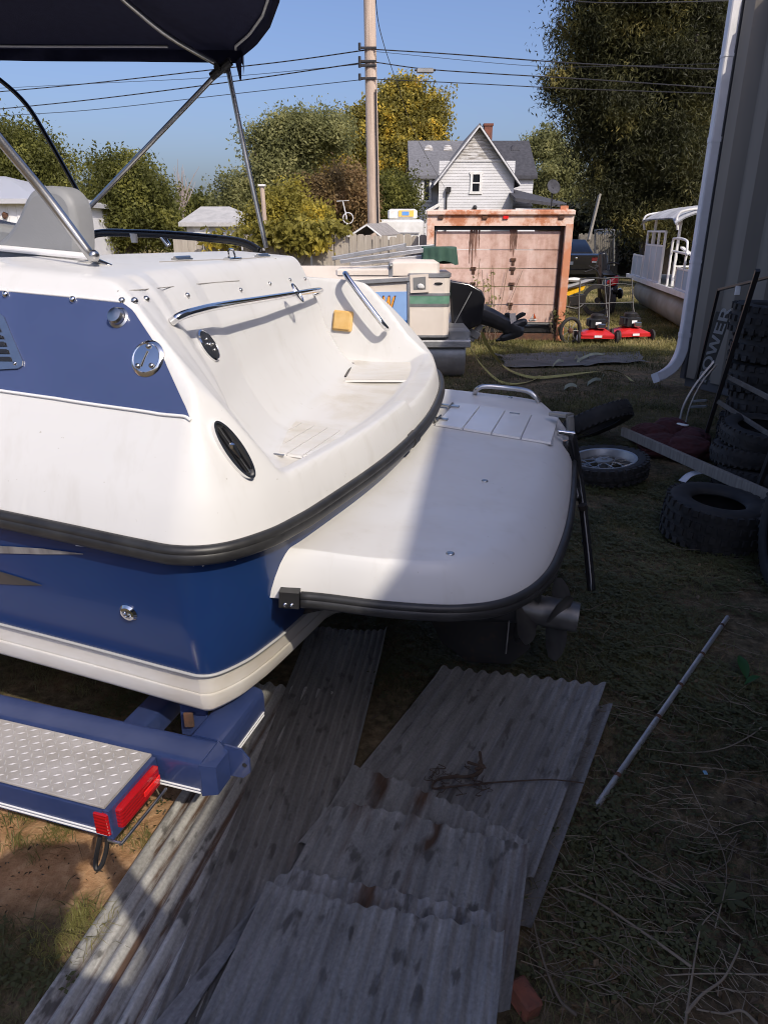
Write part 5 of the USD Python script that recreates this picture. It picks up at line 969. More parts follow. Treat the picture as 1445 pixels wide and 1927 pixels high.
sheet('short rust striped sheet, lowest of the overlapping pile in the foreground', g_(520, 1690, .05), g_(960, 1860, .05), g_(992, 1592, .05), g_(664, 1446, .05), .060, 13, M['galv5'], .006, bendf=lambda u, v: .02 * np.sin(u * np.pi) * v, seed=5, jag=.006)
sheet('mottled sheet with two rust stains and a bent left corner in the foreground pile', g_(470, 1770, .08), g_(958, 1915, .08), g_(996, 1604, .08), g_(608, 1512, .08), .090, 13, M['galv6'], .006, bendf=lambda u, v: -.045 * np.clip(.16 - u, 0, 1) / .16 + .012 * np.sin(u * np.pi) * v, seed=6, jag=.006, n0=.3)
sheet('sheet with a narrow rusty strip showing above the topmost sheet of the pile', g_(420, 1830, .09), g_(935, 1900, .09), g_(931, 1741, .09), g_(520, 1643, .09), .118, 13, M['galv7'], .006, bendf=lambda u, v: -.05 * np.clip(.10 - u, 0, 1) / .10, seed=7, jag=.006)
sheet('topmost grey spotted sheet nearest the camera', g_(372, 1960, .10), g_(926, 2020, .10), g_(946, 1786, .10), g_(502, 1688, .10), .142, 13, M['galv4'], .006, seed=8, jag=.006, wav=.006)
sheet('thin pale edge strip of sheet left of the topmost sheet', g_(285, 1945, .03), g_(350, 1945, .03), g_(505, 1695, .05), g_(490, 1690, .05), .05, 1, M['galv3'], .002, seed=9)

# dry root on the ribbed sheet, galvanised rod, straw stems, scraps
rt = thing('dry_root', 'dark dry twisted root and stem lying across the ribbed sheet', 'root', (*g_(950, 1470), .06)); M['root'] = mat('root', (.035, .022, .016), .95, col2=(.07, .045, .03), scale=30, bump=.5)
pts = [(1098, 1474), (1040, 1468), (980, 1470), (920, 1474), (860, 1480), (815, 1484), (822, 1468), (850, 1462), (880, 1462), (900, 1455), (908, 1440)]
part(rt, 'stem', tube(smooth_path([G(*p, .060 + .006 * math.sin(i * 2)) for i, p in enumerate(pts)], 8), np.interp(np.linspace(0, 1, 81), [0, .5, .8, 1], [.002, .0035, .0055, .010]), 7), M['root'], smooth=True)
r_ = np.random.default_rng(3)
for i in range(22):
    px, py = r_.uniform(812, 915), r_.uniform(1450, 1486); p = [G(px, py, .058)]
    for k in range(4): px += r_.normal(0, 12); py += r_.normal(0, 6); p.append(G(px, py, .056 + r_.uniform(0, .02)))
    part(rt, 'rootlet', tube(smooth_path(p, 4), r_.uniform(.0008, .0016), 5), M['root'])
for i in range(5):
    c = G(905 + i * 2, 1445, .07); e = c + np.array([r_.normal(0, .018), r_.normal(0, .018), r_.uniform(.0, .03)]); part(rt, 'husk', hull(ball(c, .004, 3), ball(e, .006, 3)), M['root'])
rd = thing('metal_rod', 'straight galvanised steel rod lying in the grass', 'rod', G(1245, 1340)); a, b = G(1369, 1162, .03), G(1122, 1518, .02)
part(rd, 'rod', tube([a, b], .0105, 12), M['alu'], smooth=True)
for t in (.06, .26, .45, .62, .88): part(rd, 'collar', tube([a + (b - a) * t, a + (b - a) * (t + .012)], .0114, 12), M['rust'])
def stem(label, pts, r0, r1, z=.03): 
    P_ = np.array([G(*p, z) for p in pts]); P_[:, 2] += gz(P_[:, 0], P_[:, 1]); solo('dead_stem', tube(smooth_path(P_, 8), np.linspace(r0, r1, (len(pts) - 1) * 8 + 1), 7), M['straw'], label, 'stem', smooth=True)
stem('long straight brown stem lying in the straw right of the sheets', [(1055, 1670), (1110, 1690), (1180, 1735), (1250, 1785), (1300, 1822)], .003, .0042)
stem('pale curved stem beside the right edge of the sheet pile', [(1000, 1712), (1012, 1770), (1030, 1830), (1055, 1885), (1085, 1912)], .002, .0042)
stem('forked grey twig at the bottom right corner', [(1310, 1902), (1360, 1910), (1395, 1905), (1425, 1930)], .002, .004)
stem('thin arching stem from the bottom edge up to the right', [(1290, 1910), (1320, 1875), (1360, 1845), (1385, 1800), (1392, 1780)], .0042, .0018)
stem('upright thin stem crossing the others at lower right', [(1288, 1935), (1296, 1880), (1308, 1800), (1320, 1745), (1345, 1715)], .0036, .0014)
stem('long thin stem curving along the right side of the straw', [(1280, 1440), (1318, 1520), (1358, 1600), (1366, 1660), (1345, 1750)], .0012, .002)
stem('curved twig with an upturned tip near the metal rod', [(1215, 1408), (1290, 1416), (1360, 1408), (1410, 1385), (1433, 1368)], .0016, .0028)
stem('short straight pale stem pointing away, below the metal rod', [(1140, 1575), (1190, 1620), (1240, 1652), (1278, 1672)], .0018, .0024)
stem('long thin horizontal stem at lower right', [(1250, 1838), (1330, 1835), (1445, 1838)], .0018, .0022)
wp = thing('broadleaf_weed', 'single broad green weed leaf in the grass near the right edge', 'weed', G(1405, 1270)); M['weedleaf'] = leaf_mat('broad_leaf', [(.02, .07, .018), (.03, .085, .02)], .25)
for (x0, y0, x1, y1, w) in ((1405, 1280, 1390, 1235, .022), (1400, 1290, 1430, 1275, .014)):
    A_p, B_p = G(x0, y0, .03), G(x1, y1, .06); t = np.linspace(0, 1, 9); d = B_p - A_p; s = np.cross(d, [0, 0, 1.]); s /= np.linalg.norm(s); wv = w * np.sin(np.pi * np.clip(t, .02, .98)) ** .8
    c = A_p + np.outer(t, d) + np.outer(np.sin(t * np.pi) * .012, [0, 0, 1]); part(wp, 'leaf', grid_mesh(np.stack([c - np.outer(wv, s) + [0, 0, .005], c, c + np.outer(wv, s) + [0, 0, .005]], 1)), M['weedleaf'], smooth=True)
part(wp, 'stalk', tube(smooth_path([G(1398, 1300, 0), G(1404, 1285, .02), G(1405, 1280, .03)], 4), .002, 5), M['weedleaf'])
wd2 = thing('broadleaf_weed', 'small low weed with pointed dull green leaves among the straw', 'weed', G(1370, 1690))
for i in range(7):
    an = i * .9; c0 = G(1370, 1690, .03); d = np.array([math.cos(an), math.sin(an), .25]) * .06; s = np.cross(d, [0, 0, 1.]); s /= np.linalg.norm(s); t = np.linspace(0, 1, 7); wv = .011 * np.sin(np.pi * np.clip(t, .05, .97)); c = c0 + np.outer(t, d)
    part(wd2, 'leaf', grid_mesh(np.stack([c - np.outer(wv, s), c - [0, 0, .002], c + np.outer(wv, s)], 1)), M['clover'], smooth=True)
M['scrap_blue'] = mat('blue_scrap', (.16, .32, .45), .4); M['brickred'] = mat('red_brick', (.22, .07, .04), .9, col2=(.12, .05, .035), scale=30, bump=.4)
c = G(1327, 1454, .025); c[2] += gz(c[0], c[1]); solo('plastic_scrap', rbox(c, (.012, .018, .004), .0015), M['scrap_blue'], 'tiny pale blue scrap of plastic in the grass', 'scrap')
c = G(986, 1880, .03); solo('brick_piece', rbox(c, (.05, .08, .05), .008, trimesh.transformations.euler_matrix(.1, .1, .5)[:3, :3]), M['brickred'], 'broken red brick piece beside the sheet pile', 'brick')

# ------------------------------------------------------------------ tyres
def tire(name, label, OD, ID, w, nlug, lug, knob=True, loc=(0, 0, 0), rot=(0, 0, 0), rows=3, bead=True, mk=None):
    """axis along z at its own origin"""
    p = '/World/' + numbered(name); x = UsdGeom.Xform.Define(stage, p); set_xf(x, loc, rot); LOC[p] = np.zeros(3); tag(x.GetPrim(), label, 'tyre', mk)
    R, r, h = OD / 2 - lug, ID / 2, w / 2
    prof = [(r + .012, -h * .62), (r, -h * .70), (r + .004, -h * .82), (r + .02, -h * .93), (r + (R - r) * .45, -h * 1.0), (r + (R - r) * .78, -h * .97), (R - .012, -h * .86), (R, -h * .70), (R + .004, 0), (R, h * .70), (R - .012, h * .86), (r + (R - r) * .78, h * .97), (r + (R - r) * .45, h), (r + .02, h * .93), (r + .004, h * .82), (r, h * .70), (r + .012, h * .62), (r + (R - r) * .6, h * .75), (R - .02, h * .5), (R - .02, -h * .5), (r + (R - r) * .6, -h * .75), (r + .012, -h * .62)]
    part(p, 'carcass', lathe(prof, (0, 0, 0), (0, 0, 1), 56), M['tire'], smooth=50, world=False)
    bl = []
    for i in range(nlug):
        for j in range(rows):
            a = (i + .5 * (j % 2)) * 2 * math.pi / nlug; zz = (j - (rows - 1) / 2) / max(rows - 1, 1) * 2 * h * .74; wz = 2 * h * .8 / rows * .72; wt = 2 * math.pi * R / nlug * (.55 if knob else .42)
            sk = .35 * (-1) ** j if not knob else 0
            R3 = np.stack([[math.cos(a), math.sin(a), 0], [-math.sin(a), math.cos(a), sk], [0, 0, 1]], 1); dr = -.012 * abs(zz / h) ** 2
            bl.append(box(np.array([math.cos(a), math.sin(a), 0]) * (R + lug / 2 - .004 + dr) + [0, 0, zz], (lug + .008, wt, wz), R3))
    part(p, 'tread_lugs', cat_(bl), M['tire'], kind='stuff', world=False); return p
c = G(1348, 1085, 0); t_c = G(1348, 968, .27)
tire('atv_tyre', 'thick dark ATV tyre lying flat alone on the grass', .60, .30, .27, 30, .014, True, (1.98, 3.94, .145), (2, 3, 0), 4)
tire('road_tyre', 'worn road motorcycle tyre tilted on its edge behind the spoked wheel', .66, .42, .15, 40, .006, False, (D(1118, 800, 6.0)[0], 6.0, .20), (-28, -22, 0), 3)
mw = tire('spoked_wheel', 'knobby motorcycle wheel with silver rim and spokes lying flat', .66, .47, .13, 34, .018, True, (*G(1137, 868, .13)[:2], .10), (0, -5, 10), 3)
mp = part(mw, 'rim', lathe([(.222, -.055), (.240, -.058), (.243, -.045), (.232, -.03), (.215, -.01), (.215, .01), (.232, .03), (.243, .045), (.240, .058), (.222, .055), (.206, .012), (.206, -.012), (.222, -.055)], (0, 0, 0), (0, 0, 1), 56), M['alu'], smooth=40, world=False)
part(mw, 'hub', lathe([(0, -.06), (.02, -.06), (.02, -.045), (.055, -.045), (.058, -.03), (.03, -.02), (.03, .02), (.062, .03), (.062, .045), (.045, .05), (.02, .05), (.02, .06), (0, .06)], (0, 0, 0), (0, 0, 1), 28), M['alu_dull'], smooth=35, world=False)
for i in range(28):
    a = i * 2 * math.pi / 28; s = (-1) ** (i // 2); z = .035 * (-1) ** i; a2 = a + .55 * s
    part(mw, 'spoke', tube([[.055 * math.cos(a2), .055 * math.sin(a2), z], [.21 * math.cos(a), .21 * math.sin(a), 0]], .003, 5), M['steel'], world=False)
base_t = tire('stacked_tire', 'knobby ATV tyre, lowest of the tall stack by the shed wing', .62, .30, .21, 26, .02, True, (2.92, 5.35, .11), (0, 0, 0), 3, mk='tyres stacked against the shed')
words = ['second', 'third', 'fourth', 'fifth', 'topmost']
for k in range(1, 6): copy_of(base_t, f'knobby ATV tyre, {words[k - 1]} from the ground in the tall stack by the shed wing', (2.92 + rng.normal(0, .025), 5.35 + rng.normal(0, .025), .11 + .207 * k), (rng.normal(0, 2), rng.normal(0, 2), rng.uniform(0, 360)))
b2 = tire('narrow_tire', 'smooth narrow tyre, lowest of the short stack in front of the tall one', .58, .36, .13, 40, .007, False, (2.62, 4.72, .07), (0, 0, 0), 3, mk='narrow tyres in the short stack')
for k, wds in enumerate(('second', 'third', 'topmost')): copy_of(b2, f'smooth narrow tyre, {wds} of the short stack in front of the tall one', (2.62 + rng.normal(0, .03), 4.72 + rng.normal(0, .03), .07 + .128 * (k + 1)), (rng.normal(0, 3), rng.normal(0, 3), 40 * k))
copy_of(base_t, 'knobby tyre standing on edge between the stacks and the plank', (2.98, 4.78, .76), (80, 0, 60))
copy_of(b2, 'narrow tyre standing upright at the right edge of the picture', (2.05, 3.30, .29), (88, 0, 78))

# rack, plank, strips, sign board, rags
rk = thing('tire_rack', 'leaning black steel rack frame in front of the tyre stacks', 'rack', (2.9, 5.0, 0))
rp_ = lambda px, py, Y: D(px, py, Y)
part(rk, 'upright', rbar(rp_(1330, 812, 5.55), rp_(1426, 508, 4.75), .03, .03, .004), M['black_metal'])
part(rk, 'top_bar', rbar(rp_(1352, 545, 5.6), rp_(1470, 515, 4.6), .02, .02, .003), M['black_metal'])
part(rk, 'rear_upright', rbar(rp_(1352, 545, 5.6), rp_(1312, 712, 6.3), .022, .022, .003), M['black_metal'])
M['rail_grey'] = mat('rack_rail', (.11, .10, .085), .7, col2=(.07, .055, .045), scale=14)
part(rk, 'cross_rail', rbar(rp_(1362, 705, 5.3), rp_(1470, 760, 4.3), .012, .035, .003), M['rail_grey'])
part(rk, 'cross_rail', rbar(rp_(1346, 752, 5.4), rp_(1470, 832, 4.3), .012, .035, .003), M['rail_grey'])
part(rk, 'front_upright', rbar(rp_(1424, 925, 4.3), rp_(1470, 800, 4.2), .03, .03, .004), M['black_metal'])
part(rk, 'label', box(rp_(1388, 546, 5.2), (.035, .006, .06)), M['white_stripe'])
pk = solo('wooden_plank', rbar(G(1172, 812, .16), G(1470, 945, .25), .035, .075, .004), M['wood'], 'long weathered plank lying slanted in front of the tyre stacks', 'plank')
al = thing('aluminium_trim', 'pair of bent bright aluminium strips leaning by the tyre stack', 'metal strip', G(1300, 790))
for o in (0, 1): part(al, 'strip', tube(smooth_path([rp_(1278 + o * 12, 796, 6.4), rp_(1287 + o * 12, 762, 6.4), rp_(1310 + o * 9, 722, 6.35), rp_(1344 + o * 4, 680 + 6 * o, 6.2)], 6), .016 if o == 0 else .010, 6, section=[(-1, -.3), (1, -.3), (1, .3), (-1, .3)]), M['alu'])
al2 = thing('bracket', 'short bright metal channel on the grass under the aluminium strips', 'bracket', G(1315, 760)); part(al2, 'channel', cat_([rbar(rp_(1297, 766, 6.6), rp_(1330, 764, 6.5), .03, .02, .002), rbar(rp_(1302, 755, 6.7), rp_(1330, 753, 6.6), .03, .02, .002)]), M['alu_dull'])
sg = thing('sign_board', 'dark narrow board with large white letters leaning between wall and tyres', 'sign', G(1318, 715))
s0, s1, sY0, sY1 = (1318, 718), (1362, 588), 6.9, 6.5
A_b, B_b = rp_(*s0, sY0), rp_(*s1, sY1); dirb = B_b - A_b; Lb = np.linalg.norm(dirb); dirb /= Lb; vw = (A_b + B_b) / 2 - np.array([0, 0, EYE]); nb_ = -vw / np.linalg.norm(vw); nb_ -= dirb * (nb_ @ dirb); nb_ /= np.linalg.norm(nb_); wb_ = np.cross(nb_, dirb)
M['sign_dark'] = mat('sign_board', (.09, .085, .075), .6, col2=(.06, .06, .055), scale=8)
part(sg, 'board', prism([(-.065, -.02), (.065, -.02), (.065, Lb), (-.065, Lb)], A_b, wb_, dirb, .012), M['sign_dark'])
tm = meshkit.text_mesh('POWER', .075, .002, bold=True); ex = tm.bounds; sx = (Lb * 1.08) / ex[1][0]
tv = tm.vertices.copy(); tv[:, 0] *= sx; part(sg, 'lettering', (A_b + np.outer(tv[:, 0] - .01, dirb) + np.outer(tv[:, 1] - .045, wb_) + np.outer(tv[:, 2] + .0065, nb_), tm.faces), M['dull_white'])
M['maroon'] = mat('maroon_cloth', (.075, .018, .018), .9, col2=(.045, .012, .012), scale=9, bump=.3, bscale=60)
rg = thing('cloth_bag', 'crumpled maroon cloth bag dumped behind the slanted plank', 'bag', G(1260, 850))
def crumple(c, r, seed, amp=.25):
    m = trimesh.creation.icosphere(4); v = m.vertices; n = meshkit.fbm(v * 1.6 + seed, 4, seed) - .5; n2 = np.abs(meshkit.fbm(v * 3.5 + seed, 3, seed + 4) - .5); v = v * (1 + amp * 1.6 * n - amp * 1.2 * n2)[:, None]; v[:, 2] = np.maximum(v[:, 2], -.75); m.vertices = np.asarray(c) + v * r; return m
for i, (px, py, rx_, rz_) in enumerate(((1215, 822, .17, .10), (1258, 818, .17, .14), (1296, 832, .15, .11), (1240, 842, .2, .10), (1288, 850, .2, .11))): part(rg, 'fold' if i else 'bag_body', crumple(G(px + 6, py - 4, .10), (rx_, .16, rz_), i + 3), M['maroon'], smooth=True)
part(rg, 'white_tag', hull(ball(G(1290, 800, .27), (.03, .02, .008), 3), ball(G(1278, 797, .27), (.025, .02, .006), 3)), M['white_paint'])
fdm = thing('plastic_fender', 'curved pale plastic fender lying under the slanted plank', 'fender', G(1330, 895)); fp = smooth_path([G(1283, 906, .10), G(1300, 892, .14), G(1330, 886, .16), G(1362, 880, .17), G(1385, 892, .12)], 6)
part(fdm, 'blade', tube(fp, .03, 8, section=[(-1, 0), (-.6, .25), (0, .35), (.6, .25), (1, 0), (.6, .1), (0, .18), (-.6, .1)]), M['spout'], smooth=True)

# straps and tarpaulin in the yard
M['strap'] = mat('yellow_strap', (.38, .33, .10), .7, col2=(.28, .24, .07), scale=14); M['tarp'] = mat('grey_tarp', (.115, .118, .112), .8, col2=(.06, .062, .058), scale=3, bump=.5, bscale=7); M['tarp_pale'] = mat('pale_tarp', (.24, .25, .17), .7, col2=(.13, .14, .09), scale=5)
def ribbon(pts, w, twist=0.0):
    P_ = smooth_path(pts, 7); t = np.gradient(P_, axis=0); s = np.cross(t, [0, 0, 1.]); s /= np.linalg.norm(s, axis=1, keepdims=True) + 1e-9; a = np.sin(np.linspace(0, 9, len(P_))) * twist; up_v = np.array([0, 0, 1.])
    s = s * np.cos(a)[:, None] + up_v * np.sin(a)[:, None]; g = np.stack([P_ - s * w / 2, P_ + s * w / 2], 1); return cat_([grid_mesh(g), grid_mesh(g + [0, 0, -.003])])
s1 = thing('webbing_strap', 'yellow webbing strap hanging from the outboard motor and trailing over the grass', 'strap', G(1000, 710))
part(s1, 'webbing', ribbon([D(907, 625, 9.3), D(915, 645, 9.4), D(930, 668, 9.5), D(950, 690, 9.5), G(975, 703, .05), G(1010, 710, .05), G(1060, 706, .05), G(1110, 700, .07), G(1150, 697, .08), G(1175, 705, .06), G(1190, 717, .03)], .05, .5), M['strap'])
part(s1, 'webbing', ribbon([D(904, 628, 9.3), D(905, 650, 9.3), D(900, 672, 9.3), D(884, 655, 9.3)], .05, .3), M['strap'])
part(s1, 'webbing', ribbon([D(888, 660, 9.3), D(905, 685, 9.2), G(935, 714, .03), G(965, 722, .03), G(1000, 716, .04), G(1015, 706, .05)], .04, .4), M['strap'])
tv_ = thing('tarpaulin', 'flat grey tarpaulin spread on the shaded grass in front of the container', 'tarpaulin', G(1060, 690))
u, v = np.meshgrid(np.linspace(0, 1, 40), np.linspace(0, 1, 24), indexing='ij'); c00, c10, c01, c11 = G(955, 692)[:2], G(1215, 688)[:2], G(930, 668)[:2], G(1205, 664)[:2]
xy = ((1 - u) * (1 - v))[..., None] * c00 + (u * (1 - v))[..., None] * c10 + ((1 - u) * v)[..., None] * c01 + (u * v)[..., None] * c11; xy += .25 * (meshkit.fbm(np.stack([u * 3, v * 3, u * 0], -1), 3, 4) - .5)[..., None]
zz = gz(xy[..., 0], xy[..., 1]) + .02 + .07 * np.abs(meshkit.fbm(np.stack([u * 6, v * 3, u * 0], -1), 4, 8) - .5); tg = np.concatenate([xy, zz[..., None]], -1)
part(tv_, 'sheet', grid_mesh(tg), M['tarp'], smooth=True)
for i, (x0, y0, x1, y1, hh) in enumerate(((1040, 688, 1060, 682, .05), (1085, 680, 1135, 668, .05), (1105, 722, 1130, 716, .03), (1130, 724, 1136, 708, .05), (1062, 729, 1085, 729, .03), (1080, 676, 1090, 684, .06))):
    a, b = G(x0, y0, .03), G(x1, y1, .03); t = np.linspace(0, 1, 9); c = a + np.outer(t, b - a) + np.outer(np.sin(t * np.pi), [0, 0, hh]); s = np.array([.02, .06, .02]); part(tv_, 'torn_flap', grid_mesh(np.stack([c - s * (1 - t)[:, None], c + s * .8], 1)), M['tarp_pale'], smooth=True)
# ------------------------------------------------------------------ rusty cargo box with a sectional door
M['box_paint'] = usdkit.material(stage, '/World/Looks/box_frame_paint', {'tc': ('texture_coordinate', {}), 'n': ('noise_texture', {'scale': 1.3, 'detail': 6., 'roughness': .7}), 'n2': ('noise_texture', {'scale': 9., 'detail': 5.}), 'ad': ('mix', {'fac': .5}), 'r': ('rgb_ramp', {'ramp': [(.40, (.72, .60, .52)), (.54, (.70, .48, .37)), (.60, (.50, .20, .10)), (.70, (.34, .11, .05))]}), 'p': ('principled_bsdf', {'roughness': .75})},
    [('tc.object', 'n.vector'), ('tc.object', 'n2.vector'), ('n.color', 'ad.color1'), ('n2.color', 'ad.color2'), ('n.fac', 'r.fac'), ('r.color', 'p.base_color')], surface='p.BSDF')
M['box_door'] = usdkit.material(stage, '/World/Looks/box_door_paint', {'tc': ('texture_coordinate', {}), 'm': ('mapping', {'scale': (2.2, 2.2, .28)}), 'n': ('noise_texture', {'scale': 1.6, 'detail': 6., 'roughness': .65}), 'n2': ('noise_texture', {'scale': 7., 'detail': 6., 'roughness': .7}), 'r': ('rgb_ramp', {'ramp': [(.3, (.48, .30, .24)), (.5, (.62, .43, .36)), (.7, (.68, .52, .45))]}), 'r2': ('rgb_ramp', {'ramp': [(.35, (.62, .5, .42)), (.55, (1, 1, 1))]}), 'mx': ('mix', {'mix_type': 'multiply', 'fac': .7}), 'b': ('bump', {'strength': .25, 'distance': .006}), 'p': ('principled_bsdf', {'roughness': .8})},
    [('tc.object', 'm.vector'), ('m.vector', 'n.vector'), ('tc.object', 'n2.vector'), ('n2.fac', 'r.fac'), ('n.fac', 'r2.fac'), ('r.color', 'mx.color1'), ('r2.color', 'mx.color2'), ('mx.color', 'p.base_color'), ('n2.fac', 'b.height'), ('b.normal', 'p.normal')], surface='p.BSDF')
M['stain'] = mat('rust_stain', (.25, .135, .095), .9, col2=(.13, .07, .05), scale=6, stretch=(3, 3, .8))
CY = 12.35; cl, cr = D(801, 520, CY), D(1070, 520, CY - .2); x0, x1 = cl[0], cr[0]; zt = D(940, 396, CY)[2]
yaw = math.atan2(-.2, x1 - x0); ex_ = np.array([math.cos(yaw), math.sin(yaw), 0]); ey_ = np.array([-math.sin(yaw), math.cos(yaw), 0]); BW = (x1 - x0) / math.cos(yaw)
B0 = np.array([x0, CY, 0.]); bx = lambda u, y, z: B0 + ex_ * u + ey_ * y + np.array([0, 0, z]); RB = np.stack([ex_, ey_, [0, 0, 1]], 1)
co = thing('cargo_box', 'rusty pink cargo box with a sectional roll-up door and orange rusted frame', 'cargo box', B0)
pw_ = .12
part(co, 'corner_post', rbar(bx(pw_ / 2, .06, .02), bx(pw_ / 2, .06, zt - .2), pw_, .14, .012, up=ey_), M['box_paint'])
M['post_orange'] = mat('orange_post', (.55, .22, .11), .75, col2=(.58, .42, .33), scale=2.2, lo=.45, hi=.62)
part(co, 'corner_post', rbar(bx(BW - pw_ / 2, .06, .02), bx(BW - pw_ / 2, .06, zt - .2), pw_, .14, .012, up=ey_), M['post_orange'], label='orange rusted right corner post')
part(co, 'header', box(bx(BW / 2, .06, zt - .15), (BW - .004, .13, .15), RB), M['box_paint'])
part(co, 'top_rail', rbox(bx(BW / 2, .04, zt - .03), (BW + .04, .2, .09), .04, RB), M['box_paint'], smooth=35)
part(co, 'top_lug', box(bx(BW - .16, .05, zt + .04), (.12, .08, .06), RB), M['box_paint'])
for u in (.22, .92, 1.25, BW - .2): part(co, 'marker_lamp', rbox(bx(u, -.02, zt - .10), (.09, .03, .05), .012, RB), M['rust'] if u != 1.25 else M['lens_bar'], smooth=40)
part(co, 'sill', box(bx(BW / 2, .06, .07), (BW - 2 * pw_ - .006, .12, .1), RB), M['rust'])
dz0, dz1 = .30, zt - .30; n = 5
for i in range(n):
    z0, z1 = dz0 + (dz1 - dz0) * i / n + .006, dz0 + (dz1 - dz0) * (i + 1) / n - .006
    part(co, 'door_panel', box(bx(BW / 2 - .01, .13, (z0 + z1) / 2), (BW - 2 * pw_ - .09, .05, z1 - z0), RB), M['box_door'])
part(co, 'door_seal', box(bx(BW / 2, .115, dz1 + .05), (BW - 2 * pw_, .02, .07), RB), M['black']); part(co, 'door_track', box(bx(BW - pw_ - .035, .12, (dz0 + dz1) / 2 - .04), (.045, .06, dz1 - dz0 + .3), RB), M['rust'])
part(co, 'door_lip', box(bx(BW / 2, .12, .285), (BW - 2 * pw_ - .1, .07, .025), RB), M['alu_dull'])
for u, zz in ((.78, (.62, .86)), (1.42, (.30, .62, .86, 1.0))):
    for k_i in range(8):
        w_, l_, o_ = rng.uniform(.008, .022), rng.uniform(.15, .75), rng.normal(0, .035); zz_ = np.linspace(0, 1, 9); ww = w_ * (1 - zz_ ** 2 * .8) * (.5 + .9 * rng.random(9)); cx2 = np.cumsum(rng.normal(0, .003, 9))
        pts_ = [(u + o_ - a_ + c_, dz1 + .02 - z_ * l_) for a_, z_, c_ in zip(ww, zz_, cx2)] + [(u + o_ + a_ + c_, dz1 + .02 - z_ * l_) for a_, z_, c_ in zip(ww[::-1], zz_[::-1], cx2[::-1])]
        part(co, 'stain', prism(np.array(pts_), B0 + ey_ * (.1040 - .0009 * k_i), ex_, (0, 0, 1), .0006), M['stain'])
    for z in zz: part(co, 'door_fitting', cat_([box(bx(u, .095, dz0 + z), (.09, .02, .04), RB), box(bx(u, .100, dz0 + z - .06), (.05, .006, .07), RB)]), M['rust'])
part(co, 'side_wall', box(bx(.03, 2.6, zt / 2), (.04, 4.9, zt - .1), RB), M['box_door']); part(co, 'side_wall', box(bx(BW - .03, 2.6, zt / 2), (.04, 4.9, zt - .1), RB), M['box_door'])
part(co, 'roof', box(bx(BW / 2, 2.6, zt - .04), (BW - .01, 4.95, .05), RB), M['box_paint']); part(co, 'floor', box(bx(BW / 2, 2.6, .18), (BW - .02, 4.9, .1), RB), M['black'])
sbm = thing('toy_boat', 'tiny white and orange sail boat ornament leaning on the rusty door', 'ornament', D(1003, 600, CY - .05)); c = D(1003, 600, CY - .06)
M['toy_orange'] = mat('toy_orange', (.6, .13, .03), .5); part(sbm, 'hull', hull(c + np.array([[-.07, 0, 0], [.07, 0, 0], [-.05, 0, -.03], [.05, 0, -.03], [0, -.03, 0]])), M['white_paint']); part(sbm, 'sail', hull(c + np.array([[-.045, 0, .01], [0, 0, .09], [0, -.01, .01]])), M['white_paint']); part(sbm, 'sail', hull(c + np.array([[.005, 0, .01], [.005, 0, .1], [.05, -.01, .012]])), M['toy_orange'])
# dry weeds growing up the box
for i, (px, lab, h, sp) in enumerate(((905, 'dry tangled weeds climbing the middle of the rusty box', 1.2, .16), (1048, 'thin dry weed at the right foot of the rusty box', .6, .05), (880, 'dry weeds at the left behind the outboard motor', .9, .12))):
    w = thing('dry_weed', lab, 'weed', D(px, 640, CY - .12)); b0 = D(px, 640, CY - .12); b0[2] = 0; SG = []
    for k in range(16):
        p = b0 + [rng.normal(0, sp), rng.normal(0, .04), 0]; e = p + [rng.normal(0, sp * 1.3), rng.normal(0, .03), h * rng.uniform(.4, 1.1)]; SG.append(tube(smooth_path([p, (p + e) / 2 + rng.normal(0, .04, 3) * [1, .3, 1], e], 5), .004, 4))
    part(w, 'stems', cat_(SG), M['straw']); part(w, 'leaves', crown([(b0 + [0, -.02, h * .55], (sp * 1.5, .05, h * .4))], 26, 7, .032, 80 + i, spread=.07), LEAF['olive'])

# ------------------------------------------------------------------ pontoon boat on the left, stern towards the cargo box
PY = 8.9; pt_ = thing('pontoon_boat', 'cream and green pontoon boat with a tilted black outboard motor', 'boat', D(800, 700, PY))
M['cream'] = mat('cream_panel', (.74, .66, .58), .5, col2=(.66, .58, .50), scale=2); M['green_stripe'] = mat('green_stripe', (.10, .24, .16), .5, col2=(.16, .30, .22), scale=9); M['decal_blue'] = mat('decal_blue', (.22, .36, .66), .45, col2=(.26, .42, .70), scale=1.2); M['decal_sea'] = mat('decal_sea', (.04, .17, .45), .45); M['orange'] = mat('decal_orange', (.80, .22, .03), .45, col2=(.85, .42, .06), scale=3, stretch=(.3, .3, 3)); M['dark_navy'] = mat('decal_outline', (.05, .012, .01), .5)
q = lambda px, py, o=0.0: D(px, py, PY - o)
rc = np.array([0, -1, 0.])
def panel(par, nm, pts, mat_, th=.02, o=0.): P = np.array([q(*p, o) for p in pts]); return part(par, nm, prism(P[:, [0, 2]], (0, PY - o, 0), (1, 0, 0), (0, 0, 1), th), mat_)
panel(pt_, 'side_panel', [(560, 528), (770, 520), (770, 628), (560, 640)], M['cream']); 
panel(pt_, 'decal', [(600, 551), (769.5, 548), (769.5, 602), (600, 606)], M['decal_blue'], .006, .014); panel(pt_, 'decal', [(600, 606), (769.5, 602), (769.5, 626), (600, 632)], M['decal_sea'], .006, .014)
tm = meshkit.text_mesh('W', 1.0, .02, bold=True); tv = tm.vertices
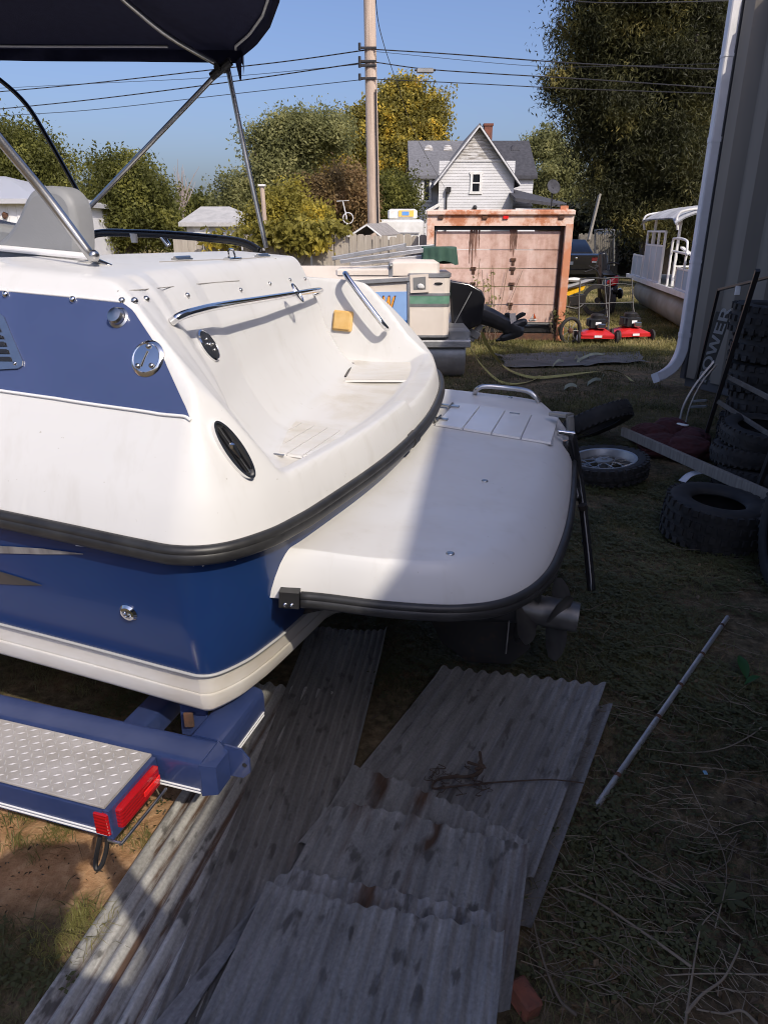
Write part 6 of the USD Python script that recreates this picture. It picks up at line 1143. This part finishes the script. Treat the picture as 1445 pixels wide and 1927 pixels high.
for sc, o, mm, nm in ((1.14, .0205, 'dark_navy', 'letter_shadow'), (1.0, .028, 'orange', 'letter')):
    b_ = q(717 if sc == 1 else 715.5, 586 if sc == 1 else 588, o); hgt = .17 * sc; part(pt_, nm, (b_ + np.outer(tv[:, 0] * hgt * .62 + tv[:, 1] * hgt * .12, [1, 0, 0]) + np.outer(tv[:, 1] * hgt, [0, 0, 1]) + np.outer(tv[:, 2] * .3, rc), tm.faces), M[mm])
# rounded rear corner panel with a cubby, green stripe
zc0, zc1 = q(800, 636)[2], q(800, 516)[2]; xa_, xb_ = q(771, 570)[0], q(846, 570)[0]
plan = np.array([(xa_, PY - .012), (xb_ - .07, PY - .012), (xb_ - .025, PY), (xb_, PY + .05), (xb_, PY + .9), (xa_, PY + .9)])
def band(nm, py0, py1, mat_, g=0.): 
    z0, z1 = q(800, py1)[2], q(800, py0)[2]; m = trimesh.creation.extrude_polygon(Polygon(plan).buffer(g), z1 - z0); m.apply_translation([0, 0, z0]); return part(pt_, nm, m, mat_)
band('rear_panel', 576, 630, M['cream']); band('stripe', 556, 575.6, M['green_stripe'], .002); band('stripe_edge', 571, 577, M['alu_dull'], .0035); band('upper_panel', 521, 555.6, M['cream']); band('rail_top', 514, 521, M['alu'], .012); band('rail_mid', 551, 556, M['alu'], .006); band('rail_low', 630, 634, M['alu'], .008)
cb = panel(pt_, 'cubby_frame', [(771, 517), (806, 515), (807, 549), (772, 551)], M['cream'], .03, .03); panel(pt_, 'cubby_hole', [(777, 522), (801, 520), (801, 544), (778, 545)], M['alu_dull'], .004, .047)
c = q(791, 538, .055); part(pt_, 'cubby_bag', hull(ball(c, (.04, .012, .03), 4), ball(c + [.03, 0, -.012], (.02, .01, .02), 3)), M['white_paint'], smooth=True)
part(pt_, 'maker_badge', prism(np.array([(math.cos(t) * .05, math.sin(t) * .014) for t in np.linspace(0, 6.28, 20)[:-1]]), q(825, 533, .02), (1, 0, 0), (0, 0, 1), .008), M['black'])
panel(pt_, 'top_rail', [(560, 533), (770, 521), (770, 528), (560, 541)], M['alu'], .05, .02)
panel(pt_, 'base_rail', [(560, 645), (770, 629), (770, 636), (560, 652)], M['alu'], .05, .02)
panel(pt_, 'post', [(766.5, 528), (771, 528), (771, 630), (766.5, 630)], M['alu'], .03, .016)
dz = q(820, 640)[2]; xe = q(882, 640)[0]
part(pt_, 'deck', box([(xe - 2.9) / 2 + .0, PY + 1.1, dz - .03], [xe + 2.9, 2.36, .06]), M['alu_dull']); part(pt_, 'deck_edge', rbar([-2.9, PY - .10, dz - .03], [xe + .01, PY - .10, dz - .03], .03, .085, .008), M['alu'])
part(pt_, 'rear_edge', rbar([xe, PY - .09, dz - .03], [xe, PY + 2.28, dz - .03], .03, .085, .008), M['alu'])
part(pt_, 'transom_step', box([xb_ + .14, PY + .5, dz + .05], [.26, .9, .10]), M['alu_dull'])
pr = .30; pz = dz - .10 - pr
for yy in (PY + .28, PY + 2.0):
    part(pt_, 'pontoon_tube', lathe([(0, 0), (pr * .95, 0), (pr, .012), (pr, 4.6), (pr * .6, 5.1), (0, 5.3)], [xe - .03, yy, max(pz, pr - .01)], (-1, 0, 0), 32), M['alu'], smooth=35)
    part(pt_, 'weld_seam', tube([[xe - .9, yy, pz], [xe - .88, yy, pz]], pr + .006, 32), M['alu_dull'])
    part(pt_, 'mounting_bracket', box([(xe - 2.6) / 2, yy, dz - .09], [xe + 2.4, .10, .09]), M['alu_dull'])
part(pt_, 'far_fence', box([-.9, PY + 2.2, (zc0 + zc1) / 2], [3.4, .04, zc1 - zc0]), M['cream'])
part(pt_, 'rear_seat', rbox([xb_ - .42, PY + .5, zc1 + .05], (.62, .8, .22), .08), M['cream'], smooth=40)
# outboard, tilted up
OY = 10.0; o = lambda px, py: D(px, py, OY)
def chain(pts): return [(o(px, py), r) for px, py, r in pts]
mo = part(pt_, 'outboard_motor', blob([chain([(890, 585, .15), (925, 598, .12), (955, 612, .10), (975, 622, .09)]), chain([(975, 622, .09), (945, 636, .05)])], .03, 5), M['black'], smooth=True)
yv = np.array([0, .17, 0.]); cw = [(846, 530), (880, 537), (900, 548), (905, 560), (898, 604), (880, 612), (852, 606)]
part(mo, 'cowling', hull(*[ball(o(px, py) + s * yv, .035, 4) for px, py in cw for s in (-1, 1)]), M['black_gloss'], smooth=45)
part(mo, 'trim_line', rbar(o(852, 606) - [0, .21, 0], o(884, 546) - [0, .21, 0], .006, .012, .002), M['alu_dull'])
part(mo, 'bracket', cat_([rbar(o(868, 615), o(900, 632), .14, .10), rbar(o(905, 610), o(885, 640), .10, .08)]), M['alu_dull'])
part(mo, 'lower_unit', blob([chain([(955, 618, .09), (985, 606, .055)]), chain([(965, 630, .06), (935, 640, .02)])], .03, 4), M['black'], smooth=True)
c = o(968, 600); part(mo, 'propeller', cat_([(hull(ball(c, .03, 3), ball(c + np.array([math.cos(a) * .12, -.03, math.sin(a) * .12]), (.05, .012, .03), 3))) for a in (.6, 2.6, 4.6)]), M['black'])
c = o(962, 595) - [0, .12, 0]; part(mo, 'torn_tag', hull(c + np.array([[-.05, 0, .05], [.03, -.01, .06], [-.02, 0, -.09], [.05, 0, -.04]])), M['cream'])
# folded aluminium frame pieces stacked on the pontoon rail
fy = PY + .35; ff = lambda px, py, o=0.: D(px, py, fy + o)
for i, (lab, a, b, w, h, oy) in enumerate((('uppermost long slanted tube', (625, 486), (762, 461), .05, .05, .3), ('second slanted tube', (640, 492), (800, 470), .045, .05, .0), ('flat middle rail', (660, 497), (800, 482), .05, .045, .25), ('lower dull rail', (660, 508), (815, 494), .05, .05, .0), ('short dark channel at the back', (720, 490), (770, 486), .05, .03, .4), ('pale upper rail near the cover', (745, 468), (815, 463), .05, .05, .5))):
    t = thing('frame_tube', f'{lab} of the folded aluminium frame on the cream pontoon boat', 'tube', ff(*a, oy)); part(t, 'tube', rbar(ff(*a, oy), ff(*b, oy), w, h, .008), M['alu'] if i != 4 else M['black_metal'])
    part(t, 'end_cap', rbar(ff(*b, oy), ff(*b, oy) + [.015, 0, 0], w + .006, h + .006, .003), M['alu_dull'])
t = thing('frame_clamp', 'upright clamp holding the folded aluminium frame to the cream boat rail', 'clamp', ff(734, 510, -.3)); part(t, 'clamp', rbar(ff(735, 494, -.32), ff(735, 522, -.32), .05, .04, .006, up=(0, 1, 0)), M['alu']); part(t, 'knob', hull(ball(ff(735, 500, -.36), .025, 4)), M['alu_dull'])
t = thing('folded_cushion', 'cream cushion lying under the folded frame on the pontoon boat', 'cushion', ff(700, 512)); part(t, 'pad', rbox((ff(640, 515) + ff(770, 508)) / 2 + [0, .1, 0], (.95, .5, .09), .035), M['cream'], smooth=40)
M['green_cloth'] = mat('green_cloth', (.035, .085, .06), .9, col2=(.05, .105, .075), scale=6, bump=.25, bscale=60)
u, v = np.meshgrid(np.linspace(0, 2 * np.pi, 73), np.linspace(0, 1, 22), indexing='ij'); c = D(823, 476, PY + .42); rad = .19 * np.sin(np.minimum(v * 1.9, 1) * np.pi / 2) * (1 + .10 * np.sin(u * 7 + 1) * v + .07 * np.sin(u * 11) * v)
zz = .08 - .02 * v - np.where(v > .5, (v - .5) * .36, 0) - .05 * np.sin(u * 2 + .6) * np.clip(v - .5, 0, 1) + .02 * np.sin(u * 3) * v
cvm = grid_mesh(np.stack([c[0] + rad * 1.08 * np.cos(u) + .03 * v, c[1] + rad * np.sin(u), c[2] + zz], -1)); cvm.invert()
solo('green_cover', cvm, M['green_cloth'], 'dark green cloth cover draped over the rear of the cream pontoon boat', 'cover', smooth=True)

# ------------------------------------------------------------------ pontoon boat on the right
pn = thing('pontoon_boat', 'old white railed pontoon boat with pale blue panels parked beyond the downspout', 'boat', G(1290, 640))
b0 = G(1300, 646); pd = G(1212, 560) - b0; pd[2] = 0; pd /= np.linalg.norm(pd); pd = np.array([math.sin(math.radians(8.5)), math.cos(math.radians(8.5)), 0]); ps = np.array([pd[1], -pd[0], 0])
pp = lambda a, s, z: b0 + pd * a + ps * s + np.array([0, 0, z])
M['pan_blue'] = mat('blue_panel', (.22, .34, .46), .5, col2=(.34, .42, .48), scale=2.2); M['pan_grey'] = mat('grey_panel', (.45, .50, .53), .5, col2=(.34, .39, .43), scale=1.5); M['pon_alu'] = mat('pontoon_metal', (.36, .35, .32), .55, .55, col2=(.24, .22, .18), scale=1.6, bump=.1); M['rail_w'] = mat('rail_white', (.70, .70, .69), .45, col2=(.60, .59, .56), scale=5)
for s in (.30, 1.9):
    part(pn, 'pontoon_tube', lathe([(0, .0), (.27, .0), (.30, .02), (.30, 5.6), (.27, 6.1), (.17, 6.6), (0, 6.9)], pp(-.15, s, .33), pd + [0, 0, .012], 30), M['pon_alu'], smooth=35); part(pn, 'tube_bracket', rbar(pp(.3, s, .64), pp(6, s, .66), .12, .08), M['pon_alu'])
part(pn, 'deck', hull(*[np.array([pp(a, s, z)]) for a in (0, 6.6) for s in (-.02, 2.3) for z in (.68, .735)]), M['alu_dull']); part(pn, 'deck_edge', rbar(pp(-.02, -.03, .70), pp(6.7, -.03, .70), .05, .10, .006), M['rail_w']); part(pn, 'rear_step', rbar(pp(-.05, -.02, .70), pp(-.05, 2.3, .70), .05, .10, .006), M['rail_w']); part(pn, 'rear_step', rbar(pp(-.09, .0, .58), pp(-.09, 2.3, .58), .05, .06, .006), M['rail_w'])
def fence(a0, a1, s, z0, z1, mm, posts, top=True):
    nb = max(1, int(round((a1 - a0) / .55))); e = np.linspace(a0, a1, nb + 1)
    for i in range(nb): part(pn, 'side_panel', hull(*[np.array([pp(a, s + o_, z)]) for a in (e[i] + .02, e[i + 1] - .02) for o_ in (0, .02) for z in (.77, z0)]), M[mm])
    for z in (.755, z0): part(pn, 'rail', rbar(pp(a0, s + .01, z), pp(a1, s + .01, z), .035, .035, .006), M['rail_w'])
    if top: part(pn, 'rail', rbar(pp(a0, s + .01, z1), pp(a1, s + .01, z1), .045, .04, .01), M['rail_w'])
    for a in np.linspace(a0, a1, posts): part(pn, 'post', rbar(pp(a, s + .01, .73), pp(a, s + .01, z1 if top else z0), .045, .045, .01, up=pd), M['rail_w'])
fence(.15, 1.7, .0, 1.10, 1.10, 'pan_blue', 4, False); fence(3.1, 4.9, .0, 1.45, 1.72, 'pan_grey', 4); fence(5.1, 6.3, .0, 1.2, 1.3, 'pan_grey', 3, False)
e = pp(.15, 0, 0); 
for i in range(3): part(pn, 'end_panel', hull(*[np.array([pp(.12 + o_, s_, z)]) for s_ in (.03 + i * .42, .42 + i * .42) for o_ in (0, .02) for z in (.77, 1.08)]), M['pan_blue'])
part(pn, 'rail', rbar(pp(.13, 0, 1.10), pp(.13, 2.2, 1.10), .04, .04, .006), M['rail_w']); part(pn, 'rail', rbar(pp(.13, 0, .755), pp(.13, 2.2, .755), .04, .04, .006), M['rail_w'])
def loop(pts, r=.022): part(pn, 'grab_frame', tube(smooth_path([pp(*p) for p in pts], 5), r, 8), M['rail_w'], smooth=True)
loop([(1.2, .0, 1.1), (1.2, .0, 1.45), (1.35, .0, 1.58), (2.2, .0, 1.60), (2.35, .0, 1.5), (2.35, .0, .75)]); loop([(1.7, .4, .75), (1.7, .4, 1.55), (1.7, .6, 1.66), (1.7, 1.1, 1.66), (1.7, 1.2, 1.55), (1.7, 1.2, .75)]); loop([(2.4, .1, .75), (2.4, .1, 1.75), (2.55, .15, 1.85), (3.0, .2, 1.85)])
loop([(.5, 1.5, .75), (.5, 1.5, 1.75), (.5, 1.7, 1.9), (.5, 2.2, 1.92)]); loop([(1.1, .0, 1.36), (2.3, .02, 1.38)]); loop([(2.4, .1, 1.35), (2.4, 1.3, 1.35)], .018); loop([(2.4, .1, 1.1), (2.4, 1.3, 1.1)], .018)
part(pn, 'slanted_rail', rbar(pp(.9, .3, 1.15), pp(2.0, .1, 1.45), .07, .03, .008), M['rail_w'])
# roof
for a, s in ((2.6, .15), (2.6, 2.1), (4.9, .15), (4.9, 2.1)): part(pn, 'roof_post', rbar(pp(a, s, .73), pp(a, s, 2.02), .05, .05, .01, up=pd), M['rail_w'])
u, v = np.meshgrid(np.linspace(0, 1, 14), np.linspace(-1, 1, 17), indexing='ij'); rv = np.array([[pp(1.9 + 3.4 * uu, 1.15 + 1.25 * vv, 2.12 + .10 * (1 - vv ** 2) - .16 * abs(vv) ** 5 - .10 * (1 - min(1, min(uu, 1 - uu) * 9)) ** 2) for vv in np.linspace(-1, 1, 17)] for uu in np.linspace(0, 1, 14)])
M['roof_cloth'] = mat('pontoon_roof', (.55, .55, .55), .6, col2=(.34, .34, .345), scale=3, stretch=(1, 1, 1)); rm_ = grid_mesh(rv); part(pn, 'roof', cat_([rm_, grid_mesh(rv - [0, 0, .02])]), M['roof_cloth'], smooth=50)
for a in (2.0, 5.2): part(pn, 'roof_bow', tube(smooth_path([pp(a, -.02, 1.75), pp(a, -.06, 1.98), pp(a, .15, 2.09), pp(a, 1.1, 2.16), pp(a, 2.1, 2.09), pp(a, 2.35, 1.95)], 5), .022, 8), M['rail_w'], smooth=True)
part(pn, 'helm_console', rbox(pp(3.6, 1.5, 1.15), (.7, .8, .8), .06), M['pan_grey'], smooth=40)
part(pn, 'seat', rbox(pp(.95, 1.35, .95), (.8, .5, .4), .08), M['cream'], smooth=40)
t = thing('orange_cushion', 'orange life cushion on the near end of the white railed pontoon boat', 'cushion', pp(.6, .8, 1.1)); M['orange_c'] = mat('orange_fabric', (.5, .16, .05), .8); part(t, 'pad', rbox(pp(.55, .62, 1.16), (.32, .3, .13), .045), M['orange_c'], smooth=40); part(t, 'strap', rbox(pp(.55, .62, 1.16), (.05, .31, .14), .004), M['rust'])
t = thing('white_fender', 'white sausage shaped boat fender lying on the railed pontoon boat', 'fender', pp(.7, .2, 1.2)); part(t, 'body', blob([[(pp(.5, .22, 1.13), .085), (pp(1.05, .12, 1.3), .085)]], .03, 5), M['white_paint'], smooth=True); part(t, 'eyelet', hull(ball(pp(1.13, .11, 1.33), .035, 4)), M['white_paint'])

# ------------------------------------------------------------------ two push mowers
M['mower_red'] = mat('mower_red', (.60, .02, .02), .35, col2=(.48, .02, .02), scale=6, coat=.4)
mo0 = thing('lawn_mower', 'red push mower with a bulky black engine, left of the pair', 'lawn mower', (0, 0, 0), 'red push mowers in the sun'); stage.GetPrimAtPath(mo0).GetAttribute('xformOp:translate').Clear(); UsdGeom.Xform.Get(stage, mo0).ClearXformOpOrder()
part(mo0, 'deck', cat_([(hull(*[ball((sx * .24, sy * .22, .13), (.04, .04, .03), 3) for sx in (-1, 1) for sy in (-1, 1)] + [ball((0, 0, .21), (.17, .17, .02), 4)])), box((0, 0, .105), (.56, .5, .035))]), M['mower_red'], smooth=40)
for sx in (-1, 1):
    for sy in (-1, 1):
        w = part(mo0, 'wheel', lathe([(0, -.02), (.085, -.022), (.1, -.016), (.1, .016), (.085, .022), (0, .02)], (sx * .305, sy * .22, .10), (1, 0, 0), 20), M['tire'], smooth=35); part(w, 'hub', lathe([(.05, .023), (.045, .03), (0, .03)], (sx * .305, sy * .22, .10), (sx, 0, 0), 12), M['white_paint'])
en = part(mo0, 'engine', rbox((0, .0, .31), (.27, .30, .16), .03), M['black'], smooth=40); part(en, 'starter_cover', lathe([(.11, 0), (.11, .05), (.09, .07), (0, .075)], (0, 0, .39), (0, 0, 1), 20), M['black_metal'], smooth=35); part(en, 'fuel_tank', rbox((.12, .1, .36), (.13, .16, .10), .02), M['black_metal']); part(en, 'air_filter', rbox((-.14, -.05, .33), (.08, .12, .12), .02), M['black'])
part(en, 'label', box((0, -.153, .32), (.09, .004, .05)), M['white_stripe']); part(en, 'muffler', rbox((.05, -.18, .28), (.14, .06, .08), .02), M['steel'])
part(mo0, 'front_badge', box((0, -.262, .125), (.12, .006, .035)), M['white_stripe'])
hd = part(mo0, 'handle', tube(smooth_path([(-.25, .24, .16), (-.25, .42, .55), (-.25, .56, .92), (-.22, .585, .97), (0, .59, .985), (.22, .585, .97), (.25, .56, .92), (.25, .42, .55), (.25, .24, .16)], 6), .0125, 8), M['black'], smooth=True); part(hd, 'crossbar', cyl((-.25, .43, .58), (.25, .43, .58), .009, 6), M['black']); part(hd, 'bail_bar', tube(smooth_path([(-.24, .53, .86), (0, .54, .89), (.24, .53, .86)], 5), .006, 6), M['black']); part(hd, 'cable', tube(smooth_path([(.2, .52, .85), (.22, .4, .5), (.1, .1, .38)], 6), .004, 5), M['black'])
pm1, pm2 = G(1122, 645), G(1186, 642)
x = UsdGeom.Xform.Get(stage, mo0); set_xf(x, (pm1[0], pm1[1] + .1, 0), (0, 0, -6)); 
copy_of(mo0, 'red push mower with a taller bare handle, right of the pair', (pm2[0], pm2[1] + .15, 0), (0, 0, 10))
# loose wheel against the box corner
t = thing('cart_wheel', 'small spoked wheel leaning in dry weeds at the corner of the rusty box', 'wheel', G(1072, 640)); c = D(1073, 622, 12.1); part(t, 'tire', tube(np.array([c + [.17 * math.cos(a), .05 * math.sin(a) * 0 + .04 * math.cos(a), .2 * math.sin(a)] for a in np.linspace(0, 2 * np.pi, 28, endpoint=False)]), .03, 8, closed=True), M['tire'], smooth=True); part(t, 'hub', hull(ball(c, .05, 4)), M['rust'])
for i in range(7): a = i * .898; part(t, 'spoke', cyl(c, c + [.16 * math.cos(a), .04 * math.cos(a), .19 * math.sin(a)], .006, 5), M['alu_dull'])
# ------------------------------------------------------------------ scooter
SY = 16.3; k_ = lambda px, py, o=0.: D(px, py, SY + o)
sc = thing('scooter', 'black motor scooter with a red tail light seen from behind', 'scooter', G(1150, 580))
part(sc, 'rear_body', hull(ball(k_(1146, 545), (.17, .3, .12), 5), ball(k_(1150, 520, .2), (.15, .35, .08), 5), ball(k_(1148, 570, .1), (.12, .2, .1), 5)), M['black_gloss'], smooth=45)
part(sc, 'front_shield', hull(ball(k_(1134, 500, .8), (.16, .08, .1), 4), ball(k_(1136, 560, .75), (.14, .1, .1), 4), ball(k_(1134, 478, .8), (.1, .08, .05), 4)), M['black_gloss'], smooth=45)
part(sc, 'tail_light', hull(ball(k_(1152, 531, -.27), (.13, .05, .08), 4), ball(k_(1160, 522, -.2), (.05, .05, .05), 4)), M['red_lens'], smooth=45)
part(sc, 'seat', hull(ball(k_(1146, 516, .0), (.13, .25, .05), 4), ball(k_(1142, 512, .5), (.12, .15, .05), 4)), M['black'], smooth=45)
part(sc, 'handlebar', tube(smooth_path([k_(1100, 512, .5), k_(1118, 505, .7), k_(1134, 497, .8), k_(1152, 494, .75), k_(1164, 496, .6)], 5), .02, 8), M['black_metal'], smooth=True)
part(sc, 'mirror', hull(ball(k_(1122, 500, .6), (.05, .02, .03), 3)), M['black']); part(sc, 'side_cover', hull(ball(k_(1166, 552), (.05, .2, .12), 4)), M['chrome'])
for o_, px in ((-.1, 1148), (1.25, 1136)): c = k_(px, 575, o_); c[2] = .25; part(sc, 'wheel', lathe([(0, -.04), (.15, -.05), (.25, -.035), (.25, .035), (.15, .05), (0, .04)], c, (1, 0, 0), 22), M['tire'], smooth=35)
# dirt bike
DY = 16.0; k_ = lambda px, py, o=0.: D(px, py, DY + o); M['yellow'] = mat('yellow_plastic', (.75, .42, .01), .4, coat=.3)
db = thing('dirt_bike', 'yellow dirt bike half hidden behind the orange post of the rusty box', 'motorcycle', G(1085, 600))
part(db, 'side_panel', hull(np.array([k_(1060, 552), k_(1102, 536), k_(1098, 545), k_(1070, 556), k_(1060, 545, .1), k_(1100, 534, .15)])), M['yellow']); part(db, 'rear_fender', hull(np.array([k_(1044, 548), k_(1066, 540), k_(1066, 556), k_(1046, 552), k_(1050, 545, .15)])), M['yellow'])
part(db, 'seat', hull(ball(k_(1066, 540), (.06, .12, .05), 4), ball(k_(1112, 526), (.08, .1, .04), 4)), M['grey_vinyl'], smooth=45); part(db, 'tank_shroud', hull(ball(k_(1080, 526), (.18, .12, .05), 4)), M['white_paint'], smooth=45)
part(db, 'engine', cat_([rbar(k_(1070, 566), k_(1098, 562), .2, .2), rbar(k_(1082, 575), k_(1086, 552), .14, .14)]), M['black_metal']); part(db, 'exhaust', tube(smooth_path([k_(1060, 575, -.15), k_(1085, 580, -.15), k_(1100, 570, -.1)], 5), .025, 8), M['black_metal'], smooth=True)
part(db, 'handlebar', tube(smooth_path([k_(1108, 500), k_(1122, 508, .1), k_(1128, 520, .2)], 5), .015, 6), M['black'])
for px in (1035, 1122): c = k_(px, 580); c[2] = .33; part(db, 'wheel', cat_([lathe([(.25, -.04), (.33, -.035), (.34, 0), (.33, .035), (.25, .04), (.245, 0), (.25, -.04)], c, (.25, .97, 0), 26), lathe([(0, -.02), (.06, -.03), (.06, .03), (0, .02)], c, (.25, .97, 0), 12)]), M['tire'], smooth=35)
# ------------------------------------------------------------------ black sedan seen from behind
VY = 25.5; cx_ = D(1084, 490, VY)[0]; cr_ = thing('black_sedan', 'black sedan parked in the shade behind the rusty box', 'car', (cx_, VY, 0))
M['car_black'] = mat('car_paint', (.006, .006, .007), .2, coat=.8)
def carsec(y, w0, w1, w2, z0, z1, z2): return np.array([[s * w, y, z] for s in (-1, 1) for w, z in ((w0 * .94, z0), (w0, (z0 + z1) / 2), (w1, z1), (w2, z2))]) + [cx_, VY, 0]
part(cr_, 'body', mhull(carsec(0, .86, .84, .70, .35, .85, .95), carsec(.12, .90, .90, .76, .24, .9, 1.0), carsec(1.1, .91, .90, .80, .2, .92, 1.0)) + mhull(carsec(1.0, .91, .90, .80, .2, .92, 1.0), carsec(3.6, .91, .90, .80, .2, .9, .98)) + mhull(carsec(3.5, .91, .90, .80, .2, .9, .98), carsec(4.6, .84, .80, .7, .3, .7, .75)), M['car_black'], smooth=40)
part(cr_, 'cabin', hull(carsec(.75, .78, .76, .70, .95, 1.0, 1.02), carsec(1.3, .80, .70, .58, .95, 1.3, 1.43), carsec(2.3, .80, .70, .58, .95, 1.3, 1.43), carsec(3.3, .78, .76, .7, .95, .98, 1.0)), M['car_black'], smooth=40)
part(cr_, 'rear_window', hull(np.array([[s * w, y, z] for s in (-1, 1) for w, y, z in ((.62, .80, 1.03), (.55, 1.25, 1.37), (.62, .83, 1.02), (.55, 1.28, 1.36))]) + [cx_, VY - .012, .012]), M['glass_dark'])
for s in (-1, 1):
    tl_ = part(cr_, 'tail_light', rbox((cx_ + s * .68, VY + .05, .80), (.34, .16, .18), .04), M['lamp_red'], smooth=40); part(tl_, 'reverse_lamp', box((cx_ + s * .68, VY - .034, .74), (.30, .012, .06)), M['white_stripe'])
    for y in (.85, 3.7): part(cr_, 'wheel', lathe([(0, -.1), (.22, -.11), (.32, -.09), (.32, .09), (.22, .11), (0, .1)], (cx_ + s * .8, VY + y, .32), (1, 0, 0), 22), M['tire'], smooth=35)
part(cr_, 'number_plate', box((cx_ - .28, VY - .006, .70), (.36, .012, .1)), M['pan_grey']); part(cr_, 'badge', hull(ball((cx_, VY - .005, .86), (.04, .008, .04), 4)), M['chrome']); part(cr_, 'bumper', rbox((cx_, VY + .02, .42), (1.72, .18, .2), .06), M['car_black'], smooth=40)
# wire gate, dark shed front, leaning board, white van behind
t = thing('wire_gate', 'old wire gate frame standing open in the shade behind the sedan', 'gate', G(1145, 500)); gy_ = 29.0; gg = lambda px, py: D(px, py, gy_)
part(t, 'frame', tube(smooth_path([gg(1120, 500), gg(1120, 440), gg(1123, 433), gg(1152, 432), gg(1155, 440), gg(1155, 500)], 4), .04, 6), M['alu_dull'], smooth=True)
part(t, 'mesh_wire', cat_([cyl(gg(1121 + i * 4, 434), gg(1121 + i * 4, 500), .008, 4) for i in range(9)]), M['alu_dull'])
wf = thing('old_fence', 'grey old picket fence in deep shade behind the sedan', 'fence', G(1110, 500))
for i in range(22): a = D(1088 + i * 3.6, 470, 30.5); part(wf, 'picket', box([a[0], 30.5, .8], [.075, .02, 1.6 + .06 * math.sin(i * 2.3)]), M['wood'])
lb = solo('leaning_board', rbar(D(1107, 452, 22), D(1128, 366, 22.5), .06, .16, .01, up=(0, 1, 0)), M['wood'], 'grey splintered board leaning in the shade right of the rusty box', 'board', smooth=False)
t = thing('white_van', 'white van mostly hidden by bushes far behind the wire gate', 'van', D(1165, 450, 30)); c = D(1165, 452, 31); part(t, 'body', rbox([c[0], 31.8, 1.0], (1.3, 1.6, 1.5), .15), M['white_paint'], smooth=40); part(t, 'window', rbox([c[0] + .1, 31.0, 1.45], (.5, .05, .35), .02), M['glass_dark']); part(t, 'wheel', lathe([(0, -.1), (.3, -.08), (.3, .08), (0, .1)], [c[0] + .3, 30.95, .3], (0, 1, 0), 18), M['tire'])
c = D(1190, 345, 40); t = thing('satellite_dish', 'grey satellite dish on a pole in front of the pale green tree', 'satellite dish', (c[0], 40, 0)); c = D(1040, 352, 40); part(t, 'dish', lathe([(0, 0), (.2, .03), (.36, .11), (.37, .10), (.2, .02), (0, -.02)], c, (.3, -1, .4), 20), M['shingle_dark'], smooth=True); part(t, 'mast', cyl(c, [c[0], c[1], 0], .04, 6), M['black_metal'])
t = thing('bird_pole', 'thin wooden post with a small cap behind the picket fence', 'post', D(492, 440, 16)); a = D(493, 350, 16); part(t, 'post', tube([[a[0] + .06, 16, 0], a], .045, 8), M['pole']); part(t, 'cap', box(a + [0, 0, .02], (.14, .14, .04)), M['white_paint'])
t = thing('whirligig', 'white metal whirligig ornament on a stake among the tall weeds', 'ornament', D(650, 440, 15)); a = D(645, 378, 15); part(t, 'stake', tube([[a[0] + .12, 15, 0], D(652, 408, 15), a], .012, 6), M['white_paint']); part(t, 'vane', cat_([rbar(a - [.12, 0, 0], a + [.12, 0, .01], .03, .012), tube(np.array([D(655, 410, 15) + [.1 * math.cos(u_), 0, .1 * math.sin(u_)] for u_ in np.linspace(0, 6.28, 16)[:-1]]), .01, 5, closed=True)]), M['white_paint'])

# ------------------------------------------------------------------ the photographer, whose shadow falls on the bare soil
M['jacket'] = mat('dark_jacket', (.04, .045, .06), .9); M['skin'] = mat('skin', (.45, .28, .2), .5); M['jeans'] = mat('jeans', (.05, .07, .13), .9); M['hair'] = mat('hair', (.05, .03, .02), .8); M['phone'] = mat('phone', (.02, .02, .022), .3)
pe = thing('person', 'person standing and holding up a phone, seen only by the shadow on the soil', 'person', (-.13, -.35, 0))
hx, hy = -.02, -.20
bd = [[((hx, -.34, .98), .17), ((hx, -.33, 1.2), .18), ((hx, -.32, 1.45), .17), ((hx, -.30, 1.57), .08), ((hx, -.26, 1.66), .065)],
      [((hx - .23, -.32, 1.50), .085), ((hx - .34, -.28, 1.24), .065), ((hx - .16, -.10, 1.46), .05), ((hx + .02, -.06, 1.66), .035)],
      [((hx + .23, -.32, 1.50), .085), ((hx + .36, -.28, 1.24), .065), ((hx + .27, -.10, 1.46), .05), ((hx + .17, -.06, 1.67), .035)],
      [((hx - .23, -.32, 1.50), .085), ((hx, -.32, 1.48), .14), ((hx + .23, -.32, 1.50), .085)],
      [((hx - .09, -.35, .95), .12), ((hx - .11, -.33, .52), .075), ((hx - .12, -.37, .09), .05), ((hx - .12, -.24, .04), .04)],
      [((hx + .09, -.35, .95), .12), ((hx + .11, -.33, .52), .075), ((hx + .12, -.37, .09), .05), ((hx + .12, -.24, .04), .04)],
      [((hx, hy - .02, 1.72), .085), ((hx, hy - .04, 1.82), .115), ((hx, hy - .01, 1.77), .095)], [((hx, hy + .06, 1.77), .02), ((hx, hy + .085, 1.755), .016)]]
for hs, wx_ in ((-1, hx + .02), (1, hx + .17)):
    for j in range(4): bd.append([((wx_, -.06, 1.68), .022), ((wx_ - hs * .01, -.05, 1.71 + .012 * j), .010), ((wx_ - hs * .035, -.035, 1.715 + .014 * j), .0085)])
    bd.append([((wx_, -.06, 1.68), .02), ((wx_ - hs * .02, -.075, 1.705), .010), ((wx_ - hs * .03, -.07, 1.74), .009)])
part(pe, 'body', blob(bd, .025, 4), M['jacket'], smooth=True)
part(pe, 'hair', hull(ball((hx, hy - .05, 1.865), (.12, .12, .085), 6)), M['hair'], smooth=True)
solo('phone', rbox((-.012, -.025, 1.735), (.155, .009, .077), .004), M['phone'], 'phone held up in both hands by the person taking the picture', 'phone', smooth=40)
